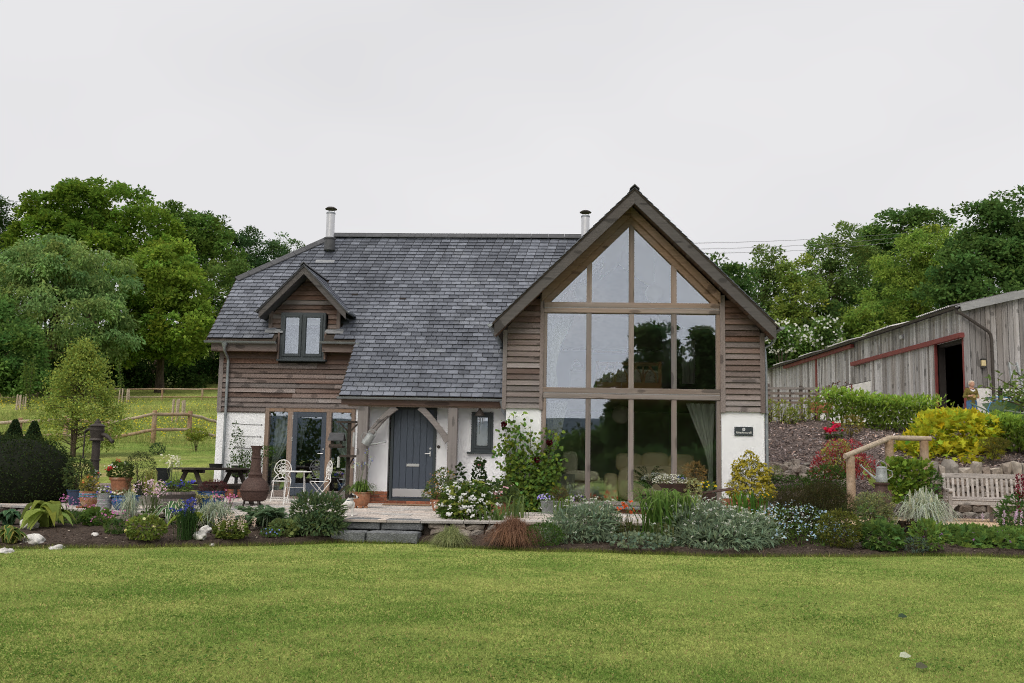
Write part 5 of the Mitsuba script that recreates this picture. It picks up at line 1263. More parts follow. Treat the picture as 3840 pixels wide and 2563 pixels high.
box(g, p[0] - 0.55, p[0] + 0.6, 36.7, 37.4, YARD, YARD + 0.72, 0.02, c=(0.42, 0.42, 0.41)); box(g, p[0] - 0.57, p[0] + 0.62, 36.68, 37.42, YARD + 0.725, YARD + 0.77, 0.01, c=(0.5, 0.5, 0.49))
single('chest', 'pale chest inside the dark barn doorway', 'chest', g, 'satin')
for i, ax in enumerate((-0.3, -0.1, 0.1, 0.3)):
    g = lathe(Mesh(), [(0, 0), (0.06, 0), (0.06, 0.15), (0.03, 0.2), (0.03, 0.25 + 0.03 * i), (0, 0.25 + 0.03 * i)], (p[0] + ax, 37.0, YARD + 0.775), 8, c=(0.3, 0.3, 0.28))
    single('bottle', ('leftmost and shortest', 'second', 'third', 'rightmost and tallest')[i] + ' dim bottle on the pale chest in the barn doorway', 'bottle', g, 'satin', 40, group='bottles on the chest')

def post_rail(key, posts, h, pr, rails, rr, bsdf, seed):
    """posts: ground places with their top heights; rails: heights below the top."""
    r = np.random.default_rng(seed)
    for x, y, z in posts:
        gz = float(ground_z(x, y)) - 0.3
        g = tube(Mesh(), [(x, y, gz), (x + r.normal(0, .01), y, z - 0.02), (x, y, z)], [pr, pr * 0.97, pr * 0.8], 9, uv=(r.random(), 0.2))
        part(key, 'post', g, bsdf, 40)
    for a, b in zip(posts[:-1], posts[1:]):
        for d in rails:
            A, B = np.array(a) - [0, pr * 0.6, d], np.array(b) - [0, pr * 0.6, d]
            t = np.linspace(-0.02, 1.02, 6)[:, None]
            p = A * (1 - t) + B * t + np.column_stack([np.zeros(6), np.zeros(6), r.normal(0, 0.012, 6)])
            part(key, 'rail', tube(Mesh(), p, rr * r.uniform(0.9, 1.1, 6), 8, uv=(r.random(), r.random())), bsdf, 40)
FN = thing('rail_fence', 'rustic post and rail fence of pale round poles, nearer one on the bank', 'fence')
post_rail(FN, [(-24.944, 38.5, 2.432), (-21.43, 37.5, 2.681), (-19.421, 37.2, 2.763), (-17.379, 36.6, 2.637), (-15.423, 36, 2.991), (-14.657, 37.5, 3.06), (-13.952, 39, 2.805), (-13.276, 41, 2.609)], 1.2, 0.09, (0.14, 0.72), 0.062, 'pale_wood', 1)
FF = thing('rail_fence', 'weathered grey post and rail fence, farther one across the meadow', 'fence')
post_rail(FF, [(-46.093, 72, 6.002), (-42.903, 72, 6.049), (-39.751, 72, 6.115), (-36.612, 72, 6.161), (-33.49, 72, 6.227), (-30.381, 72, 6.272), (-27.307, 72, 6.317), (-24.227, 72, 6.362)], 1.1, 0.08, (0.07, 0.66), 0.055, 'pale_wood', 2)
WF = thing('wire_fence', 'thin post and wire fence along the dark foot of the wood', 'fence')
wp = [(-42.438, 96, 9.08), (-40.596, 97, 9.246), (-38.93, 98, 9.793), (-37.494, 99, 10.18)]
for q in wp: part(WF, 'post', tube(Mesh(), [(q[0], q[1], q[2] - 1.6), q], 0.07, 6), 'pale_wood')
for d in (0.1, 0.45, 0.8): part(WF, 'wire', tube(Mesh(), [np.array(q) - [0, 0, d] for q in wp], 0.012, 4), 'galvanised')
for i, (p, h, w, lab) in enumerate((((-19.368, 48, 3.047), 1.04, 0.32, 'ring of pale tree guard stakes, nearest one left of the house'), ((-31.362, 55, 3.614), 1.0, 0.36, 'ring of pale tree guard stakes at far left of the meadow'), ((-30.504, 66, 4.89), 0.9, 0.36, 'ring of pale tree guard stakes close to the farther fence'))):
    t = thing('tree_guard', lab, 'tree guard', 'tree guards in the meadow')
    r = np.random.default_rng(60 + i)
    for k in range(7):
        a = k * 0.9 + 0.2
        q = np.array([p[0] + w * math.cos(a), p[1] + w * 0.8 * math.sin(a), 0])
        z0 = float(ground_z(q[0], q[1])) - 0.1
        part(t, 'stake', beam(Mesh(), (q[0], q[1], z0), (q[0] + r.normal(0, 0.04), q[1], p[2] + h + r.normal(0, 0.03)), 0.075, 0.05, (0, 1, 0), uv=(r.random(), 1.0)), 'pale_wood')
for i, (p, top, lab) in enumerate((((-31.048, 55, 4.033), (-30.912, 55, 6.889), 'thin two stemmed sapling in the far left tree guard'), ((-30.601, 66, 5.218), (-31.025, 66, 7.569), 'thin upright sapling by the farther fence'))):
    t = thing('sapling', lab, 'sapling'); r = np.random.default_rng(80 + i)
    g = tube(Mesh(), [(p[0], p[1], p[2] - 0.8), ((p[0] + top[0]) / 2, p[1], (p[2] + top[2]) / 2), top], [0.03, 0.02, 0.008], 5)
    path = [np.linspace(p, top, 60)]
    if i == 0:
        t2 = np.array((-31.405, 55, 6.495)); tube(g, [p, t2], [0.02, 0.006], 5); path.append(np.linspace(p, t2, 60))
    part(t, 'trunk', g, 'bark', True)
    q = np.repeat(np.vstack(path), 5, 0); n = len(q)
    part(t, 'crown', leaves(Mesh(), q + r.normal(0, 0.10, q.shape), rand_dirs(n, r), rand_dirs(n, r, 0.6), 0.13, 0.09, 'diamond', tint((0.075, 0.115, 0.028), n, 0.2, 0.1, r)), 'leaf')
PF = thing('slatted_fence', 'grey wooden slatted fence before the left end of the barn', 'fence')
for u in (2884, 2920, 2964, 3004, 3036, 3070, 3104):
    q = np.array({2884: (6.222, 31, 3.922), 2920: (6.515, 31, 3.785), 2964: (6.875, 31, 3.766), 3004: (7.203, 31, 3.862), 3036: (7.463, 31, 3.774), 3070: (7.74, 31, 3.778), 3104: (8.018, 31, 3.873)}[u])
    w = 0.09 if u in (2884, 3004, 3104) else 0.06
    part(PF, 'post', beam(Mesh(), (q[0], 31.05, 2.4), (q[0], 31.05, q[2]), w, w, (0, 1, 0), uv=(0.3, 0.6)), 'timber_z')
for v0, (a, b) in ((1457, ((6.122, 31, 3.763), (8.13, 31, 3.776))), (1476, ((6.12, 31, 3.605), (8.16, 31, 3.619))), (1496, ((6.118, 31, 3.455), (8.222, 31, 3.463))), (1512, ((6.117, 31, 3.331), (7.65, 31, 3.33)))):
    part(PF, 'slat', beam(Mesh(), (a[0], 30.98, a[2]), (b[0], 30.98, b[2]), 0.025, 0.075, uv=(0.5, 0.7)), 'timber_x')
g = Mesh()
for (u0, u1, y0, y1) in ((3040, 3115, 1516, 1550),):
    a, b = (7.125, 29.5, 3.233), (7.7, 29.5, 2.943)
    for k in range(4): box(g, a[0] + k * 0.02, b[0], 29.5, 30.0, b[2] + k * 0.075, b[2] + k * 0.075 + 0.066, 0.005)
for k in range(4):
    BS = 'brick_stack' if k else thing('brick_stack', 'low stack of orange bricks behind the hedge saplings', 'bricks')
    for j in range(3): part(BS, 'brick', box(Mesh(), a[0] + j * 0.205 + 0.01 * k, a[0] + j * 0.205 + 0.195 + 0.01 * k, 29.5, 29.62, b[2] + k * 0.08, b[2] + k * 0.08 + 0.07, 0.005), 'brick')
for i, (A, B, lab) in enumerate((((6.153, 50, 12.509), (23.834, 70, 17.87), 'topmost power line crossing the sky right of the gable'), ((5.745, 50, 12.185), (21.963, 70, 17.375), 'middle power line crossing the sky right of the gable'), ((5.473, 50, 11.974), (20.089, 70, 16.841), 'lowest power line crossing the sky right of the gable'))):
    A, B = np.array(A), np.array(B); dd = B - A
    t = np.linspace(-0.6, 1.6, 24)[:, None]
    single('power_line', lab, 'cable', tube(Mesh(), A + dd * t + np.column_stack([0 * t, 0 * t, 0.5 * (t - 0.5) ** 2]), 0.011, 4, c=(0.18, 0.18, 0.19)), 'matte', True, group='power lines behind the gable')

# wheelbarrow, hose, ladder by the barn
def barrow_tub(g, at, c):
    top = np.array([[-0.36, -0.55], [0.36, -0.55], [0.44, 0.35], [0.30, 0.50], [-0.30, 0.50], [-0.44, 0.35]]); bot = top * [0.5, 0.55]
    v = np.vstack([np.column_stack([top, np.full(6, 0.66)]), np.column_stack([bot, np.full(6, 0.30)]), np.column_stack([top * 0.95, np.full(6, 0.655)]), np.column_stack([bot * 0.92, np.full(6, 0.325)])]) + at
    i = np.arange(6); j = (i + 1) % 6
    g.add(v, np.vstack([np.stack([i, i + 6, j + 6, j], 1), np.stack([i + 12, j + 12, j + 18, i + 18], 1), np.stack([i, j, j + 12, i + 12], 1)]), c=c)
    return g.add(v[6:12], [[0, 2, 1], [0, 3, 2], [0, 4, 3], [0, 5, 4]], c=c).add(v[18:24], [[0, 1, 2], [0, 2, 3], [0, 3, 4], [0, 4, 5]], c=c)
b0 = np.array((12.811, 29.8, 2.821)); b0[2] = float(ground_z(b0[0], b0[1])) + 0.05
WB = thing('wheelbarrow', 'green wheelbarrow seen from its front wheel beside the barn', 'wheelbarrow')
sc = 1.25
part(WB, 'tub', barrow_tub(Mesh(), np.zeros(3), (0.055, 0.13, 0.045)).moved(pose(b0, 0.12, (sc * .82, sc, sc * .86))), 'satin')
g = Mesh(); a = np.linspace(0, 2 * np.pi, 17)
tube(g, [(0, -0.80 + 0.19 * math.cos(t), 0.20 + 0.19 * math.sin(t)) for t in a], 0.05, 8, c=(0.02, 0.02, 0.02)); tube(g, [(-0.05, -0.80, 0.2), (0.05, -0.80, 0.2)], 0.1, 10, c=(0.06, 0.06, 0.06))
part(WB, 'wheel', g.moved(pose(b0, 0.12, sc)), 'satin', True)
g = Mesh()
for s_ in (-1, 1):
    tube(g, [(s_ * 0.07, -0.80, 0.20), (s_ * 0.22, -0.45, 0.28), (s_ * 0.26, 0.2, 0.36), (s_ * 0.30, 0.95, 0.62)], 0.017, 6, c=(0.07, 0.13, 0.06)); tube(g, [(s_ * 0.27, 0.3, 0.38), (s_ * 0.29, 0.42, 0.0), (s_ * 0.27, 0.5, 0.4)], 0.016, 6, c=(0.05, 0.06, 0.05))
tube(g, [(-0.34, -0.60, 0.36), (-0.2, -0.90, 0.30), (0, -1.02, 0.28), (0.2, -0.90, 0.30), (0.34, -0.60, 0.36)], 0.016, 6, c=(0.16, 0.20, 0.14))
part(WB, 'frame', g.moved(pose(b0, 0.12, sc)), 'satin', True)
g = Mesh(); a = np.linspace(0, 4.2 * np.pi, 70)
tube(g, np.column_stack([b0[0] + (0.40 + 0.05 * np.sin(a * 1.3)) * np.cos(a), b0[1] + 0.1 + 0.40 * np.sin(a), b0[2] + 0.72 + 0.12 * np.sin(a * 0.5) + 0.01 * a]), 0.018, 6, c=(0.03, 0.16, 0.36))
tube(g, [(b0[0] - 0.42, b0[1] - 0.1, b0[2] + 0.72), (b0[0] - 0.56, b0[1] - 0.2, b0[2] + 0.5), (b0[0] - 0.4, b0[1] - 0.3, b0[2] + 0.1), (b0[0] + 0.1, b0[1] - 0.9, b0[2] + 0.02), (b0[0] + 0.7, b0[1] - 0.6, b0[2] + 0.02)], 0.018, 6, c=(0.03, 0.16, 0.36))
single('garden_hose', 'blue garden hose coiled over the green wheelbarrow', 'hose', g, 'satin', True)
LD = thing('ladder', 'pale aluminium ladder leaning on the barn at right edge', 'ladder')
la, lb, lc, ld = (np.array(q) for q in ((14.565, 33.4, 4.907), (14.815, 33.4, 4.91), (14.202, 32, 2.985), (14.529, 32, 2.991)))
part(LD, 'stile', beam(Mesh(), lc, la, 0.05, 0.09, (0, 1, 0)), 'galvanised'); part(LD, 'stile', beam(Mesh(), ld, lb, 0.05, 0.09, (0, 1, 0)), 'galvanised')
for k in range(8):
    t = (k + 0.6) / 8; part(LD, 'rung', tube(Mesh(), [lc + (la - lc) * t, ld + (lb - ld) * t], 0.018, 6), 'galvanised')

# ---------------------------------------------------------------- things on the terrace
def pot(name, label, at, prof, bsdf, n=22, c=None, sx=1.0, sy=1.0, group=None, cat='plant pot', soil=None, smooth=40):
    """A pot from its outer profile (radius, height); the inside and its soil follow."""
    prof = list(prof)
    r, z = prof[-1]
    inner = [(r * 0.9, z), (r * 0.86, z - 0.05), (0.0, z - 0.052)]
    t = thing(name, label, cat, group)
    put(t, lathe(Mesh(), [(0.0, prof[0][1])] + prof + inner[:2], at, n, c=c if c is None or np.ndim(c) == 1 else [c[0]] + list(c) + [c[-1]] * 2, sx=sx, sy=sy), bsdf, smooth)
    part(t, 'soil', lathe(Mesh(), [(r * 0.87, z - 0.045), (r * 0.4, z - 0.035), (0.0, z - 0.03)], at, 14, sx=sx, sy=sy), 'soil', True)
    return t
zt = ZT
# chiminea
c0 = (-5.886, 18.442, 0.362)
CH = thing('chiminea', 'rusty cast iron chiminea on scrolled feet beside the bistro set', 'chiminea')
k = 0.80
part(CH, 'belly', lathe(Mesh(), [(0, .21), (.20, .21), (.27, .24), (.315, .36), (.335, .45), (.36, .455), (.36, .48), (.335, .49), (.315, .57), (.25, .68), (.16, .76), (.14, .79)], (0, 0, 0), 28).moved(pose(c0, 0, k)), 'rust_iron', 40)
part(CH, 'chimney', lathe(Mesh(), [(.16, .77), (.165, .80), (.15, .81), (.17, .83), (.15, .85), (.125, .90), (.105, 1.20), (.12, 1.21), (.12, 1.235), (.10, 1.25), (.095, 1.40), (.135, 1.48), (.14, 1.50), (.12, 1.50), (.085, 1.42), (.085, 1.0)], (0, 0, 0), 24).moved(pose(c0, 0, k)), 'rust_iron', 40)
for j in range(3):
    a = -math.pi / 2 + 0.75 + j * 2 * math.pi / 3
    pts = [(.17, .28), (.22, .22), (.23, .15), (.26, .08), (.32, .03), (.355, .02), (.36, .05), (.335, .06)]
    part(CH, 'foot', tube(Mesh(), [(p * math.cos(a), p * math.sin(a), z) for p, z in pts], [.03, .028, .024, .022, .022, .02, .018, .014], 8).moved(pose(c0, 0, k)), 'cast_iron', True)
g = Mesh(); a = np.linspace(0, 2 * np.pi, 25); tube(g, np.column_stack([.2 * np.cos(a), .2 * np.sin(a), a * 0 + .14]), .008, 5)
part(CH, 'ring', g.moved(pose(c0, 0, k)), 'cast_iron', True)
part(CH, 'latch', tube(tube(Mesh(), [(.33, -.08, .40), (.385, -.1, .40), (.385, -.1, .56), (.33, -.06, .56)], .014, 6), [(.345, -.05, .47), (.41, -.07, .47)], .02, 6).moved(pose(c0, 0, k)), 'cast_iron', True)

# bistro set: folding chairs and a round table
def bistro_chair(label, at, rz):
    t = thing('bistro_chair', label, 'chair', 'white bistro chairs')
    M_ = pose(at, rz)
    def P_(name, g): part(t, name, g.moved(M_), 'white_metal', True)
    w = .19
    bowx = lambda z: .19 - .075 * np.exp(-((z - .60) / .055) ** 2) if z < .70 else .19 * math.sqrt(max(0, 1 - ((z - .70) / .235) ** 2))
    zs = np.concatenate([np.linspace(.455, .70, 10), .70 + .235 * np.sin(np.linspace(0, math.pi / 2, 10))[1:]])
    yb = lambda z: .20 + .10 * (z - .45)
    left = [(-bowx(z), yb(z), z) for z in zs]; right = [(bowx(z), yb(z), z) for z in zs[::-1]]
    P_('back_frame', tube(Mesh(), left + right[1:], .010, 6))
    g = Mesh(); a = np.linspace(0, 2 * np.pi, 21)
    zc, yc = .745, yb(.745)
    for rr in (.13, .055, .03): tube(g, [(rr * math.cos(q) * 1.05, yb(zc + rr * math.sin(q) * .82), zc + rr * math.sin(q) * .82) for q in a], .007, 5)
    for q in np.arange(12) * math.pi / 6:
        p0, p1 = (.05, .11); tube(g, [(p0 * math.cos(q), yb(zc), zc + p0 * math.sin(q) * .82), (.085 * math.cos(q + .22), yb(zc), zc + .085 * math.sin(q + .22) * .82), (p1 * math.cos(q), yb(zc), zc + p1 * math.sin(q) * .82)], .006, 5)
    for s in (-1, 1): tube(g, [(s * .138, yb(.74), .74), (s * .165, yb(.78), .78), (s * .183, yb(.77), .765)], .006, 5); tube(g, [(s * .02, yb(.86), .855), (s * .055, yb(.88), .875), (s * .05, yb(.91), .905), (s * .0, yb(.925), .93)], .006, 5)
    P_('back_rosette', g)
    g = Mesh()
    for s in (-1, 1):
        tube(g, [(s * .052 + .052 * math.cos(q), yb(.575), .575 + .052 * math.sin(q)) for q in a], .007, 5)
    tube(g, [(-.135, yb(.50), .50), (0, yb(.53), .535), (.135, yb(.50), .50)], .008, 5)
    P_('back_scroll', g)
    g = lathe(Mesh(), [(0, .455), (.195, .455), (.20, .462), (.195, .470), (0, .470)], (0, 0, 0), 24); P_('seat', g)
    for s in (-1, 1):
        P_('leg', tube(Mesh(), [(s * .19, .20, .46), (s * .185, .05, .27), (s * .18, -.20, .0)], .010, 6))
        P_('leg', tube(Mesh(), [(s * .165, -.17, .45), (s * .165, .0, .26), (s * .17, .26, .0)], .010, 6))
    g = Mesh(); tube(g, [(-.18, -.155, .05), (.18, -.155, .05)], .007, 5); tube(g, [(-.18, -.115, .10), (.18, -.115, .10)], .007, 5)
    for i in range(9): tube(g, [(-.16 + i * .04, -.155, .05), (-.14 + i * .04, -.115, .10)], .004, 4)
    P_('stretcher', g)
    return t
q = (-6.406, 21.877, 0.362); bistro_chair('white folding bistro chair left of the table, its round back to the door', (q[0] - .02, q[1] + .1, zt), 0.12)
q = (-5.571, 22.315, 0.362); bistro_chair('white folding bistro chair right of the table, turned sideways', (q[0] - 0.08, q[1] + .05, zt), -1.0)
q = (-5.835, 20.917, 0.362)
BT = thing('bistro_table', 'small white folding bistro table between the two chairs', 'table'); M_ = pose((q[0] + .03, q[1] - .02, zt), 0.25)
part(BT, 'table_top', lathe(Mesh(), [(0, .685), (.335, .685), (.345, .692), (.345, .706), (.335, .71), (0, .71)], (0, 0, 0), 32).moved(M_), 'white_metal', 40)
for s in (-1, 1):
    part(BT, 'leg', tube(Mesh(), [(s * .19, -.16, .69), (s * .24, .20, .0)], .011, 6).moved(M_), 'white_metal', True); part(BT, 'leg', tube(Mesh(), [(s * .17, .16, .69), (s * .21, -.20, .0)], .011, 6).moved(M_), 'white_metal', True)
g = Mesh(); tube(g, [(-.23, -.18, .05), (.23, -.18, .05)], .007, 5); tube(g, [(-.22, -.15, .12), (.22, -.15, .12)], .007, 5); tube(g, [(-.2, .02, .36), (.2, .02, .36)], .007, 5)
for i in range(11): tube(g, [(-.2 + i * .04, -.18, .05), (-.18 + i * .04, -.15, .12)], .004, 4)
part(BT, 'stretcher', g.moved(M_), 'white_metal', True)

# bird feeding station
q = (-5.052, 22.589, 0.362); q = np.array([q[0], min(q[1], 23.1), zt])
BF = thing('bird_feeder', 'dark wooden bird table on a post with hanging house, by the garden door', 'bird table')
DW = 'dark_wood'
part(BF, 'post', beam(Mesh(), q + [0, 0, .02], q + [0, 0, 1.82], .075, .075, (0, 1, 0)), DW)
part(BF, 'top_bar', beam(Mesh(), q + [-.30, -.04, 1.83], q + [.30, -.04, 1.83], .06, .045), DW)
for s in (-1, 1):
    part(BF, 'brace', beam(Mesh(), q + [s * .03, -.04, 1.62], q + [s * .21, -.04, 1.80], .035, .035, (0, 1, 0)), DW); part(BF, 'foot', beam(Mesh(), q + [s * .04, -.05, .36], q + [s * .34, -.05, .03], .05, .05, (0, 1, 0)), DW)
    part(BF, 'foot_beam', beam(Mesh(), q + [0 if s > 0 else -.42, -.09, .03], q + [.42 if s > 0 else 0, -.09, .03], .06, .055), DW)
part(BF, 'lower_tray', box(Mesh(), q[0] - .16, q[0] + .30, q[1] - .24, q[1] - .045, zt + 1.02, zt + 1.075, .006), DW)
part(BF, 'tray_bracket', beam(Mesh(), q + [.02, -.06, .80], q + [.14, -.10, 1.01], .03, .03, (0, 1, 0)), DW)
b = q + [-.27, -.06, 1.28]
HB_ = part(BF, 'feeder_house', box(box(Mesh(), b[0] - .16, b[0] + .16, b[1] - .13, b[1] + .13, b[2] - .05, b[2], .005), b[0] - .15, b[0] + .15, b[1] - .125, b[1] - .11, b[2] + .0, b[2] + .035), DW)
g = Mesh()
for sx_ in (-.10, .10):
    for sy_ in (-.08, .08): box(g, b[0] + sx_ - .012, b[0] + sx_ + .012, b[1] + sy_ - .012, b[1] + sy_ + .012, b[2], b[2] + .16)
part(HB_, 'pillars', g, DW)
g = Mesh()
for s in (-1, 1):
    v = np.array([[-.17, 0, .30], [.17, 0, .30], [.17, s * .15, .13], [-.17, s * .15, .13]]) * [1 - 0.0, 1, 1]
    v[2:, 0] *= 1.08
    g.add(np.vstack([v, v - [0, 0, .018]]) + b, [[0, 1, 2, 3], [4, 7, 6, 5], [0, 4, 5, 1], [1, 5, 6, 2], [2, 6, 7, 3], [3, 7, 4, 0]])
part(HB_, 'roof', g, 'ridge_tile')
part(BF, 'hanger', tube(Mesh(), [b + [0, 0, .29], b + [0.03, 0.02, .42], b + [0.02, 0.02, .53]], .006, 5), 'cast_iron')
g = lathe(Mesh(), [(0, 0), (.035, 0), (.035, .22), (.03, .24), (0, .26)], q + [-.22, -.02, .78], 12, c=(.5, .52, .5))
single('seed_feeder', 'clear tube of bird seed hanging low on the feeding post', 'bird feeder', g, 'glaze', 40)
g = lathe(Mesh(), [(0, 0), (.03, 0), (.03, .30), (.02, .32), (0, .32)], (-4.80, 21.95, 1.62), 12, c=(.35, .36, .36))
single('thermometer', 'grey wall thermometer tube on the left porch post', 'thermometer', g, 'satin', 40)

# watering can hung on the porch post
def watering_can(label, at, bsdf, rz, tilt, s=1.0):
    t = thing('watering_can', label, 'watering can')
    R = np.eye(4); ct, st = math.cos(tilt), math.sin(tilt); R[:3, :3] = [[ct, 0, st], [0, 1, 0], [-st, 0, ct]]
    M_ = pose(at, rz, s) @ R
    put(t, lathe(Mesh(), [(0, 0), (.105, 0), (.11, .01), (.11, .05), (.113, .055), (.11, .06), (.10, .27), (.104, .275), (.10, .28), (.06, .31), (.05, .31), (.09, .27), (.1, .02)], (0, 0, 0), 22).moved(M_), bsdf, 40)
    part(t, 'spout', tube(tube(Mesh(), [(.10, 0, .06), (.22, 0, .16), (.36, 0, .30)], [.03, .02, .014], 9), [(.36, 0, .30), (.385, 0, .325)], [.016, .035], 10).moved(M_), bsdf, True)
    a = np.linspace(0.15, math.pi * 0.98, 14)
    part(t, 'handle', tube(Mesh(), [(-.10 * math.cos(q) * 1.0, 0, .28 + .13 * math.sin(q)) for q in a], .009, 6).moved(M_), bsdf, True)
    part(t, 'rear_handle', tube(Mesh(), [(-.10, 0, .25), (-.19, 0, .22), (-.20, 0, .12), (-.105, 0, .05)], .008, 6).moved(M_), bsdf, True)
q = (-4.456, 21.85, 1.673); watering_can('galvanised watering can hung tilted on the left porch post', (q[0] - .06, 21.83, q[2] - .0), 'galvanised', 0.0, 0.55, 0.92)
single('hanging_strap', 'dark strap by which the can hangs from the porch brace', 'strap', tube(Mesh(), [(-4.36, 21.84, 2.02), (-4.22, 21.93, 2.19), (-4.05, 22.0, 2.33)], .008, 5, c=(.03, .03, .03)), 'matte')
# bell shaped lantern with chimes before the small window
q = np.array((-1.993, 22.1, 2.581))
LN = thing('wind_chime', 'dark bell shaped wind chime hanging before the small porch window', 'wind chime')
put(LN, lathe(Mesh(), [(0, 0), (.012, -.01), (.02, -.05), (.07, -.13), (.115, -.20), (.12, -.215), (.06, -.215), (0, -.20)], q, 18), 'cast_iron', 40)
for i in range(5):
    a = i * 1.26; part(LN, 'chime_tube', tube(Mesh(), [q + [.06 * math.cos(a), .06 * math.sin(a), -.24], q + [.06 * math.cos(a), .06 * math.sin(a), -.40 - .03 * (i % 3)]], .007, 5), 'zinc')
part(LN, 'cord', tube(tube(Mesh(), [q, q + [0, 0, .14]], .004, 4), [q + [0, 0, -.2], q + [0.01, 0, -.62]], .003, 4), 'cast_iron')
# house name sign
SG = thing('house_sign', 'dark slate house sign reading Meadowcroft on the white wall', 'sign')
s0, s1 = np.array((3.339, 20.125, 2.14)), np.array((3.709, 20.125, 1.961))
put(SG, box(Mesh(), s0[0], s1[0], 20.122, 20.146, s1[2], s0[2], .004), 'anthracite')
up_ = [[1, 0, 0, 0], [0, 0, -1, 20.1218], [0, 1, 0, 0], [0, 0, 0, 1]]
m = meshkit.text_mesh('Meadowcroft', 0.040, 0.003); v = np.asarray(m.vertices); wd = np.ptp(v[:, 0]); kx = 0.30 / wd
mm = np.array(up_, float); mm[0, 3] = (s0[0] + s1[0]) / 2 - 0.15; mm[2, 3] = s1[2] + 0.045
part(SG, 'lettering', Mesh().add(v * [kx, 1, 1], m.faces, c=(.8, .8, .78)).moved(mm), 'matte')
e = np.array([(s0[0] + s1[0]) / 2, 20.121, s0[2] - 0.052])
g = Mesh().add(np.array([[0, 0, 0]] + [[.030 * math.cos(t), 0, .034 * math.sin(t)] for t in np.arange(24) * math.pi / 12]) + e, [[0, (i + 1) % 24 + 1, i + 1] for i in range(24)], c=(.62, .63, .64))
for i in range(6):
    a = .6 + i * .33; tube(g, [e + [0, -.002, -.026], e + [.012 * math.cos(a), -.002, 0], e + [.026 * math.cos(a), -.002, .026 * math.sin(a)]], .0016, 4, c=(.25, .27, .3))
part(SG, 'emblem', g, 'matte')
for sx_ in (.02, -.02):
    for zz in (.02, -.02): part(SG, 'screw', ball(Mesh(), ((s0[0] if sx_ > 0 else s1[0]) + sx_, 20.121, (s0[2] if zz < 0 else s1[2]) + zz), .005, 1, c=(.5, .5, .5)), 'matte')
# climbing wires on the left wall
for i, (A, B) in enumerate((((-8.202, 23.72, 2.158), (-7.478, 23.72, 2.131)), ((-8.199, 23.72, 1.865), (-7.489, 23.72, 1.839)), ((-8.118, 23.72, 1.582), (-7.495, 23.72, 1.554)))):
    single('climbing_wire', ('top', 'middle', 'lowest')[i] + ' taut climbing wire on the white wall left of the french window', 'wire', ball(ball(tube(Mesh(), [A, ((A[0] + B[0]) / 2, A[1], (A[2] + B[2]) / 2 - .012), B], .006, 5, c=(.12, .12, .12)), A, .018, 1, c=(.1, .1, .1)), B, .018, 1, c=(.1, .1, .1)), 'matte', group='climbing wires')

# picnic table
N_ = np.array([-6.62, 18.95]); A_ = unit(np.array([.52, .86])); B_ = np.array([-A_[1], A_[0]])
N_ = np.array((-7.327, 19.1, 1.069)[:2])
def pt(a, b, z): q = N_ + A_ * a + B_ * b; return np.array([q[0], q[1], z])
PT = thing('picnic_table', 'dark stained wooden picnic table with fixed benches at the house corner', 'picnic table')
for i in range(5): part(PT, 'top_plank', beam(Mesh(), pt(0, .02 + i * .145 + .065, zt + .735), pt(1.55, .02 + i * .145 + .065, zt + .735), .136, .04, b=.004), 'dark_wood')
for j, b0 in enumerate((-.38, 0.92)):
    for i in range(2): part(PT, 'bench_plank', beam(Mesh(), pt(0, b0 + i * .14 - .0, zt + .43), pt(1.55, b0 + i * .14, zt + .43), .13, .038, b=.004), 'dark_wood')
for a in (.22, 1.33):
    part(PT, 'leg', beam(Mesh(), pt(a, .24, zt + .715), pt(a, -.22, zt + .0), .09, .045, (A_[0], A_[1], 0)), 'dark_wood'); part(PT, 'leg', beam(Mesh(), pt(a, .50, zt + .715), pt(a, .96, zt + .0), .09, .045, (A_[0], A_[1], 0)), 'dark_wood')
    part(PT, 'cross_beam', beam(Mesh(), pt(a + .05, -.45, zt + .36), pt(a + .05, 1.17, zt + .36), .045, .10), 'dark_wood'); part(PT, 'top_batten', beam(Mesh(), pt(a + .05, .03, zt + .69), pt(a + .05, .71, zt + .69), .045, .07), 'dark_wood')
q = pt(.55, 1.02, zt + .452)
pot('plastic_pot', 'black plastic pot standing on the picnic bench', np.array((-8.39, 20.2, 0.814)), [(.10, 0), (.115, .0), (.145, .20), (.148, .24), (.16, .245), (.162, .275)], 'satin', c=(.022, .026, .028))
q = pt(.85, .40, zt + .757)
pot('flat_bowl', 'flat dark bowl of seedlings on the picnic table', q, [(.12, 0), (.125, 0), (.14, .075), (.145, .08)], 'satin', c=(.02, .02, .02), cat='bowl')

# cast iron hand pump
q = np.array((-10.059, 20.6, 0.807)); q[2] = zt
HP = thing('water_pump', 'tall old cast iron hand pump left of the picnic table', 'pump')
h0 = (-10.152, 20.6, 2.101)[2] - zt
sc = h0 / 1.60
part(HP, 'column', lathe(Mesh(), [(0, 0), (.15, 0), (.15, .03), (.095, .05), (.085, .45), (.105, .455), (.105, .49), (.085, .495), (.08, .78), (.10, .785), (.10, .81), (.078, .815), (.076, 1.16), (.135, 1.17)], (0, 0, 0), 20).moved(pose(q, 0, sc)), 'cast_iron', 40)
part(HP, 'head', lathe(Mesh(), [(.135, 1.17), (.14, 1.18), (.125, 1.21), (.115, 1.22), (.135, 1.36), (.145, 1.365), (.145, 1.385), (.13, 1.39), (.13, 1.44), (.15, 1.45), (.15, 1.465), (.10, 1.49), (.06, 1.51), (.055, 1.55), (.03, 1.56), (.028, 1.59), (0, 1.60)], (0, 0, 0), 20).moved(pose(q, 0, sc)), 'cast_iron', 40)
part(HP, 'spout', tube(Mesh(), [(.09, 0, 1.29), (.20, 0, 1.27), (.28, -.02, 1.22), (.33, -.03, 1.17), (.37, -.03, 1.15)], [.055, .042, .036, .034, .042], 10).moved(pose(q, -.1, sc)), 'cast_iron', True)
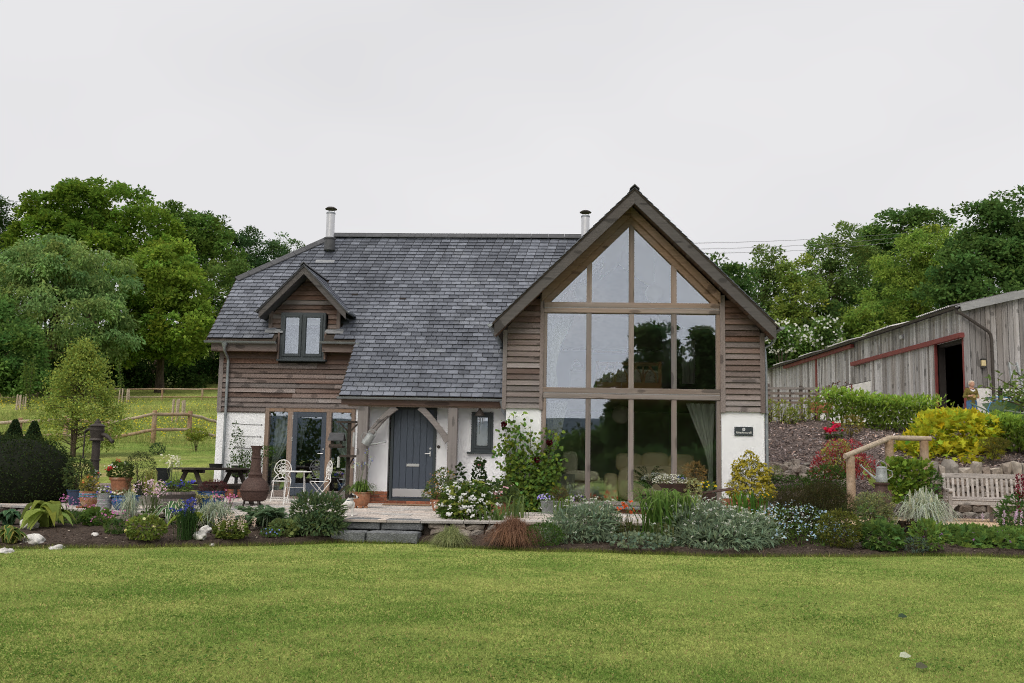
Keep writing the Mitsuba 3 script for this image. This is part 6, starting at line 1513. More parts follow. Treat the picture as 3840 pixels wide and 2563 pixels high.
g = Mesh(); tube(g, [(-.08, 0, 1.42), (-.16, 0, 1.40), (-.22, 0, 1.37), (-.245, 0, 1.33)], .028, 8); tube(g, [(-.245, 0, 1.33), (-.25, 0, .86)], .015, 7)
tube(g, [(-.25, 0, .86), (-.295, 0, .80), (-.295, 0, .62), (-.25, 0, .55), (-.215, 0, .62), (-.215, 0, .80), (-.25, 0, .86)], .013, 6); tube(g, [(-.25, 0, .55), (-.25, 0, .30)], .015, 7); tube(g, [(-.085, 0, .74), (-.22, 0, .74)], .013, 6)
part(HP, 'lever', g.moved(pose(q, 0, sc)), 'cast_iron', True)

# pots along the left end of the terrace
P1 = np.array
TC = 'terracotta'
q = P1((-9.481, 18.75, 0.377)); q[2] = zt
pot('glazed_pot', 'dark blue ribbed pot holding a rose, leftmost of the terrace pots', q, [(.12, 0), (.125, 0)] + [(.125 + .045 * t + .006 * (i % 2), .03 + .24 * t) for i, t in enumerate(np.linspace(0, 1, 14))] + [(.19, .28), (.19, .30)], 'glaze', c=(.015, .035, .085))
q = P1((-8.834, 17.95, 0.356)); q[2] = zt + .03
for dx in (-.12, .1): single('brick', ('left', 'right')[dx > 0] + ' brick foot under the terracotta pot with the blue band', 'brick', box(Mesh(), q[0] + dx - .06, q[0] + dx + .06, q[1] - .12, q[1] + .1, zt + .002, zt + .03, .004), 'brick')
PB = pot('terracotta_pot', 'terracotta pot with a band of blue mosaic under its rim', q, [(.10, 0), (.11, .0), (.145, .07), (.165, .15), (.165, .16)] + [(.166, .25), (.178, .255), (.178, .275)], TC)
g = Mesh()
for i in range(40):
    a = i * 2 * math.pi / 40
    for rr, zz in ((0, .175), (1, .215)):
        stone(g, (q[0] + .166 * math.cos(a + .08 * rr), q[1] + .166 * math.sin(a + .08 * rr), q[2] + zz + .01), (.024, .024, .03), a, c=((.09, .30, .42), (.03, .12, .22))[(i + rr) % 3 == 0])
part(PB, 'mosaic_band', g, 'glaze', kind='stuff')
q = P1((-8.362, 17.6, 0.344)); q[2] = zt
pot('metal_bucket', 'ridged galvanised bucket of pansies beside the blue banded pot', q, [(.115, 0), (.12, .0), (.125, .09), (.132, .095), (.132, .11), (.127, .115), (.13, .16), (.137, .165), (.137, .18), (.132, .185), (.145, .275), (.152, .28), (.152, .29)], 'galvanised', cat='bucket')
q = P1((-7.981, 17.6, 0.343)); q[2] = zt
pot('glazed_bowl', 'broad glossy blue bowl right of the galvanised bucket', q, [(.13, 0), (.15, 0), (.20, .05), (.235, .13), (.235, .18), (.22, .215), (.24, .235), (.255, .24), (.255, .26)], 'glaze', n=30, c=(.018, .075, .22))
q = P1((-9.009, 19.6, 0.547))
single('stone_ledge', 'low stone ledge carrying the geranium pot', 'ledge', box(Mesh(), q[0] - .3, q[0] + .75, q[1] - .22, q[1] + .3, .2, q[2] - .002, .03), 'field_stone')
pot('terracotta_pot', 'lime stained terracotta pot of geraniums behind the blue bowl', q, [(.13, 0), (.14, .0), (.20, .28), (.205, .30), (.225, .305), (.23, .345)], TC)
q = P1((-9.968, 20.4, 0.745))
pot('zinc_pot', 'small zinc pot of white flowers on the stone ledge', q, [(.08, 0), (.085, 0), (.11, .15), (.115, .16)], 'galvanised')
LD2 = single('stone_ledge', 'low stone ledge carrying the small zinc pot', 'ledge', box(Mesh(), q[0] - .35, q[0] + .75, q[1] - .25, q[1] + .2, .2, q[2] - .002, .03), 'field_stone')
q = P1((-8.568, 19.6, 0.535))
pot('plastic_pot', 'black nursery pot with a heathery shrub behind the blue bowl', q, [(.10, 0), (.11, 0), (.14, .22), (.15, .225), (.15, .25)], 'satin', c=(.02, .02, .022))
q = P1((-7.107, 17.75, 0.355)); q[2] = zt
HBQ = thing('barrel_planter', 'half barrel planter of weathered staves with dark hoops', 'planter')
rb = lambda z: .285 + .075 * math.sin(min(1, z / .33 + .25) * math.pi / 2) - .04
for i in range(26):
    a0, a1 = (i + .03) * 2 * math.pi / 26, (i + .97) * 2 * math.pi / 26
    zs = np.linspace(0, .345, 6); v = []
    for z in zs:
        for a, o in ((a0, 0), (a1, 0), (a1, -.025), (a0, -.025)): v.append([(rb(z) + .01 + o) * math.cos(a), (rb(z) + .01 + o) * math.sin(a), z])
    f = []
    for k_ in range(5):
        for e_ in range(4): f.append([k_ * 4 + e_, k_ * 4 + (e_ + 1) % 4, k_ * 4 + 4 + (e_ + 1) % 4, k_ * 4 + 4 + e_])
    f.append([20, 21, 22, 23])
    part(HBQ, 'stave', Mesh().add(P1(v) + q, f, uv=(RNG.random(), .9)), 'timber_z')
for z in (.04, .17 + .09): part(HBQ, 'hoop', lathe(Mesh(), [(rb(z) + .008, z - .03), (rb(z) + .018, z - .03), (rb(z + .03) + .018, z + .04), (rb(z) + .008, z + .04)], q, 30), 'cast_iron', 40)
part(HBQ, 'soil', lathe(Mesh(), [(rb(.3), .31), (0, .33)], q, 20), 'soil', True)
q = P1((-6.625, 18.2, 0.363)); q[2] = zt
pot('glazed_pot', 'large cobalt blue pot with heather, right of the half barrel', q, [(.16, 0), (.175, 0), (.22, .10), (.245, .20), (.25, .28), (.235, .315), (.26, .325), (.265, .345)], 'glaze', n=30, c=(.016, .07, .20))
q = P1((-4.226, 20.197, 0.362))
pot('terracotta_pot', 'round terracotta pot of agapanthus behind the dog', q + [0, 0, .04], [(.12, 0), (.135, 0), (.175, .08), (.19, .16), (.18, .23), (.165, .255), (.18, .265), (.185, .285)], TC, n=26)
for a in (3.6, 4.9, 6.0): part('terracotta_pot_002', 'pot_foot', box(Mesh(), q[0] + .12 * math.cos(a) - .04, q[0] + .12 * math.cos(a) + .04, q[1] + .12 * math.sin(a) - .05, q[1] + .12 * math.sin(a) + .05, zt + .002, zt + .04, .006), TC)
q = P1((-0.308, 19.648, 0.362)); q[2] = zt
TB = pot('metal_tub', 'oval galvanised tub of lilac pansies under the climbing rose', q + [0, .0, 0], [(.185, 0), (.19, 0), (.222, .22), (.232, .225), (.232, .24)], 'galvanised', n=30, sy=.72, cat='tub')
q = P1((0.187, 18.9, 0.416)); q[2] = zt
pot('metal_tub', 'smaller galvanised tub of dark pansies half hidden by daisies', q, [(.14, 0), (.145, 0), (.17, .18), (.178, .185), (.178, .20)], 'galvanised', cat='tub')
q = P1((3.414, 19.55, 0.478)); q[2] = zt
pot('terracotta_trough', 'square terracotta pot holding the golden conifer', q, [(.21, 0), (.215, 0), (.235, .26), (.25, .265), (.25, .30)], TC, n=4, smooth=False)
q = P1((3.753, 18.9, 0.459)); q[2] = zt
pot('tall_pot', 'tall grey pot of yellow pansies at the corner of the house', q, [(.09, 0), (.095, 0), (.14, .26), (.145, .28)], 'matte', c=(.22, .20, .18))
# old metal barrow used as a planter
q = P1((2.087, 18.9, 0.829))
WP = thing('barrow_planter', 'rusty old wheelbarrow planted with flowers before the right panes', 'planter')
put(WP, lathe(Mesh(), [(0, -.02), (.16, -.02), (.27, .10), (.33, .17), (.345, .175), (.32, .165), (.24, .12)], q, 4 * 6, sx=1.25, sy=.8), 'rust_iron', 40)
for s in (-.16, .16): part(WP, 'handle', tube(Mesh(), [(q[0] - .5, q[1] + s, q[2] - .22), (q[0], q[1] + s, q[2] - .03), (q[0] + .55, q[1] + s, q[2] + .03), (q[0] + 1.0, q[1] + s * 1.3, q[2] + .10)], .018, 7), 'rust_iron', True); part(WP, 'leg', tube(Mesh(), [(q[0] + .25, q[1] + s, q[2]), (q[0] + .3, q[1] + s, zt)], .018, 6), 'rust_iron')
g = Mesh(); a = np.linspace(0, 2 * np.pi, 21); tube(g, np.column_stack([q[0] - .52 + .19 * np.cos(a), q[1] + 0 * a, zt + .20 + .19 * np.sin(a)]), .02, 6)
part(WP, 'wheel', g, 'rust_iron', True)
part(WP, 'soil', lathe(Mesh(), [(.27, .13), (0, .15)], q, 18, sx=1.25, sy=.8), 'soil', True)
q = P1((2.648, 19, 0.837)); single('metal_bucket', 'dark bucket of yellow pansies behind the barrow handles', 'bucket', lathe(Mesh(), [(0, 0), (.11, 0), (.14, q[2] - zt - .02), (.148, q[2] - zt), (.13, q[2] - zt), (.1, .1)], (q[0], q[1], zt), 18), 'rust_iron', 40)
# pots by the porch window
q = P1((-2.528, 19.7, 0.421)); q[2] = zt
pot('terracotta_pot', 'terracotta pot with a leafy shrub right of the doormat', q, [(.13, 0), (.14, 0), (.185, .18), (.20, .185), (.20, .22)], TC)
q = P1((-1.291, 18.6, 0.35)); q[2] = zt
pot('terracotta_pot', 'terracotta pot of straggling geraniums under the downpipe', q, [(.12, 0), (.13, 0), (.175, .20), (.19, .205), (.19, .24)], TC)
q = P1((-7.952, 23.45, 0.823)); q[2] = zt
pot('plastic_pot', 'black pot with a climber against the white wall', np.array([q[0] + .02, 23.4, 0.9]), [(.09, 0), (.10, 0), (.13, .22), (.135, .24)], 'satin', c=(.015, .015, .016))
single('pot_stand', 'dark stand carrying the black climber pot', 'stand', lathe(Mesh(), [(0, 0), (.13, 0), (.05, .04), (.04, .48), (.12, .535), (0, .535)], (q[0] + .02, 23.4, zt), 12, c=(.03, .03, .03)), 'matte', 40)

# handrail, churns, bench, walls on the right
HR_ = thing('handrail', 'pale wooden handrail on three posts beside the garden steps', 'handrail')
hp = [((5.761, 20.6, 1.595), .30), ((6.798, 21.4, 1.956), .8), ((7.593, 21.6, 1.962), .9)]
for (p, zb) in hp: part(HR_, 'post', tube(Mesh(), [(p[0], p[1], zb), (p[0] - .01, p[1], p[2])], .088, 10, uv=(RNG.random(), .35)), 'pale_wood', 40)
a, b, c = (P1(h[0]) for h in hp)
part(HR_, 'rail', tube(Mesh(), [a + (a - b) * .14 + [0, 0, .045], b + [0, 0, .045]], .055, 10, uv=(.6, 1.0)), 'pale_wood', 40); part(HR_, 'rail', tube(Mesh(), [b + [-.05, 0, .05], c + (c - b) * .18 + [0, 0, .05]], .055, 10, uv=(.7, 1.0)), 'pale_wood', 40)
q = P1((5.957, 19.3, 0.396)); q[2] = .345
CHN = single('milk_churn', 'rusty brown milk churn carrying a watering can', 'milk churn', lathe(Mesh(), [(0, 0), (.19, 0), (.195, .02), (.185, .05), (.185, .50), (.175, .53), (.13, .60), (.115, .63), (.115, .70), (.145, .715), (.15, .745), (0, .75)], q, 24), 'rust_iron', 40)
g = Mesh(); a_ = np.linspace(0, 2 * np.pi, 17); tube(g, [q + [.045 * math.cos(t) + .04, -.165, .575 + .04 * math.sin(t)] for t in a_], .010, 6); part(CHN, 'handle', g, 'rust_iron', True)
watering_can('grey watering can standing on the milk churn', q + [.01, 0, .755], 'galvanised', math.pi - .2, 0.0, .98)
q = P1((7.327, 20.6, 0.617)); q[2] = .345
single('chimney_pot', 'dark old chimney pot used as a plant stand left of the bench', 'chimney pot', lathe(Mesh(), [(0, 0), (.19, 0), (.19, .05), (.15, .10), (.14, .5), (.17, .55), (.24, .62), (.24, .66), (.15, .66), (.13, .3)], q, 22), 'cast_iron', 40)

BN_ = thing('garden_bench', 'weathered grey teak garden bench with slatted back on the gravel', 'bench')
bx0, by0 = P1((7.483, 20.1, 0.487)), None
o = P1([bx0[0] + .02, 20.1, .345]); ax = unit(P1([1.0, -.16, 0])); ay = P1([-ax[1], ax[0], 0]); ay = -P1([ax[1], -ax[0], 0])
def bq(x, y, z): return o + ax * x + ay * y + P1([0, 0, z])
W_ = 1.78
def bbm(name, p0, p1, w, h, up=UP, uv=None): return part(BN_, name, beam(Mesh(), p0, p1, w, h, up, b=.006, uv=(RNG.random() * .7 + .2, .95) if uv is None else uv), 'teak')
fy = (float(ay[0]), float(ay[1]), 0)
for x in (.03, W_ / 2, W_ - .03):
    bbm('leg', bq(x, .03, 0), bq(x, .03, .40 if x == W_ / 2 else .60), .062, .062, fy); bbm('leg', bq(x, .52, 0), bq(x, .60 if x != W_ / 2 else .52, .945 if x != W_ / 2 else .40), .062, .062, fy)
for x in (.03, W_ - .03):
    bbm('armrest', bq(x, -.04, .625), bq(x, .56, .625), .07, .045); part(BN_, 'arm_scroll', tube(Mesh(), [bq(x - .035, -.03, .60), bq(x + .035, -.03, .60)], .035, 12, uv=(.5, .9)), 'teak', 40)
bbm('front_rail', bq(.06, .03, .375), bq(W_ - .06, .03, .375), .032, .075)
for x0, x1 in ((.062, W_ / 2 - .032), (W_ / 2 + .032, W_ - .062)):
    for s, x in ((1, x0), (-1, x1)): part(BN_, 'corner_bracket', prism(Mesh(), [(0, 0), (s * .10, 0), (s * .10, -.02), (s * .05, -.045), (s * .02, -.10), (0, -.12)][::s], bq(x, .045, .337), ax, UP, .028, uv=(.5, .9)), 'teak')
for i in range(5): bbm('seat_slat', bq(.0, .045 + i * .095, .432 - .008 * i), bq(W_, .045 + i * .095, .432 - .008 * i), .085, .022)
bbm('back_rail', bq(.05, .60, .90), bq(W_ - .05, .60, .90), .035, .09); bbm('back_rail', bq(.05, .53, .46), bq(W_ - .05, .53, .46), .035, .05)
for i in range(18):
    x = .115 + i * (W_ - .23) / 17; bbm('back_slat', bq(x, .535, .47), bq(x, .595, .86), .048 if i != 9 else .06, .014, fy)
r = np.random.default_rng(44)
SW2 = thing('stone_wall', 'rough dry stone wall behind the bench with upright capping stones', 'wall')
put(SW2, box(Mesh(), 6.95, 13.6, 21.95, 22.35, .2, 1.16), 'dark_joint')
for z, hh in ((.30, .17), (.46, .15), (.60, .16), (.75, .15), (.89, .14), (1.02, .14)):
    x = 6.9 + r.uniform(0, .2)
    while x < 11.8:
        w = r.uniform(.16, .42); part(SW2, 'stone', stone(Mesh(), (x + w / 2, 21.93 + r.normal(0, .02), z + hh / 2), (w * 1.05, .24, hh * 1.12), r.normal(0, .06), r.normal(0, .06), uv=(.05 + .3 * r.random(), r.random())), 'field_stone'); x += w  # dark stone, toned down further to paint in shade behind the bench
x = 7.25
while x < 11.8:
    w = r.uniform(.13, .34); h = r.uniform(.26, .42); part(SW2, 'cap_stone', stone(Mesh(), (x + w / 2, 22.06, 1.15 + h / 2), (w * 1.1, .36, h * 1.1), r.normal(0, .1), r.normal(0, .12)), 'field_stone'); x += w * .98
RP = thing('rockery', 'pile of loose pale field stones at the foot of the bark bank', 'rock pile')
for i in range(80):
    x = r.uniform(4.35, 6.3); y = 23.3 + r.random() * 1.0 - .12 * (x - 4.3); s = r.uniform(.12, .30)
    part(RP, 'stone', stone(Mesh(), (x, y, float(ground_z(x, y)) + .05 + .09 * r.random()), (s * 1.3, s, s * .7), r.uniform(0, 3), r.normal(0, .25)), 'field_stone')
for i in range(13):
    q = (4.616, 21, 0.98); x, y = q[0] + r.normal(0, .2), q[1] + r.normal(0, .15); s = r.uniform(.06, .11)
    part(RP if i else thing('pebble_ring', 'small cluster of smooth grey pebbles below the rockery', 'pebbles'), 'pebble', stone(Mesh(), (x, y, max(.36, float(ground_z(x, y))) + .03), (s * 1.2, s, s * .7), r.uniform(0, 3)), 'white_stone') if False else part('pebble_ring' if i else thing('pebble_ring', 'small cluster of smooth grey pebbles below the rockery', 'pebbles'), 'pebble', stone(Mesh(), (x, y, float(ground_z(x, y)) + .06), (s * 1.2, s, s * .7), r.uniform(0, 3)), 'white_stone')
for i, (p, s, lab) in enumerate((((-8.449, 15.298, 0.06), (.42, .3, .22), 'grey white rock behind the white rock at the left bed edge'), ((-7.721, 14.104, 0.05), (.46, .3, .18), 'white quartz rock by the tall lime hosta'), ((-7.296, 13.979, 0.04), (.40, .22, .12), 'flat white rock at the lawn edge right of the hosta'), ((-7.613, 13.204, 0.04), (.40, .2, .1), 'flat white rock in the far left corner of the bed'), ((-7.142, 14.783, 0.08), (.14, .1, .06), 'small white stone among the pink campion'), ((-5.618, 15.007, 0.05), (.26, .2, .16), 'white rock with a pale crest beside the dark iris clump'), ((-5.798, 15.741, 0.08), (.22, .16, .16), 'second white rock leaning behind the pale crested one'), ((-5.369, 14.906, 0.04), (.10, .08, .05), 'pebble sized white stone left of the pink spikes'))):
    g = ball(Mesh(), (0, 0, 0), np.array(s) * .5, 3, rough=.34, freq=1.7).moved(pose((p[0], p[1], bed_z(np.array([p[0]]), np.array([p[1]]))[0] + s[2] * .16), r.uniform(0, 3)))
    g.V[0] = g.V[0] + .022 * (meshkit.fbm(g.V[0] * 13, 3)[:, None] - .5)
    single('white_rock', lab, 'rock', g, 'white_stone', 35, group='white rocks in the left bed')

# ---------------------------------------------------------------- dog, person, furniture behind the panes
import manifold3d as m3


def flesh(chains, edge=0.02, rounds=6):
    """One smooth skin over chains of (point, radius) joints; consecutive joints are hulled."""
    parts_ = []
    for ch in chains:
        balls = [m3.Manifold.sphere(float(r), 20).translate([float(x) for x in p]) for p, r in ch]
        parts_ += [m3.Manifold.batch_hull([a, b]) for a, b in zip(balls[:-1], balls[1:])] if len(balls) > 1 else balls
    m = m3.Manifold.batch_boolean(parts_, m3.OpType.Add).refine_to_length(edge).to_mesh()
    t = trimesh.Trimesh(m.vert_properties[:, :3], m.tri_verts, process=True)
    trimesh.smoothing.filter_taubin(t, iterations=rounds)
    return np.asarray(t.vertices), np.asarray(t.faces)


def skin(chains, color, M_, edge=0.02, rounds=6):
    v, f = flesh(chains, edge, rounds)
    return Mesh().add(v, f, c=color(v) if callable(color) else color).moved(M_)


# the dog: small terrier, standing, body towards the lawn, head turned to its left (picture right)
q = np.array((-3.757, 17.115, 0.362))
MD = pose((q[0] - .02, q[1], ZT), 0.25)
chains = [[((0, .26, .225), .072), ((0, .12, .215), .082), ((0, 0.0, .215), .085), ((0, -.05, .225), .072)],
          [((0, -.03, .255), .060), ((.015, -.075, .315), .046), ((.03, -.09, .345), .050)],
          [((.03, -.09, .350), .050), ((.055, -.10, .350), .044), ((.115, -.115, .335), .022), ((.128, -.118, .332), .019)]]
for s in (-1, 1):
    chains.append([((s * .050, -.03, .20), .042), ((s * .052, -.035, .12), .026), ((s * .052, -.030, .05), .0175), ((s * .052, -.04, .016), .018), ((s * .052, -.065, .013), .015)])
    chains.append([((s * .048, .25, .20), .056), ((s * .058, .22, .125), .032), ((s * .060, .285, .075), .0185), ((s * .060, .275, .02), .017), ((s * .060, .25, .013), .016)])
chains.append([((0, .31, .265), .020), ((0, .36, .31), .014), ((.01, .375, .36), .008)])
for s in (-1, 1):
    chains.append([((.025, -.09 + s * .036, .385), .020), ((.045, -.09 + s * .060, .392), .014), ((.070, -.09 + s * .064, .372), .008)])
def dog_color(v):
    c = np.tile([.72, .70, .67], (len(v), 1))
    n = meshkit.noise(v * 14 + 3)
    head = (v[:, 2] > .325) & (v[:, 0] < .082 + .03 * n) & (v[:, 1] > -.16)
    blaze = (np.abs(v[:, 1] + .10) < .012) & (v[:, 0] > .05)
    c[head & ~blaze] = (.022, .020, .019)
    tan = (v[:, 0] > .062) & (v[:, 0] < .09) & (v[:, 2] > .325) & (v[:, 2] < .35) & ~blaze
    c[tan] = (.23, .12, .06)
    c[(v[:, 0] > .132)] = (.015, .013, .013)
    c[(v[:, 1] > .02) & (v[:, 1] < .17) & (v[:, 2] > .20 + .05 * n) & (v[:, 0] < .02)] = (.025, .022, .02)
    c[(v[:, 1] > .30) & (v[:, 2] > .27)] = (.03, .027, .025)
    return c
DOG = thing('dog', 'small white terrier with black head and saddle standing above the steps', 'dog')
put(DOG, skin(chains, dog_color, MD, .011, 5), 'matte', True)
part(DOG, 'collar', tube(Mesh(), [(.008 + .056 * math.cos(a), -.052 + .052 * math.sin(a), .283 + .012 * math.cos(a)) for a in np.linspace(0, 2 * np.pi, 17)], .0085, 6, c=(.02, .05, .08)).moved(MD), 'satin', True)
g = Mesh()
for s in (-1, 1): ball(g, (.082, -.105 + s * .024, .357), .0075, 1, c=(.01, .008, .007))
ball(g, (.146, -.120, .334), (.008, .011, .009), 1, c=(.012, .01, .01))
part(DOG, 'eyes_and_nose', g.moved(MD), 'glaze', True)

# the woman in the barn doorway, looking down at what she holds
px_, py_ = 13.00, 32.6
gz_ = float(ground_z(px_, py_)) + .05
hs = (4.225 - gz_) / 1.60
MP = pose((px_, py_, gz_), 0.10, hs)
PS = thing('person', 'person in olive jumper and jeans looking down at pots in the barn doorway', 'person')
SK, OL, JN = (.42, .24, .17), (.13, .105, .028), (.055, .12, .22)
def hand(cx, cy, cz, s):
    """A curled hand: palm, four fingers and a thumb, reaching inwards."""
    ch = [[((cx, cy, cz), .030), ((cx + s * .045, cy - .02, cz - .005), .032)]]
    for i, (L_, dz) in enumerate(((.034, .026), (.040, .009), (.038, -.009), (.028, -.025))):
        b = np.array([cx + s * .062, cy - .026, cz + dz]); ch.append([(b, .0105), (b + [s * L_ * .8, -.010, 0], .0098), (b + [s * L_ * 1.3, .018, -.004], .009)])
    ch.append([((cx + s * .02, cy - .03, cz + .022), .012), ((cx + s * .050, cy - .050, cz + .038), .010), ((cx + s * .075, cy - .052, cz + .036), .009)])
    return ch
hl_, hr_ = (.125, -.24, 1.00), (-.12, -.23, 1.06)
body = [[((0, .01, .92), .12), ((0, .01, 1.10), .115), ((0, 0, 1.26), .125)], [((0, .0, 1.32), .06), ((0, -.025, 1.385), .052), ((0, -.055, 1.42), .056)],
        [((0, -.035, 1.505), .088), ((0, -.060, 1.47), .078), ((0, -.090, 1.425), .050), ((0, -.098, 1.405), .036)], [((0, -.135, 1.455), .013), ((0, -.140, 1.435), .015)]]
for s in (-1, 1):
    h_ = hl_ if s > 0 else hr_
    body.append([((s * .165, .01, 1.27), .050), ((s * .235, .03, 1.05), .040), ((h_[0] + s * .0, h_[1], h_[2]), .027)])
    body.append([((s * .085, .01, .88), .08), ((s * .095, .0, .47), .055), ((s * .10, .03, .08), .04)])
    body.append([((s * .085, -.045, 1.475), .018), ((s * .088, -.035, 1.455), .016)])
    body += hand(h_[0], h_[1], h_[2], -s)
def face(v):
    c = np.tile(SK, (len(v), 1)) * (0.94 + 0.12 * meshkit.noise(v * 30)[:, None])
    lips = (np.abs(v[:, 0]) < .028) & (np.abs(v[:, 2] - 1.418) < .006) & (v[:, 1] < -.12); c[lips] = (.36, .13, .11)
    return c
put(PS, skin(body, face, MP, .013, 5), 'matte', True)
jump = [[((-.07, .01, .84), .105), ((-.06, .01, 1.02), .098), ((-.08, .0, 1.22), .098), ((-.12, .0, 1.28), .07)], [((.07, .01, .84), .105), ((.06, .01, 1.02), .098), ((.08, .0, 1.22), .098), ((.12, .0, 1.28), .07)], [((0, .01, .84), .125), ((0, .005, 1.02), .12), ((0, -.01, 1.18), .128), ((0, .0, 1.26), .10)], [((-.075, -.085, 1.17), .055), ((.075, -.085, 1.17), .055)]]
for s in (-1, 1):
    h_ = hl_ if s > 0 else hr_
    e_ = np.array([s * .245, .03, 1.04]); w_ = e_ + (np.array(h_) - e_) * .48
    jump.append([((s * .155, .01, 1.275), .068), ((s * .20, .025, 1.16), .056), (e_, .052), (w_, .042)])
part(PS, 'jumper', skin(jump, lambda v: np.array(OL) * (.85 + .3 * meshkit.noise(v * [18, 18, 40])[:, None]), MP, .016, 6), 'matte', True)
jean = [[((-.06, .01, .88), .112), ((.06, .01, .88), .112)]]
for s in (-1, 1): jean.append([((s * .085, .01, .84), .102), ((s * .10, .005, .62), .084), ((s * .10, -.01, .46), .068), ((s * .105, .02, .20), .060), ((s * .105, .03, .06), .060)])
part(PS, 'jeans', skin(jean, lambda v: np.array(JN) * (.8 + .4 * meshkit.noise(v * 22)[:, None]), MP, .018, 6), 'matte', True)
part(PS, 'hair', skin([[((0, -.015, 1.525), .088), ((0, .015, 1.50), .090), ((0, .025, 1.46), .072)], [((-.045, -.05, 1.545), .048), ((.045, -.05, 1.545), .048)], [((-.072, -.01, 1.49), .034), ((-.070, .0, 1.45), .028)], [((.072, -.01, 1.49), .034), ((.070, .0, 1.45), .028)]], lambda v: np.array((.50, .42, .34)) * (.7 + .6 * meshkit.noise(v * [60, 60, 20])[:, None]), MP, .014, 4), 'matte', True)
part(PS, 'vest', skin([[((-.055, -.105, 1.265), .028), ((0, -.118, 1.225), .030), ((.055, -.105, 1.265), .028)]], (.66, .63, .63), MP, .016, 4), 'matte', True)
part(PS, 'beads', tube(Mesh(), [(.075 * math.cos(a), -.045 + .085 * math.sin(a), 1.335 - .045 * max(0, -math.sin(a))) for a in np.linspace(0, 2 * np.pi, 23)], .011, 6, c=(.10, .03, .06)).moved(MP), 'satin', True)
g = Mesh()
for s in (-1, 1): ball(g, (s * .032, -.122, 1.462), (.011, .006, .005), 1, c=(.03, .02, .018)); tube(g, [(s * .018, -.128, 1.482), (s * .048, -.116, 1.482)], .004, 4, c=(.25, .17, .12))
part(PS, 'eyes', g.moved(MP), 'satin', True)
g = Mesh()
for s in (-1, 1): tube(g, [(s * .105, .06, .035), (s * .105, -.05, .035), (s * .108, -.12, .028)], [.045, .045, .032], 8, c=(.05, .045, .04))
part(PS, 'shoes', g.moved(MP), 'matte', True)
g = Mesh()
for i in range(3): lathe(g, [(0, 0), (.042, 0), (.055, .08), (.058, .085), (.05, .085), (.04, .02)], (-.055 + i * .062, -.30 + .01 * i, .985 + .012 * i), 12, c=((.40, .27, .10), (.14, .18, .05), (.36, .24, .12))[i])
single('plant_pots', 'small ochre pots held in the arms of the person', 'pots', g.moved(MP), 'matte', 40)

# furniture behind the panes
def cushion(g, x0, x1, y0, y1, z0, z1, c, k=.35):
    v, f = box_vf((1, 1, 1)); m = trimesh.Trimesh(v, np.vstack([np.asarray(f)[:, [0, 1, 2]], np.asarray(f)[:, [0, 2, 3]]]), process=False).subdivide().subdivide().subdivide()
    v = np.asarray(m.vertices) * 2; n = (np.abs(v) ** 4).sum(1, keepdims=True) ** .25
    v = v / n * (1 - k * .12) + k * .0 * v
    return g.add(v / 2 * [x1 - x0, y1 - y0, z1 - z0] + [(x0 + x1) / 2, (y0 + y1) / 2, (z0 + z1) / 2], m.faces, c=c)
LIN = (.70, .62, .40)
SF = thing('sofa', 'large cream sofa with its back to the middle panes', 'sofa')
a, b = (1.056, 21.7, 1.237), (2.759, 21.7, 1.27)
put(SF, cushion(Mesh(), a[0], b[0], 21.6, 21.95, .50, 1.36, LIN), 'matte', True)
for i in range(3):
    x = a[0] + (b[0] - a[0]) * i / 3; part(SF, 'cushion', cushion(Mesh(), x - .02, x + (b[0] - a[0]) / 3 + .02, 21.78, 22.12, 1.18, 1.60 + .03 * (i % 2), tuple(np.array(LIN) * (.95 + .05 * i))), 'matte', True)
part(SF, 'seat', cushion(Mesh(), a[0], b[0], 21.9, 22.7, .52, .98, LIN), 'matte', True)
part(SF, 'armrest', cushion(Mesh(), a[0] - .26, a[0] + .06, 21.65, 22.7, .50, 1.16, LIN), 'matte', True); part(SF, 'armrest', cushion(Mesh(), b[0] - .05, b[0] + .22, 21.65, 22.7, .50, 1.16, LIN), 'matte', True)
AC = thing('armchair', 'pale armchair with a draped throw behind the left lower panes', 'armchair')
a, b = (-0.398, 21.4, 1.041), (0.678, 21.4, 1.062)
LN2 = (.62, .60, .46)
put(AC, cushion(Mesh(), a[0], b[0] - .1, 21.2, 22.2, .50, 1.08, LN2), 'matte', True)
part(AC, 'armrest', cushion(Mesh(), b[0] - .75, b[0], 21.1, 21.42, .96, 1.20, LN2), 'matte', True); part(AC, 'cushion', cushion(Mesh(), a[0] + .25, a[0] + .62, 21.5, 21.75, 1.10, 1.62, LN2, .6), 'matte', True)
g = Mesh(); xs_ = np.linspace(a[0] - .05, a[0] + .55, 26)
ribbon = lambda g, xs, zs, yf, c: grid_xz(g, xs, zs, yf, c)
def grid_xz(g, xs, zs, yf, c):
    X, Z = np.meshgrid(xs, zs, indexing='ij'); v = np.stack([X, yf(X, Z), Z], -1).reshape(-1, 3); m = len(zs)
    i, j = np.meshgrid(np.arange(len(xs) - 1), np.arange(m - 1), indexing='ij')
    return g.add(v, np.stack([i * m + j, (i + 1) * m + j, (i + 1) * m + j + 1, i * m + j + 1], -1).reshape(-1, 4), c=c)
grid_xz(g, xs_, np.linspace(.66, 1.12, 12), lambda X, Z: 21.06 + .015 * np.sin(X * 40) + 0 * Z, (.36, .38, .32))
for x in xs_[::1]: tube(g, [(x, 21.05, .66), (x + .004, 21.045, .58)], .004, 3, c=(.33, .33, .27))
single('throw', 'fringed sage throw over the armchair by the left post', 'throw', g, 'cloth', True)
BD = thing('bed', 'oak bed with gothic arched foot board behind the upper panes', 'bed')
a, b = (0.617, 22.6, 3.409), (2.107, 22.6, 3.429); z0 = 2.86; x0, x1 = a[0], b[0]
zb = (1.317, 22.6, 3.664)[2]
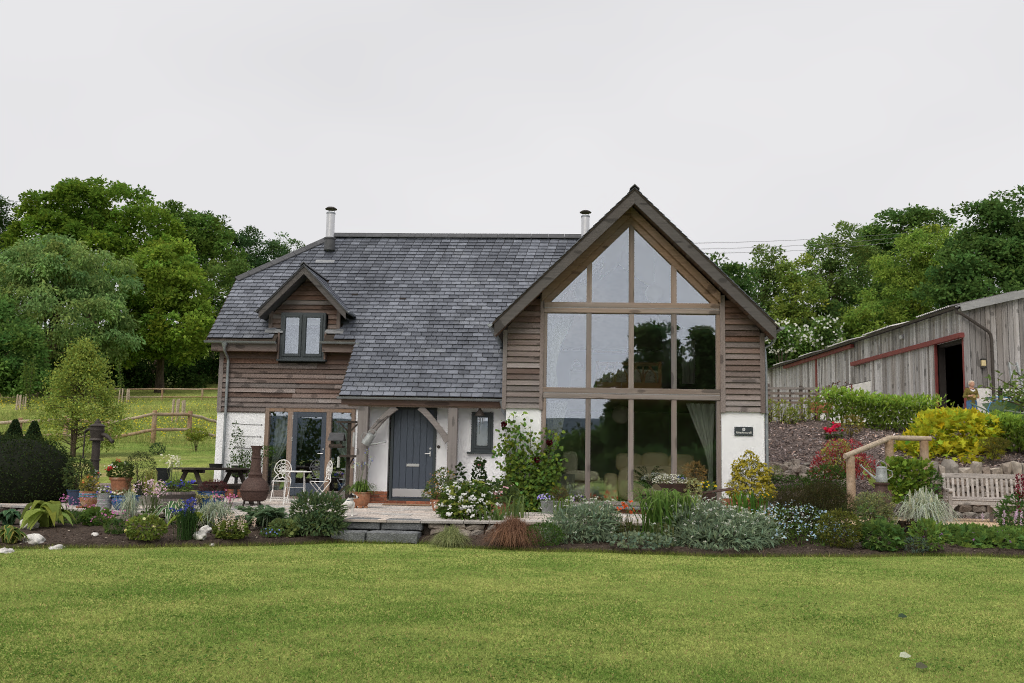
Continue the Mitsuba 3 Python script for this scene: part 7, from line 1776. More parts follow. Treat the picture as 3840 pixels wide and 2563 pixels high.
part(BD, 'foot_board', box(box(box(box(Mesh(), x0, x0 + .07, 22.55, 22.62, z0, zb + .02), x1 - .07, x1, 22.55, 22.62, z0, zb + .02), x0 + .07, x1 - .07, 22.56, 22.61, zb - .08, zb), x0 + .07, x1 - .07, 22.56, 22.61, zb - .62, zb - .46), 'interior_oak')
g = Mesh()
for i in range(4):
    xa, xb = x0 + .09 + (x1 - x0 - .18) * i / 4, x0 + .09 + (x1 - x0 - .18) * (i + 1) / 4
    for s in (0, 1):
        p = [(xa + .02 if s == 0 else xb - .02, 22.585, zb - .47), ((xa * .85 + xb * .15) if s == 0 else (xb * .85 + xa * .15), 22.585, zb - .26), ((xa * .4 + xb * .6) if s == 0 else (xb * .4 + xa * .6), 22.585, zb - .07)]
        beam(g, p[0], p[1], .03, .035, (0, 1, 0)); beam(g, p[1], p[2], .03, .035, (0, 1, 0))
    if i: box(g, xa - .018, xa + .018, 22.57, 22.60, zb - .47, zb - .08)
part(BD, 'arches', g, 'interior_oak')
part(BD, 'bedding', cushion(Mesh(), x0 - .05, x1 + .12, 22.66, 24.6, z0 + .25, zb - .1, (.62, .60, .52)), 'matte', True)
g = Mesh(); r = np.random.default_rng(8)
for i in range(260):
    q = np.array([r.uniform(x0, x1), 22.66, r.uniform(z0 + .35, zb - .14)]); leaves(g, [q], [[r.normal(), 0, r.normal()]], (0, -1, 0), .03, .02, 'diamond', tuple(np.array((.30, .20, .16)) * r.uniform(.6, 1.4)))
part(BD, 'floral_print', g, 'matte', kind='stuff')
a, b = (0.025, 23.2, 3.454), (0.383, 23.2, 3.459)
CD = thing('chest_of_drawers', 'pale chest of drawers behind the upper left pane', 'chest of drawers')
zt_ = (0.194, 23.2, 3.495)[2]
put(CD, box(box(Mesh(), a[0], b[0] + .12, 23.1, 23.5, 2.87, zt_, .01, c=(.45, .44, .42)), a[0] - .02, b[0] + .14, 23.08, 23.52, zt_ + .001, zt_ + .03, .005, c=(.47, .46, .44)), 'satin')
for i in range(3): part(CD, 'drawer', box(Mesh(), a[0] + .03, b[0] + .09, 23.085, 23.1, zt_ - .19 - i * .17, zt_ - .04 - i * .17, .004, c=(.42, .41, .39)), 'satin')
single('radio', 'small dark radio on the pale chest of drawers', 'radio', box(tube(Mesh(), [(a[0] + .06, 23.2, zt_ + .16), (a[0] + .12, 23.2, zt_ + .28), (a[0] + .2, 23.2, zt_ + .2)], .012, 6, c=(.2, .15, .12)), a[0] + .06, a[0] + .3, 23.15, 23.28, zt_ + .032, zt_ + .16, .01, c=(.14, .12, .12)), 'satin')
a, b = (0.661, 25.9, 4.256), (1.547, 25.9, 4.884)
PC = single('picture', 'wide framed picture hung on the far bedroom wall', 'picture', box(Mesh(), a[0] + .05, b[0] - .05, 25.94, 25.96, a[2] + .05, b[2] - .05, c=(.30, .33, .36)), 'matte'); part(PC, 'picture_frame', frame_xz(Mesh(), a[0], b[0], a[2], b[2], 25.92, 25.99, .05), 'interior_oak')
a = (2.678, 22.3, 4.167); g = Mesh(); r = np.random.default_rng(2)
grid_xz(g, np.linspace(a[0] - .13, a[0] + .16, 24), np.linspace(a[2] - 1.0, a[2], 10), lambda X, Z: 22.3 + .03 * np.sin(X * 60 + Z * 2), (.22, .21, .21))
single('dressing_gown', 'grey dressing gown hanging behind the upper right pane', 'gown', g, 'cloth', True)
g = box(Mesh(), 2.55, 3.5, 23.6, 24.2, 2.87, 4.6, .01); WD = single('wardrobe', 'tall dark wardrobe behind the upper right pane', 'wardrobe', g, 'dark_wood')
for k_, (p, lab) in enumerate((((1.855, 21.6, 5.104), 'round paper lampshade behind the third gable pane'), ((0.31, 21.6, 5.102), 'round paper lampshade behind the first gable pane'), ((1.153, 21.8, 2.432), 'round paper lampshade behind the second lower pane'))):
    g = Mesh(); ball(g, p, .20, 3, c=(.70, .68, .64)); LS = thing('paper_lamp', lab, 'lamp', 'round paper lampshades'); put(LS, g, 'cloth', True)
    part(LS, 'flex', tube(Mesh(), [np.array(p) + [0, 0, .2], np.array(p) + [0, 0, .75 if k_ == 2 else 1.0]], .005, 4, c=(.5, .5, .5)), 'matte')
def curtain(name, label, pts, y, c, folds=26, amp=.03):
    """pts: (z, x left, x right) from the top down; cloth falling in folds."""
    pts = np.array(pts); zs = np.linspace(pts[0, 0], pts[-1, 0], 40); t = np.linspace(0, 1, 90)
    xl, xr = np.interp(-zs, -pts[:, 0], pts[:, 1]), np.interp(-zs, -pts[:, 0], pts[:, 2])
    X = xl[None] + (xr - xl)[None] * t[:, None]; Z = np.broadcast_to(zs, X.shape)
    Y = y + amp * np.sin(t[:, None] * folds + .7 * np.sin(zs * 2.2)[None]) + .01 * np.sin(t[:, None] * 61 + zs * 3)
    v = np.stack([X, Y, Z], -1).reshape(-1, 3); i, j = np.meshgrid(np.arange(89), np.arange(39), indexing='ij')
    return single(name, label, 'curtain', Mesh().add(v, np.stack([i * 40 + j, (i + 1) * 40 + j, (i + 1) * 40 + j + 1, i * 40 + j + 1], -1).reshape(-1, 4), c=c), 'cloth', True)
p = [(2.689, 20.6, 2.531), (2.971, 20.6, 2.156), (3.01, 20.6, 1.283), (2.985, 20.6, 0.74)]
CW = (.62, .66, .60)
curtain('curtain', 'cream curtain tied back behind the right lower pane', [(2.62, 2.42, 3.02), (2.2, 2.58, 2.99), (1.7, 2.78, 2.97), (1.30, 2.88, 2.96), (1.0, 2.86, 2.97), (.55, 2.84, 2.98)], 20.55, CW)
curtain('curtain', 'cream curtain falling behind the left lower pane', [(2.62, -.45, -.02), (2.0, -.45, -.14), (1.35, -.45, -.36), (.55, -.45, -.30)], 20.55, CW, 11, .02)
curtain('curtain', 'white curtain swept aside behind the upper left pane', [(4.40, -.46, .10), (3.8, -.46, -.18), (3.3, -.46, -.28), (2.88, -.46, -.22)], 20.55, CW, 11, .02)
curtain('curtain', 'sheer curtain gathered in the left sidelight of the french window', [(2.46, -7.18, -6.72), (1.9, -7.22, -6.76), (1.4, -7.25, -7.02), (1.2, -7.26, -7.16), (.9, -7.28, -7.08), (.5, -7.29, -7.02)], 23.98, (.55, .62, .58))
curtain('curtain', 'sheer curtain gathered in the right sidelight of the french window', [(2.46, -5.76, -5.28), (1.9, -5.74, -5.30), (1.5, -5.60, -5.29), (1.3, -5.42, -5.28), (.9, -5.48, -5.27), (.5, -5.52, -5.27)], 23.98, (.50, .57, .55))
curtain('curtain', 'strip of curtain inside the glazed garden door', [(2.40, -6.58, -6.32), (1.9, -6.58, -6.48), (1.5, -6.58, -6.55)], 23.98, (.50, .57, .55))
curtain('curtain', 'white net curtain behind the left dormer casement', [(4.62, -7.0, -6.56), (3.8, -7.0, -6.56)], 23.9, (.40, .43, .46), 5, .004)
curtain('curtain', 'white net curtain behind the right dormer casement', [(4.62, -6.50, -6.03), (3.8, -6.50, -6.03)], 23.9, (.40, .43, .46), 5, .004)
for s, x in (('left', -7.0), ('right', -6.51)): single('blind', 'raised white blind in the ' + s + ' dormer casement', 'blind', box(Mesh(), x, x + .46, 23.80, 23.82, 4.62, 4.86, c=(.75, .75, .74)), 'matte')
q = np.array((1.657, 20.62, 0.636)); q[2] = .505
pot('indoor_pot', 'rusty brown pot of feathery greenery inside the third lower pane', q, [(.11, 0), (.12, 0), (.135, .20), (.145, .205), (.145, .23)], 'rust_iron')

# ---------------------------------------------------------------- plants of the garden
A3 = np.array


def soil_at(p, z=None):
    """The place with its height set to the bed's soil, or to z."""
    p = A3(p, float)
    p[2] = float(bed_z(p[:1], p[1:2])[0]) if z is None else z
    return p


def new_plant(name, label, cat='plant', group=None):
    return thing(name, label, cat, group), np.random.default_rng(sum(map(ord, label)) * 7)


def leafy(name, label, at, rx, rz, n, L, W, color, kind='oval', cz=None, ry=None, cat='plant', up=0.5, flop=0.6, var=0.2, hue=0.1, blobs=None, stems=True, shell=0.65, group=None, clump=0.12):
    """A bushy plant: leaves over rounded masses, on stems from its foot."""
    t, r = new_plant(name, label, cat, group)
    at = A3(at, float)
    cz = rz * 0.95 if cz is None else cz
    B = [(at[0], at[1], at[2] + cz, rx, ry or rx * 0.85, rz)] if blobs is None else [(at[0] + b[0], at[1] + b[1], at[2] + b[2], b[3], b[3] * 0.85, b[4]) for b in blobs]
    g = Mesh(); bush(g, B, n, L, W, color, kind, up, var, hue, shell, clump, r, flop)
    v = g.V[0]; g.V[0] = np.column_stack([v[:, :2], np.maximum(v[:, 2], at[2] + 0.004)])
    part(t, 'foliage', g, 'leaf')
    if stems:
        g = Mesh()
        for i in range(9):
            b = B[r.integers(len(B))]; q = A3(b[:3]) + unit(r.normal(size=3)) * A3(b[3:]) * 0.7
            f = at + [r.normal(0, .03), r.normal(0, .03), 0]
            tube(g, [f, (f + q) / 2 + [0, 0, .03], q], [.008, .006, .003], 4, c=(.06, .05, .03))
        part(t, 'stems', g, 'matte', kind='stuff')
    return t, r, B


def blooms(t, r, B, n, size, color, name='flowers', kind='round', out=1.05, top=-0.2, var=0.12, cluster=0, cs=0.05, face=(0, -0.5, 0.5)):
    """Flowers over the upper, outer surface of the masses B."""
    P, D, _ = fill_blobs(B, n * 6, r, 1.0)
    k = np.nonzero((D[:, 2] > top) & (D[:, 1] < 0.5))[0][:n]
    P, D = P[k], D[k]
    c0 = A3([b[:3] for b in B]).mean(0)
    P = P + D * 0.01 + (P - c0) * (out - 1)
    if cluster:
        m = len(P); P = np.repeat(P, cluster, 0) + r.normal(0, cs, (m * cluster, 3)) * [1, 1, .6]; D = np.repeat(D, cluster, 0)
    m = len(P)
    col = tint(color, m, var, 0.03, r) if np.ndim(color) == 1 else A3(color)[r.integers(len(color), size=m)] * np.exp(r.normal(0, var, (m, 1)))
    F = unit(D * .6 + A3(face) + r.normal(0, .3, (m, 3)))
    side = unit(np.cross(F, r.normal(size=(m, 3))))
    g = leaves(Mesh(), P - side * size / 2, side, F, size, size, kind, col)
    part(t, name, g, 'leaf', kind='stuff')


def straps(name, label, at, n, H, R, W, color, tip=None, cat='plant', droop=1.0, spread=0.08, segs=5, var=0.15, centre=None, amin=0.0, group=None):
    """Strap or grass leaves arching from one foot; centre: (colour, share of width) of a stripe."""
    t, r = new_plant(name, label, cat, group)
    at = A3(at, float)
    P = at + r.normal(0, spread, (n, 3)) * [1, 1, 0]
    a = r.uniform(0, 2 * np.pi, n); k = amin + (1 - amin) * r.random(n) ** .7; h = H * r.uniform(.7, 1.1, n) * (1.12 - .5 * k if droop >= .9 else 1); rr = R * k; w = W * r.uniform(.75, 1.2, n)
    d = droop * np.clip(k * 1.2, .1, 1.3)
    g = blades(Mesh(), P, a, h, rr, w, tint(color, n, var, .06, r), segs, d, None if tip is None else tint(tip, n, var, .05, r))
    if centre is not None:
        blades(g, P + [0, -.003, .006], a, h * 1.005, rr, w * centre[1], tint(centre[0], n, var, .05, r), segs, d)
    v = g.V; g.V = [np.column_stack([q[:, :2], np.maximum(q[:, 2], at[2] - .02)]) for q in v]
    part(t, 'leaves', g, 'leaf', True)
    return t, r


def stalks(t, r, at, n, H, spread, top, name='flower_stems', c=(.07, .10, .03), lean=.15):
    """Thin flower stems; returns their tips."""
    at = A3(at, float); g = Mesh(); tips = []
    for i in range(n):
        f = at + [r.normal(0, spread * .4), r.normal(0, spread * .4), 0]; h = H * r.uniform(.7, 1.08)
        q = f + [r.normal(0, spread), r.normal(0, spread), h]
        tube(g, [f, (f * .45 + q * .55) + r.normal(0, .01, 3), q], [.004, .0035, .0025], 4, c=c); tips.append(q)
    part(t, name, g, 'matte', kind='stuff')
    return A3(tips)


def petals(t, r, P, n, s, size, color, name='flowers', squash=1.0, kind='round'):
    m = len(P) * n; Q = np.repeat(P, n, 0) + r.normal(0, s, (m, 3)) * [1, 1, squash]
    col = tint(color, m, .15, .03, r) if np.ndim(color) == 1 else A3(color)[r.integers(len(color), size=m)]
    part(t, name, leaves(Mesh(), Q, rand_dirs(m, r), unit(r.normal(size=(m, 3)) * .6 + [0, -.6, .6]), size, size, kind, col), 'leaf', kind='stuff')


# left bed
def hosta(label, at, n, H, R, W, color, edge=None):
    return straps('hosta', label, at, n, H, R, W, edge or color, cat='hosta', droop=1.0, spread=.03, segs=6, centre=(color, .62) if edge else None, amin=.35)
hosta('hosta with yellow edged leaves at the left corner of the bed', soil_at((-7.962, 13.896, 0.08)), 34, .26, .30, .15, (.055, .105, .03), (.30, .29, .09))
hosta('blue green hosta with pale edges at the far left of the bed', soil_at((-9.059, 15.742, 0.12)), 26, .26, .34, .16, (.05, .105, .055), (.10, .17, .09))
hosta('large lime green hosta with broad glossy leaves', soil_at((-8.246, 15.393, 0.12)), 40, .46, .52, .27, (.19, .235, .055))
hosta('hosta with white edged leaves before the half barrel', soil_at((-6.683, 16.615, 0.16)), 44, .46, .46, .13, (.06, .12, .05), (.55, .54, .44))
hosta('smaller lime hosta right of the white edged one', soil_at((-6.18, 16.117, 0.16)), 20, .30, .44, .17, (.17, .22, .04))
leafy('geranium', 'low round leaved green plant between lime hosta and pale grass', soil_at((-7.801, 16.168, 0.12)), .26, .13, 230, .075, .075, (.075, .125, .028), 'round')
straps('ornamental_grass', 'white striped grass in front of the blue bowl', soil_at((-7.507, 16.694, 0.15)), 95, .50, .40, .014, (.42, .44, .36), None, 'grass', 1.0, .06, centre=((.11, .17, .09), .4))
straps('ornamental_grass', 'white striped grass left of the chiminea', soil_at((-5.89, 16.365, 0.15)), 230, .50, .46, .017, (.44, .46, .38), None, 'grass', .9, .07, centre=((.11, .17, .09), .4))
for p, n, h, s, lab, col in ((soil_at((-8.169, 16.044, 0.12)), 12, .46, .2, 'airy purple pink campion rising behind the lime hosta', (.42, .16, .34)), (soil_at((-6.99, 15.209, 0.1)), 10, .34, .18, 'low purple pink campion among the white stones', (.44, .16, .32)), (soil_at((-7.129, 16.772, 0.14)), 44, .66, .12, 'cloud of pale pink columbine before the barrel', (.58, .40, .46)), (soil_at((-5.935, 17.033, 0.15)), 14, .50, .10, 'magenta columbine in front of the chiminea', (.48, .15, .29)), (soil_at((-8.205, 16.707, 0.12)), 7, .34, .14, 'second purple campion in front of the banded pot', (.40, .15, .30))):
    t, r, B = leafy('columbine', lab, p, .2, .10, 150, .06, .05, (.06, .10, .03), 'round', stems=False)
    q = stalks(t, r, p, n, h, s, 0); petals(t, r, q, 4, .03, .03, col)
t, r, B = leafy('perennial', 'yellow green leafy mound with cream flowers at the lawn edge', soil_at((-6.291, 14.635, 0.06)), .28, .18, 700, .06, .04, (.12, .155, .035)); blooms(t, r, B, 8, .05, (.62, .55, .26))
t, r = straps('siberian_iris', 'dark siberian iris clump with violet blue buds', soil_at((-5.768, 14.913, 0.05)), 200, .48, .26, .010, (.035, .07, .022), None, 'iris', .1, .07)
q = stalks(t, r, soil_at((-5.768, 14.913, 0.05)), 20, .56, .10, 0, c=(.03, .05, .02)); petals(t, r, q, 4, .02, .035, (.05, .06, .28))
p = soil_at((-5.191, 15.211, 0.06)); t, r, B = leafy('foam_flower', 'mound of cream pink flower spikes by the low wall', p, .26, .13, 520, .055, .05, (.10, .13, .03), 'round'); q = stalks(t, r, p, 34, .36, .14, 0)
petals(t, r, np.vstack([q - [0, 0, .03 * k] for k in range(5)]), 4, .010, .016, (.62, .46, .40))
p = soil_at((-5.021, 16.48, 0.14)); t, r = new_plant('acanthus', 'jagged silvery artichoke leaved plant left of the sage shrub')
g = Mesh()
for i in range(26):
    a, h, R_ = r.uniform(0, 6.283), r.uniform(.22, .44), r.uniform(.22, .55); s = np.linspace(.1, 1, 12); c_ = A3([math.cos(a), math.sin(a), 0])
    mid = p + c_ * (R_ * s ** 1.2)[:, None] + UP * (h * (s * 1.5 - .62 * s ** 2.4))[:, None]; side = A3([-c_[1], c_[0], 0])
    for sg_ in (-1, 1): leaves(g, mid[1:], unit(side * sg_ + c_ * .8 + r.normal(0, .15, (11, 3))), UP, .16 * np.sin(s[1:] * 2.9) + .05, .055, 'diamond', tint((.10, .155, .085), 11, .15, .05, r))
    blades(g, [p], [a], [h * .88], [R_], [.03], (.16, .21, .13), 6, 1.2)
part(t, 'leaves', g, 'leaf')
leafy('heuchera', 'small ruffled pale green plant in front of the artichoke leaves', soil_at((-4.547, 15.831, 0.06)), .22, .13, 260, .075, .08, (.115, .15, .055), 'round')
t, r, B = leafy('forget_me_not', 'tiny blue flowered plant at the bed edge', soil_at((-4.661, 15.495, 0.05)), .16, .07, 180, .04, .025, (.06, .11, .03)); blooms(t, r, B, 10, .03, (.16, .22, .55))
leafy('sage_shrub', 'rounded grey green sage shrub left of the granite steps', soil_at((-4.107, 16.228, 0.07)), .45, .40, 1900, .105, .036, (.085, .125, .058), 'oval', .36, up=.7, flop=.35, blobs=[(0, 0, .30, .40, .32), (-.16, 0, .40, .25, .26), (.18, 0, .38, .24, .28), (0, -.1, .15, .46, .18)], cat='shrub')
# right bed
p = soil_at((-1.791, 17.111, 0.08)); t, r, B = leafy('choisya', 'round white flowered shrub right of the steps', p, .5, .45, 2400, .085, .038, (.062, .10, .022), 'oval', cat='shrub', blobs=[(0, .3, .44, .42, .32), (-.22, .25, .36, .25, .26), (.26, .3, .40, .24, .26), (0, .1, .28, .38, .24), (-.15, .4, .60, .24, .18), (.15, .4, .62, .24, .18)], clump=.15)
blooms(t, r, B, 90, .034, (.80, .79, .76), cluster=8, cs=.028, top=-.35, out=1.14); blooms(t, r, B, 30, .06, (.17, .19, .04), 'young_leaves', 'diamond', cluster=5, cs=.03, top=0)
straps('ornamental_grass', 'low fountain of pale green fine grass by the steps', soil_at((-1.84, 15.791, 0.03)), 1000, .33, .46, .006, (.17, .205, .085), (.24, .25, .13), 'grass', 1.25, .05, segs=5)
straps('ornamental_grass', 'bronze brown hair like sedge at the lawn edge', soil_at((-0.834, 15.582, 0.03)), 2000, .40, .56, .007, (.12, .068, .045), (.22, .125, .085), 'grass', 1.3, .07, segs=6)
straps('iris', 'green sword leaved iris between white shrub and bronze sedge', soil_at((-1.236, 17.045, 0.12)), 26, .46, .42, .038, (.095, .145, .045), None, 'iris', .06, .10)
straps('iris', 'pale striped sword leaved iris behind the bronze sedge', soil_at((-0.913, 17.848, 0.14)), 28, .54, .46, .036, (.11, .155, .055), None, 'iris', .08, .12)
leafy('ferny_perennial', 'low dark green feathery mound right of the bronze sedge', soil_at((-0.352, 15.385, 0.03)), .30, .17, 900, .055, .012, (.05, .095, .02), 'diamond', up=.9)
def achillea(label, at, rx, rz, n, nf, blobs=None, seed=0):
    t, r, B = leafy('yarrow', label, at, rx, rz, n, .13, .034, (.155, .205, .135), 'diamond', up=.25, flop=.5, var=.22, hue=.05, blobs=blobs, clump=.12)
    P, D, _ = fill_blobs(B, n // 14, r, .9)                           # feathery fronds
    g = Mesh()
    for q, d in zip(P, D):
        a = unit(d + r.normal(0, .4, 3) + [0, -.2, .1]); s = np.cross(a, UP); ss = np.linspace(.1, 1, 8)
        m = q + a * (.2 * ss)[:, None] - UP * (.06 * ss ** 2)[:, None]
        for sg_ in (-1, 1): leaves(g, m, unit(s * sg_ + a * .7), UP, .045 * np.sin(ss * 2.8) + .012, .012, 'diamond', tint((.21, .26, .18), 8, .15, .04, r))
    part(t, 'fronds', g, 'leaf')
    blooms(t, r, B, nf // 2, .014, (.62, .62, .52), cluster=7, cs=.012, out=1.08, top=-.5)
    q = np.vstack([stalks(t, r, A3([b[0], b[1], at[2]]), nf // len(B) + 4, b[2] + b[5] - at[2] + .10, b[3] * .42, 0, c=(.17, .21, .14)) for b in B])
    petals(t, r, q, 9, .016, .016, (.66, .66, .56), 'flower_heads', .4)
    k = np.repeat(np.arange(len(q)), 7); f = r.random(len(k))[:, None] * .6
    part(t, 'stem_leaves', leaves(Mesh(), q[k] * [1, 1, 1] - f * [[0, 0, .34]], rand_dirs(len(k), r, .5), UP, .09, .022, 'diamond', tint((.19, .24, .155), len(k), .2, .05, r)), 'leaf')
achillea('silvery yarrow clump in front of the galvanised tub', soil_at((0.245, 15.764, 0.04)), .5, .5, 1500, 60, [(0, .35, .26, .50, .26), (-.25, .2, .14, .40, .16), (.2, .5, .36, .36, .22)])
achillea('large silvery yarrow drift in front of the golden conifer', soil_at((2.352, 15.866, 0.04)), .8, .5, 3400, 130, [(-.40, .35, .28, .45, .28), (.3, .35, .25, .50, .26), (0, .2, .16, .85, .18), (-.1, .6, .42, .45, .22), (.72, .4, .2, .3, .22)])
straps('crocosmia', 'fan of green sword leaves left of the yarrow clump', soil_at((-0.032, 17.326, 0.15)), 26, .62, .34, .030, (.075, .125, .028), None, 'crocosmia', .08, .08)
straps('ornamental_grass', 'tawny wispy sedge behind the silvery yarrow', soil_at((0.559, 17.125, 0.2)), 420, .40, .36, .005, (.15, .125, .055), (.28, .17, .09), 'grass', .8, .08)
p = A3((0.309, 17.25, 0.457)); p[2] = .30; t, r, B = leafy('daisies', 'cloud of small pinkish white daisies before the panes', p, .22, .16, 300, .05, .012, (.06, .09, .03), 'diamond', .14); blooms(t, r, B, 60, .030, ((.74, .68, .66), (.70, .50, .52)), out=1.15)
p = soil_at((1.001, 16.951, 0.2)); t, r, B = leafy('geum', 'thin stemmed orange red geum before the glazed gable', p, .25, .10, 120, .06, .05, (.05, .09, .03), 'round'); q = stalks(t, r, p, 12, .52, .22, 0); petals(t, r, q, 3, .012, .045, (.62, .10, .035))
straps('crocosmia', 'tall arching strap leaved clump before the barrow planter', soil_at((1.567, 16.335, 0.15)), 170, .80, .72, .036, (.07, .135, .03), (.15, .21, .06), 'crocosmia', .42, .16)
straps('crocosmia', 'upright sword leaved clump before the golden conifer', soil_at((3.134, 17.321, 0.2)), 60, .74, .30, .036, (.06, .12, .022), None, 'crocosmia', .06, .15)
straps('primula', 'small rosette of broad leaves in the middle of the bed', soil_at((1.222, 16.6, 0.1)), 16, .15, .2, .06, (.10, .16, .035), None, 'primula', .9, .02, amin=.3)
leafy('geranium', 'low silvery round leaved mat at the lawn edge', soil_at((1.12, 15.486, 0.04)), .50, .11, 420, .05, .055, (.13, .17, .115), 'round', stems=False)
straps('grassy_perennial', 'thin upright reddish stems behind the silvery mat', soil_at((0.96, 16.238, 0.08)), 70, .36, .12, .008, (.08, .085, .03), (.12, .09, .04), 'grass', .3, .14)
straps('grassy_perennial', 'thin upright stems left of the large yarrow drift', soil_at((1.512, 15.757, 0.05)), 60, .34, .12, .010, (.06, .08, .03), (.12, .10, .05), 'grass', .3, .12)
p = soil_at((3.727, 16.481, 0.04)); t, r, B = leafy('forget_me_nots', 'drift of sky blue forget me nots at the lawn edge', p, .7, .35, 2100, .06, .02, (.065, .105, .025), 'diamond', blobs=[(-.3, .3, .28, .45, .30), (.2, .3, .30, .55, .30), (.62, .1, .14, .35, .18), (0, 0, .16, .7, .18), (.1, .6, .42, .5, .24)])
blooms(t, r, B, 330, .026, ((.36, .50, .80), (.50, .62, .84), (.28, .40, .74)), cluster=2, cs=.02, top=-.5)
straps('ornamental_grass', 'tan dry sedge behind the forget me nots', A3([*(3.679, 18, 0.304)[:2], .34]), 300, .30, .36, .005, (.30, .22, .10), (.36, .26, .14), 'grass', 1.0, .08)
p = soil_at((4.187, 17.044, 0.2)); t, r = new_plant('bronze_fennel', 'smoky dark bronze fennel below the handrail'); B = [(p[0], p[1] + .3, p[2] + .56, .74, .5, .33), (p[0] - .25, p[1] + .3, p[2] + .45, .4, .4, .25), (p[0] + .2, p[1] + .3, p[2] + .72, .35, .35, .22)]
g = bush(Mesh(), B, 14000, .10, .006, (.040, .038, .016), 'tri', .8, .3, .12, .4, .15, r, .8); part(t, 'foliage', g, 'leaf'); stalks(t, r, p, 40, .6, .22, 0, 'stems', (.06, .07, .03))
leafy('box_shrub', 'small yellowish round shrub right of the forget me nots', soil_at((4.32, 16.162, 0.04)), .34, .30, 1500, .045, .025, (.085, .095, .022), cat='shrub')
p = soil_at((4.765, 17.394, 0.12)); t, r, B = leafy('phlox', 'leafy upright phlox with pointed leaves', p, .4, .3, 420, .12, .035, (.10, .15, .05), 'oval', up=.6, blobs=[(-.15, .3, .42, .32, .24), (.25, .2, .32, .34, .24), (0, .3, .25, .45, .25)])
p = A3((5.399, 18, 0.296)); t, r, B = leafy('pittosporum', 'variegated round cream and green shrub before the milk churn', p, .33, .36, 2600, .045, .022, (.17, .19, .085), 'oval', .32, cat='shrub', blobs=[(-.03, 0, .30, .30, .28), (.12, 0, .42, .24, .22), (-.12, 0, .48, .20, .16), (.18, 0, .15, .22, .2)])
leafy('geranium', 'bright lobed leaved geranium at the lawn edge', soil_at((4.989, 16.248, 0.04)), .32, .22, 330, .11, .12, (.085, .145, .04), 'maple', up=.9, flop=.3)
leafy('lavender', 'low grey blue mat before the low wall', soil_at((5.615, 17.138, 0.05)), .26, .14, 500, .05, .01, (.10, .125, .12), 'diamond')
leafy('lavender', 'grey green tuft at the lawn edge below the bench path', soil_at((5.472, 16.12, 0.03)), .20, .12, 420, .05, .01, (.10, .14, .115), 'diamond')
leafy('heuchera', 'dark purple leaved mound under the white striped grass', soil_at((5.651, 16.916, 0.1)), .22, .18, 300, .07, .06, (.035, .026, .018), 'round')
straps('ornamental_grass', 'big fountain of white striped grass left of the bench', A3((6.385, 18.25, 0.278)), 460, .66, .66, .022, (.62, .62, .50), None, 'grass', 1.35, .10, segs=6, centre=((.12, .17, .10), .42))
leafy('leafy_perennial', 'lime green leafy mound at the lawn edge below the striped grass', soil_at((5.708, 16.254, 0.04)), .24, .22, 260, .12, .05, (.11, .17, .04), 'oval', up=.9, flop=.3)
p = soil_at((6.994, 17.262, 0.05)); t, r, B = leafy('cranesbill', 'broad drift of lobed geraniums with purple flowers in the right corner', p, .9, .3, 2100, .105, .11, (.085, .145, .035), 'maple', up=.9, flop=.35, blobs=[(-.7, .3, .12, .45, .14), (-.2, .3, .14, .6, .14), (.4, .3, .12, .6, .12), (1.0, .3, .14, .6, .13), (0, 0, .08, .9, .10), (.8, 0, .08, .6, .10)]); blooms(t, r, B, 34, .03, (.30, .13, .36), cluster=4, cs=.02)
p = A3((7.597, 17.9, 0.146)); t, r, B = leafy('bistort', 'pink poker flowered bistort before the bench', p, .3, .10, 130, .14, .05, (.08, .13, .035), 'oval'); q = stalks(t, r, p, 9, .52, .16, 0)
petals(t, r, np.vstack([q + [0, 0, -.018 * k] for k in range(6)]), 6, .010, .016, (.66, .42, .58))
p = A3((8.048, 18.3, 0.219)); t, r, B = leafy('lupin', 'dark red lupin spires at the right edge of the bed', p, .34, .34, 420, .13, .04, (.06, .11, .03), 'oval', .36); q = stalks(t, r, p, 4, 1.12, .06, 0)
petals(t, r, np.vstack([q[:3] - [0, 0, .032 * k] for k in range(13)]), 9, .018, .026, (.15, .018, .035))
# bank and right terrace
RED = (.25, .05, .055)
p = A3((6.021, 22.4, 1.093)); leafy('pieris', 'red leaved shrub on the bark bank behind the handrail', p, .6, .5, 1700, .085, .03, RED, 'oval', cat='shrub', var=.3, blobs=[(0, 0, .42, .52, .32), (-.3, 0, .22, .35, .25), (.45, 0, .30, .35, .28), (.1, 0, .70, .4, .18)])
leafy('pieris', 'yellow flushed shrub in front of the red leaved one', A3((5.834, 21.9, 1.328)), .3, .34, 420, .07, .028, (.20, .20, .05), 'oval', .30, cat='shrub', var=.3)
leafy('evergreen_shrub', 'dark evergreen shrub under the yellow flushed one', A3((5.494, 21.4, 0.71)), .48, .36, 1300, .07, .03, (.045, .080, .020), 'oval', .34, cat='shrub')
leafy('evergreen_shrub', 'dark low evergreen below the pale field stones', A3((4.77, 21.9, 0.705)), .5, .16, 800, .055, .025, (.045, .085, .02), 'oval', .30, cat='shrub')
leafy('sedum', 'cream variegated tuft among the field stones', A3((4.482, 22, 1.127)), .2, .12, 260, .06, .02, (.20, .22, .10), 'diamond')
p = A3((9.15, 24.4, 1.5)); t, r, B = leafy('maple', 'big golden yellow maple bush in front of the barn', p, 1.0, .6, 1500, .17, .18, (.33, .335, .030), 'maple', cat='shrub', up=1.1, flop=.35, var=.18, hue=.16, blobs=[(0, 0, .75, .85, .50), (-.55, -.1, .45, .60, .34), (.55, 0, .75, .60, .40), (-.95, -.1, .20, .45, .22), (0, -.3, .25, .95, .28), (.1, .1, 1.05, .75, .22), (.8, 0, .95, .40, .20)], clump=.4)
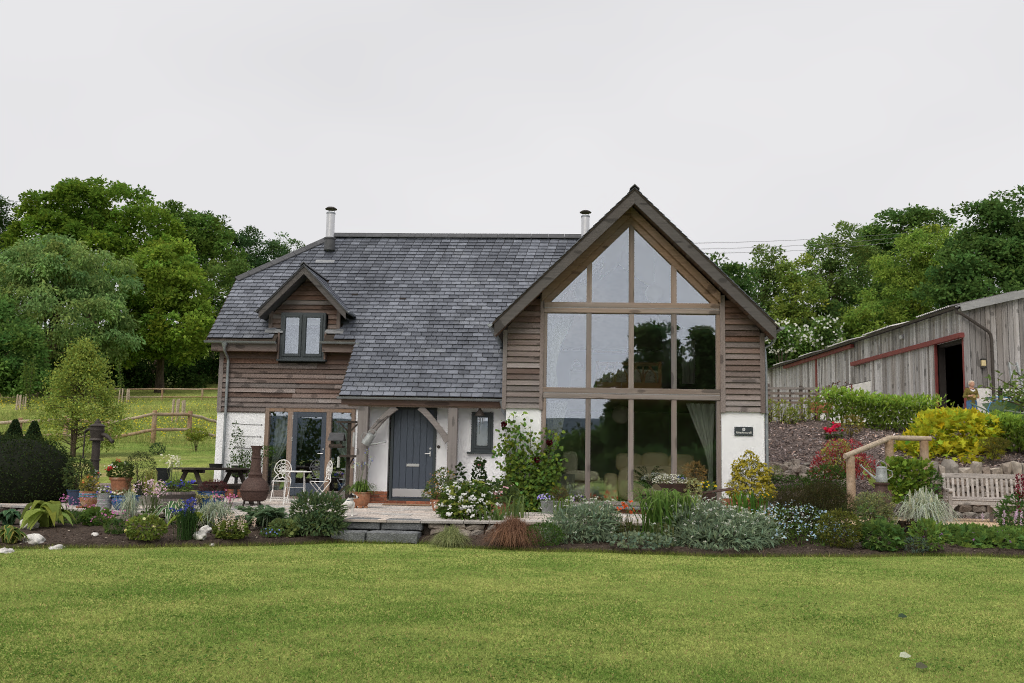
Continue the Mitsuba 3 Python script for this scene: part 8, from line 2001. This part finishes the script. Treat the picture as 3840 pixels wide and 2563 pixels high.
p = A3((6.913, 20.7, 0.657)); leafy('viburnum', 'fresh green lobed shrub between milk churn and bench', p, .46, .45, 900, .10, .095, (.12, .185, .03), 'round', cat='shrub', up=.9, flop=.35, blobs=[(0, 0, .55, .42, .30), (-.1, 0, .25, .38, .25), (.22, 0, .72, .30, .16), (-.2, 0, .76, .26, .14)])
LAU = (.15, .22, .038)
def hedge(label, pts, h, wd, n, name='laurel_hedge', color=LAU):
    t, r = new_plant(name, label, 'hedge'); pts = A3(pts, float); k = r.random(n) * (len(pts) - 1); i = k.astype(int); f = k - i
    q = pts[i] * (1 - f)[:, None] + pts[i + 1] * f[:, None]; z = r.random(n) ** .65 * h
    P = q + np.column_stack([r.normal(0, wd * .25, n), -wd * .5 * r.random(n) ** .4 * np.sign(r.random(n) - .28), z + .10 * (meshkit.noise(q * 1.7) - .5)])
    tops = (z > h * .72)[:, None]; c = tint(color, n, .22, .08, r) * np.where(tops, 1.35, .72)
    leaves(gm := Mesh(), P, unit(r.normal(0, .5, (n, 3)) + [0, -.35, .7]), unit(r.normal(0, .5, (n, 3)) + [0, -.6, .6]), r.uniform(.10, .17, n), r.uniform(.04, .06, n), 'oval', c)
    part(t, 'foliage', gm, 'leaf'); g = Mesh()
    for j in range(18): s = q[j * 7]; tube(g, [[s[0], s[1], s[2] - .2], [s[0] + .03, s[1], s[2] + h * .7]], [.02, .01], 5, c=(.07, .055, .04))
    part(t, 'stems', g, 'matte', kind='stuff')
G_ = lambda p: [p[0], p[1], float(ground_z(p[0], p[1]))]
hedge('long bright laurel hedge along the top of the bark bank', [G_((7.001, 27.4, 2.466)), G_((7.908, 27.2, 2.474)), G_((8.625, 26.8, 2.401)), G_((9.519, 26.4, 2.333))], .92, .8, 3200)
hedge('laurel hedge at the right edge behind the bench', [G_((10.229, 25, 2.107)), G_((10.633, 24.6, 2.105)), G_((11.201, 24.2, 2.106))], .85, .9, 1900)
for i, (p, h) in enumerate((((5.509, 27.3, 2.51), .62), ((5.853, 27.3, 2.515), .60), ((6.384, 27.3, 2.524), .66), ((6.691, 27.3, 2.544), .64), ((6.046, 27.2, 2.5), .40))):
    g0 = A3(G_(p)); lab = ('leftmost', 'second', 'fourth', 'last and leafiest', 'small bushy third')[i] + ' young yellow green laurel of the row by the house corner'
    leafy('young_laurel', lab, g0, .17, h * .5, 170, .10, .04, (.19, .22, .05), 'oval', h * .5, cat='shrub', up=.9, flop=.4, group='young laurels')
t, r, B = leafy('rhododendron', 'small shrub with a cluster of crimson flowers on the bank', A3(G_((6.858, 26, 2.276))), .2, .22, 160, .09, .035, (.05, .085, .02), 'oval', cat='shrub'); blooms(t, r, B, 14, .07, (.46, .02, .06), cluster=6, cs=.035, top=.1)
leafy('azalea', 'small yellow bronze shrub right of the crimson flowers', A3(G_((7.318, 26, 2.249))), .28, .22, 220, .08, .03, (.16, .13, .03), 'oval', .35, cat='shrub')
leafy('dwarf_conifer', 'flat topped golden dwarf conifer before the right hedge', A3((9.726, 23.2, 1.634)), .30, .22, 1100, .06, .014, (.13, .125, .03), 'diamond', cat='shrub', up=.9, blobs=[(0, 0, .34, .33, .11), (0, 0, .18, .2, .15)])
leafy('fern', 'small fern sitting in the old chimney pot', A3((7.339, 20.6, 1.001)), .22, .16, 400, .08, .016, (.05, .10, .025), 'diamond')
leafy('leafy_perennial', 'upright leafy plant left of the bench leg', A3((7.093, 19.9, 0.643)), .16, .22, 140, .09, .03, (.07, .13, .03), 'oval')
p = A3((8.147, 30, 3.135)); leafy('purple_shrub', 'thin purple leaved shrub against the concrete barn panels', A3(G_(p)), .4, .4, 130, .09, .05, (.09, .05, .04), 'round', .95, cat='shrub')
t, r = new_plant('magnolia', 'large leaved tree reaching in from the right edge before the barn', 'tree'); g = Mesh(); gl = Mesh(); base = A3(G_((11.2, 22.6)))
for q in ((9.21, 22.4, 3.211), (9.591, 22.6, 3.412), (9.639, 22.2, 3.114), (9.963, 22.4, 3.282), (10.034, 22.4, 2.927), (9.176, 22.2, 2.961), (9.958, 22.2, 2.563), (10.036, 22.8, 3.617), (9.824, 22.9, 3.137), (10.249, 22.5, 3.532)):
    q = A3(q); m = base + [0, 0, 1.3 + .2 * r.random()]; tt_ = np.linspace(0, 1, 8)[:, None]; path = base * (1 - tt_) ** 2 + 2 * m * tt_ * (1 - tt_) + q * tt_ ** 2; tube(g, path, np.linspace(.05, .008, 8), 6)
    n = 34; k = r.random(n); P = q + (path[5] - q) * (k * 1.0)[:, None] + r.normal(0, .10, (n, 3)); leaves(gl, P, unit(r.normal(0, .7, (n, 3)) + [-.4, -.2, .15]), unit(r.normal(0, .3, (n, 3)) + UP), r.uniform(.12, .20, n), r.uniform(.05, .08, n), 'oval', tint((.115, .165, .045), n, .25, .08, r))
part(t, 'crown', gl, 'leaf'); part(t, 'trunk', g, 'bark', True)
# left: clipped box, birch, small shrubs
t, r = new_plant('clipped_box', 'dark clipped box mass with two cones at the left edge', 'shrub'); c0 = A3((-11.026, 19.6, 0.805))
B = [(c0[0] - .1, c0[1], .85, 1.15, .9, .85), (c0[0] - .8, c0[1] + .2, .95, .9, .8, .80)]
def shear(g, B, n, col, L=.035):
    P, D, _ = fill_blobs(B, n, r, .96); k = P[:, 2] > .1; P, D = P[k], D[k]; n = len(P); leaves(g, P, unit(D + r.normal(0, .8, (n, 3))), unit(D + r.normal(0, .5, (n, 3))), L * r.uniform(.7, 1.3, n), L * .6, 'diamond', tint(col, n, .35, .1, r))
g = Mesh(); shear(g, B, 26000, (.026, .040, .014), .045); part(t, 'foliage', g, 'leaf')
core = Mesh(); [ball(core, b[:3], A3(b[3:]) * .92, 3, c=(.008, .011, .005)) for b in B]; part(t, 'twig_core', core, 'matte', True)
for p in ((-11.649, 20.2, 1.589), (-11.23, 20.2, 1.557)):
    g = Mesh(); p = A3(p); n = 1700; h = r.random(n) ** 1.3; a = r.uniform(0, 6.283, n); d_ = np.column_stack([np.cos(a), np.sin(a), h * 0 + .4]); rad = .19 * (1 - h) ** .85 + .015
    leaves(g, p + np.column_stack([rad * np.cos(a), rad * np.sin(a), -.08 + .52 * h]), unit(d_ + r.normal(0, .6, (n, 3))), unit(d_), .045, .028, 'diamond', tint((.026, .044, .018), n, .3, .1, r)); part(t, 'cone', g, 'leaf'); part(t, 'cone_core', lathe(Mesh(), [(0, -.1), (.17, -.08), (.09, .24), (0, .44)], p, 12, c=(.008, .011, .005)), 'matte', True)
f = A3((-14.845, 29, 1.269)); f[2] = float(ground_z(f[0], f[1]))
t, r = new_plant('birch_tree', 'young birch with fine pale green leaves behind the hand pump', 'tree'); g = Mesh(); C = []
top = A3((-14.732, 29, 4.587)); H_ = top[2] - f[2]
tube(g, [f - [0, 0, .1], f + [.02, 0, H_ * .3], f + [.2, 0, H_ * .65], top], [.065, .05, .03, .006], 8); tube(g, [f - [.05, 0, .1], f + [-.10, 0, H_ * .3], f + [-.12, 0, H_ * .55]], [.045, .03, .01], 7)
for i in range(150):
    h = .07 + .91 * r.random() ** .9; w = 1.55 * (1 - max(0, h - .26) / .74) ** .85 * min(1, .50 + 2.0 * h) * H_ / 3.3 + .05; a = r.uniform(0, 6.283); rr = w * r.random() ** .5
    c = f + [(top[0] - f[0]) * h, 0, h * H_]; q = c + [rr * math.cos(a), rr * math.sin(a), .1]; tube(g, [c - [0, 0, .12], (c + q) / 2 + [0, 0, .06], q], [.012, .008, .003], 4); C.append(q)
C = A3(C); k = np.repeat(np.arange(len(C)), 84); n = len(k)
part(t, 'trunk', g, 'bark', True); part(t, 'crown', leaves(Mesh(), C[k] + r.normal(0, .13, (n, 3)), rand_dirs(n, r, -.3), rand_dirs(n, r, .5), .075 * r.uniform(.7, 1.3, n), .052, 'diamond', tint((.19, .235, .055), n, .25, .1, r)), 'leaf')
p = A3((-12.634, 33, 1.685)); p[2] = float(ground_z(p[0], p[1])); leafy('small_maple', 'little flat topped yellow green shrub by the near fence', p, .38, .2, 900, .06, .04, (.15, .18, .03), 'oval', cat='shrub', blobs=[(0, 0, .62, .40, .16), (-.12, 0, .48, .26, .12), (.15, 0, .5, .25, .12)])
p = A3((-13.117, 31, 1.423)); p[2] = float(ground_z(p[0], p[1])); leafy('evergreen_shrub', 'small dark shrub alone on the grassy bank', p, .24, .18, 300, .06, .03, (.04, .07, .03), 'oval', cat='shrub')
# planting in the pots
def in_pot(u): return A3(u)
leafy('rose', 'leafy rose with bronze shoots in the dark blue ribbed pot', A3((-9.467, 18.75, 0.622)), .28, .34, 620, .06, .038, (.06, .085, .03), 'oval', .32)
t, r, B = leafy('leafy_perennial', 'yellow and red tinged plant in the blue banded pot', A3((-8.833, 17.95, 0.619)), .17, .17, 300, .05, .032, (.16, .15, .04), 'oval', .16); blooms(t, r, B, 14, .04, ((.50, .34, .08), (.42, .12, .06)))
def pansies(label, p, rx, n, cols, rz=.09, green=(.07, .11, .03)):
    t, r, B = leafy('pansies', label, p, rx, rz, 220, .045, .022, green, 'oval', .03, cat='flowers'); blooms(t, r, B, n, .042, cols, out=1.06, top=.0)
pansies('purple and white pansies in the ridged metal bucket', A3((-8.38, 17.6, 0.606)), .14, 26, ((.11, .08, .42), (.14, .10, .46), (.66, .62, .48)), .13)
pansies('white primulas in the glossy blue bowl', A3((-8.026, 17.6, 0.575)), .22, 14, ((.66, .66, .48),), .10)
p = A3((-9.029, 19.6, 0.834)); t, r, B = leafy('geranium', 'red and white geraniums in the stained terracotta pot', p, .24, .20, 380, .06, .06, (.065, .10, .025), 'round', .17); blooms(t, r, B, 4, .03, (.42, .03, .04), 'red_flowers', cluster=10, cs=.03, out=1.2); blooms(t, r, B, 6, .035, (.76, .72, .62), 'white_flowers', cluster=6, cs=.03)
t, r, B = leafy('heather', 'dark upright heathery shrub behind the blue bowl', A3((-8.543, 19.4, 0.674)), .30, .38, 1500, .05, .012, (.045, .055, .025), 'diamond', .36, up=1.0, flop=.3); straps('grassy_perennial', 'pale yellow green grass tuft beside the heathery shrub', A3((-8.305, 19.3, 0.603)), 70, .42, .16, .008, (.20, .20, .06), None, 'grass', .4, .05)
pansies('white flowers with red centres in the small zinc pot', A3((-9.978, 20.4, 0.89)), .13, 12, ((.72, .72, .66), (.5, .05, .06)))
p = A3((-7.141, 17.75, 0.665)); t, r, B = leafy('anemones', 'blue anemones and ferny leaves in the half barrel', p, .30, .13, 620, .05, .03, (.08, .13, .03), 'diamond', .10, cat='flowers'); q = stalks(t, r, p, 14, .20, .18, 0); petals(t, r, q, 7, .014, .038, (.10, .10, .46))
p = A3((-7.196, 17.8, 0.672)); t, r = new_plant('columbine', 'tall cream columbine rising from the half barrel'); q = stalks(t, r, p, 15, .62, .09, 0, c=(.14, .17, .07)); petals(t, r, q, 6, .03, .035, (.66, .62, .42))
t, r, B = leafy('heather', 'dark red heather in the large cobalt pot', A3((-6.585, 18.2, 0.633)), .25, .16, 1100, .04, .010, (.075, .028, .030), 'diamond', .12, up=1.0, flop=.3); g = Mesh(); p = A3((-6.587, 18, 0.62))
t, r = new_plant('creeping_jenny', 'pale yellow trailing plant spilling over the cobalt pot rim'); n = 420; a = r.uniform(2.2, 6.0, n); k = r.random(n); P = A3((-6.638, 18.2, 0.593)) + np.column_stack([.27 * np.cos(a), .27 * np.sin(a), .03 - .16 * k ** 3 * (np.cos(a) < -.2)]) + r.normal(0, .02, (n, 3)); part(t, 'foliage', leaves(Mesh(), P, rand_dirs(n, r), rand_dirs(n, r, 1), .03, .026, 'round', tint((.36, .34, .16), n, .2, .06, r)), 'leaf')
p = A3((-7.693, 23.35, 0.868)); leafy('clematis', 'climbing shrub spreading on the white wall behind the chiminea', p, .4, .5, 1700, .055, .024, (.045, .085, .022), 'oval', cat='climber', blobs=[(-.15, 0, .25, .28, .32), (-.25, .02, .75, .16, .40), (.12, 0, .35, .26, .28), (-.02, 0, .05, .2, .25), (-.30, 0, 1.1, .07, .22), (.45, .0, .62, .25, .12)])
t, r = straps('agapanthus', 'strap leaved agapanthus with tall buds in the round terracotta pot', A3((-4.226, 20.197, 0.362)) + [0, 0, .28], 170, .26, .46, .026, (.085, .14, .035), None, 'agapanthus', 1.3, .05); q = stalks(t, r, A3((-4.226, 20.197, 0.362)) + [0, 0, .3], 6, .78, .13, 0, c=(.08, .12, .04)); petals(t, r, q, 7, .03, .035, ((.14, .16, .36), (.30, .34, .22)))
p = A3((-2.532, 19.7, 0.594)); t, r, B = leafy('abelia', 'bronze tipped leafy shrub in the pot right of the door', p, .28, .36, 1100, .055, .026, (.075, .105, .03), 'oval', .36, cat='shrub', blobs=[(0, 0, .22, .27, .22), (.05, 0, .44, .2, .16), (-.1, 0, .08, .26, .12)]); blooms(t, r, B, 30, .03, (.34, .17, .06), 'orange_tips', 'diamond', cluster=3, cs=.03)
p = A3((-1.871, 20.6, 0.64)); t, r, B = leafy('geranium', 'tall dark leaved pelargonium under the small window', p, .3, .4, 520, .075, .08, (.03, .05, .018), 'round', .35, blobs=[(0, 0, .12, .30, .2), (.02, 0, .42, .13, .26), (.05, 0, .68, .09, .10), (-.38, 0, .30, .10, .34)]); blooms(t, r, B, 5, .035, (.60, .22, .25), cluster=5, cs=.02)
p = A3((-1.296, 18.6, 0.581)); t, r, B = leafy('geranium', 'straggling pelargonium in the pot under the downpipe', p, .36, .22, 420, .07, .07, (.07, .10, .035), 'round', .2); blooms(t, r, B, 5, .04, (.62, .34, .40), cluster=5, cs=.025)
# climbing rose
t, r = new_plant('climbing_rose', 'climbing rose with dark red blooms on the white wall left of the big panes', 'climber'); f = A3((-0.76, 19.95, 0.342)); f[2] = ZT; g = Mesh(); Q = []
for q in ((-1.278, 20, 2.063), (-1.12, 20, 2.282), (-0.764, 20, 2.072), (-0.303, 20, 1.945), (-0.214, 20, 1.332), (-1.212, 20, 1.42), (-0.971, 20, 1.531), (-0.541, 20, 1.646), (-1.175, 20, 0.94), (-0.371, 20, 1.009), (-1.299, 20, 1.74), (-0.642, 20, 1.217), (-0.323, 19.9, 1.542)):
    q = A3(q); m = A3([(f[0] + q[0]) / 2 + .2 * (q[0] - f[0]), 19.98, f[2] + (q[2] - f[2]) * .45]); tt_ = np.linspace(0, 1, 9)[:, None]; path = f * (1 - tt_) ** 2 + 2 * m * tt_ * (1 - tt_) + q * tt_ ** 2; tube(g, path, np.linspace(.013, .004, 9), 5); k = r.random(140) ** .7; Q.append(A3([np.interp(k * 8, np.arange(9), path[:, j]) for j in range(3)]).T)
Q = np.vstack(Q); n = len(Q); Q = Q + r.normal(0, 1, (n, 3)) * [.12, .04, .10]; Q[:, 1] = np.minimum(Q[:, 1], 20.09)
part(t, 'stems', g, 'bark', True); part(t, 'foliage', leaves(Mesh(), Q, unit(r.normal(0, .6, (n, 3)) + [0, -.4, -.3]), unit(r.normal(0, .35, (n, 3)) + [0, -.8, .45]), r.uniform(.07, .12, n), r.uniform(.055, .085, n), 'oval', tint((.085, .135, .028), n, .3, .16, r)), 'leaf')
for q in ((-1.3, 19.9, 2.097), (-0.621, 19.9, 1.404), (-0.379, 19.9, 1.754)): g = Mesh(); n = 40; d_ = rand_dirs(n, r); leaves(g, A3(q) + d_ * .025, unit(d_ + r.normal(0, .4, (n, 3))), d_, .05, .05, 'round', tint((.055, .008, .012), n, .3, .05, r)); part(t, 'rose_bloom', g, 'leaf')
pansies('lilac pansies in the oval galvanised tub', A3((-0.404, 19.3, 0.622)), .17, 34, ((.30, .25, .66), (.22, .18, .56), (.42, .38, .72)), .09)
leafy('fern', 'brownish fern beside the lilac pansies in the tub', A3((-0.172, 19.3, 0.617)), .16, .14, 320, .06, .012, (.10, .085, .03), 'diamond')
pansies('dark violet pansies in the smaller tub', A3((0.185, 18.9, 0.63)), .17, 22, ((.05, .03, .12), (.45, .40, .52), (.08, .05, .18)), .08)
p = A3((3.542, 19.55, 0.583)); t, r, B = leafy('golden_conifer', 'dense golden tipped dwarf conifer against the white wall', p, .36, .45, 5200, .04, .014, (.125, .125, .026), 'diamond', cat='conifer', up=.8, flop=.7, var=.4, blobs=[(0, 0, .34, .38, .36), (.02, 0, .62, .33, .26), (.0, 0, .86, .15, .18), (-.25, 0, .70, .09, .22), (.27, 0, .66, .12, .16), (-.24, 0, .36, .2, .2), (.24, 0, .3, .22, .24)], clump=.06)
blooms(t, r, B, 420, .05, (.28, .24, .035), 'golden_tips', 'diamond', cluster=3, cs=.02, top=-.6)
def barrow_bits():
    q = A3((2.087, 18.9, 0.829)); t, r, B = leafy('alyssum', 'frothy white flowers filling the old barrow', q + [-.15, -.05, .16], .32, .13, 420, .03, .012, (.10, .13, .05), 'diamond', .05, cat='flowers'); blooms(t, r, B, 260, .018, (.70, .70, .52), top=-.3)
    leafy('trailing_ivy', 'cream variegated trailer spilling from the barrow', q + [.24, -.20, -.30], .16, .28, 620, .035, .028, (.26, .27, .13), 'round', .3); pansies('yellow and white pansies at the barrow end', q + [.50, -.05, .10], .20, 26, ((.66, .42, .02), (.66, .42, .02), (.66, .62, .42)), .09)
    t, r, B = leafy('fern', 'rusty orange fern fronds rising above the barrow', q + [.30, 0, .20], .20, .20, 420, .08, .010, (.17, .115, .045), 'diamond', .18); pansies('violet flower in the middle of the white barrow flowers', q + [.04, -.12, .24], .06, 9, ((.20, .18, .60),), .05)
barrow_bits()
pansies('yellow pansies in the tall grey pot', A3((3.746, 18.9, 0.715)), .13, 9, ((.60, .36, .02),), .10)
p = A3((1.656, 20.62, 0.848)); t, r = new_plant('acacia', 'feathery dark potted plant inside the third lower pane'); g = Mesh(); gs = Mesh()
for i in range(22):
    a = r.uniform(0, 6.283); R_, h = r.uniform(.1, .42), r.uniform(.15, .52); s = np.linspace(.15, 1, 12); c_ = A3([math.cos(a), .35 * math.sin(a), 0]); m = p + c_ * (R_ * s ** 1.3)[:, None] + UP * (h * (1.7 * s - .75 * s ** 2))[:, None]; tube(gs, np.vstack([p, m]), .004, 4, c=(.04, .05, .02)); sd = unit(A3([-c_[1], c_[0], 0]))
    for sg_ in (-1, 1): leaves(g, m, unit(sd * sg_ + c_ * .6 - [0, 0, .3]), UP, .09, .012, 'diamond', tint((.04, .075, .022), 12, .2, .08, r))
part(t, 'fronds', g, 'leaf'); part(t, 'stems', gs, 'matte', kind='stuff')

# small things in the lawn
r = np.random.default_rng(404); g = Mesh()
for (x, y, w_) in ((-3.002, 6.694, 0)[:2] + (.5,), (-2.783, 7.013, 0)[:2] + (.45,), (-2.432, 6.691, 0)[:2] + (.4,), (-3.103, 6.174, 0)[:2] + (.4,), (-0.26, 7.024, 0)[:2] + (.3,), (2.014, 9.964, 0)[:2] + (.35,), (2.331, 9.209, 0)[:2] + (.3,), (-0.208, 6.601, 0)[:2] + (.3,), (-4.141, 9.324, 0)[:2] + (.5,), (2.763, 7.301, 0)[:2] + (.35,), (-1.229, 7.468, 0)[:2] + (.3,), (-2.723, 8.315, 0)[:2] + (.4,)):
    n = 150; P = np.column_stack([x + r.normal(0, w_, n), y + r.normal(0, w_ * .45, n), 0 * r.random(n)]); P[:, 2] = lawn_z(P[:, 0], P[:, 1]) + r.uniform(.008, .03, n); leaves(g, P, rand_dirs(n, r) * [1, 1, .2], unit(r.normal(0, .35, (n, 3)) + UP), r.uniform(.015, .04, n), r.uniform(.012, .02, n), 'oval', tint((.075, .135, .03), n, .25, .08, r))
single('lawn_weeds', 'patches of darker clover and weeds low in the lawn', None, g, 'leaf', kind='stuff')
for p, c, lab in (((2.393, 7.439, 0.03), (.42, .44, .36), 'pale fallen leaf on the lawn at lower right'), ((3.015, 9.38, 0.03), (.05, .075, .05), 'dark fallen leaf farther up the lawn at right'), ((2.378, 7.066, 0.03), (.10, .10, .07), 'brownish fallen leaf nearest the lower right corner')):
    single('fallen_leaf', lab, 'leaf', leaves(Mesh(), [p], [[1, .3, .15]], (-.1, -.5, .8), .10, .075, 'oval', c), 'leaf', group='fallen leaves on the lawn')
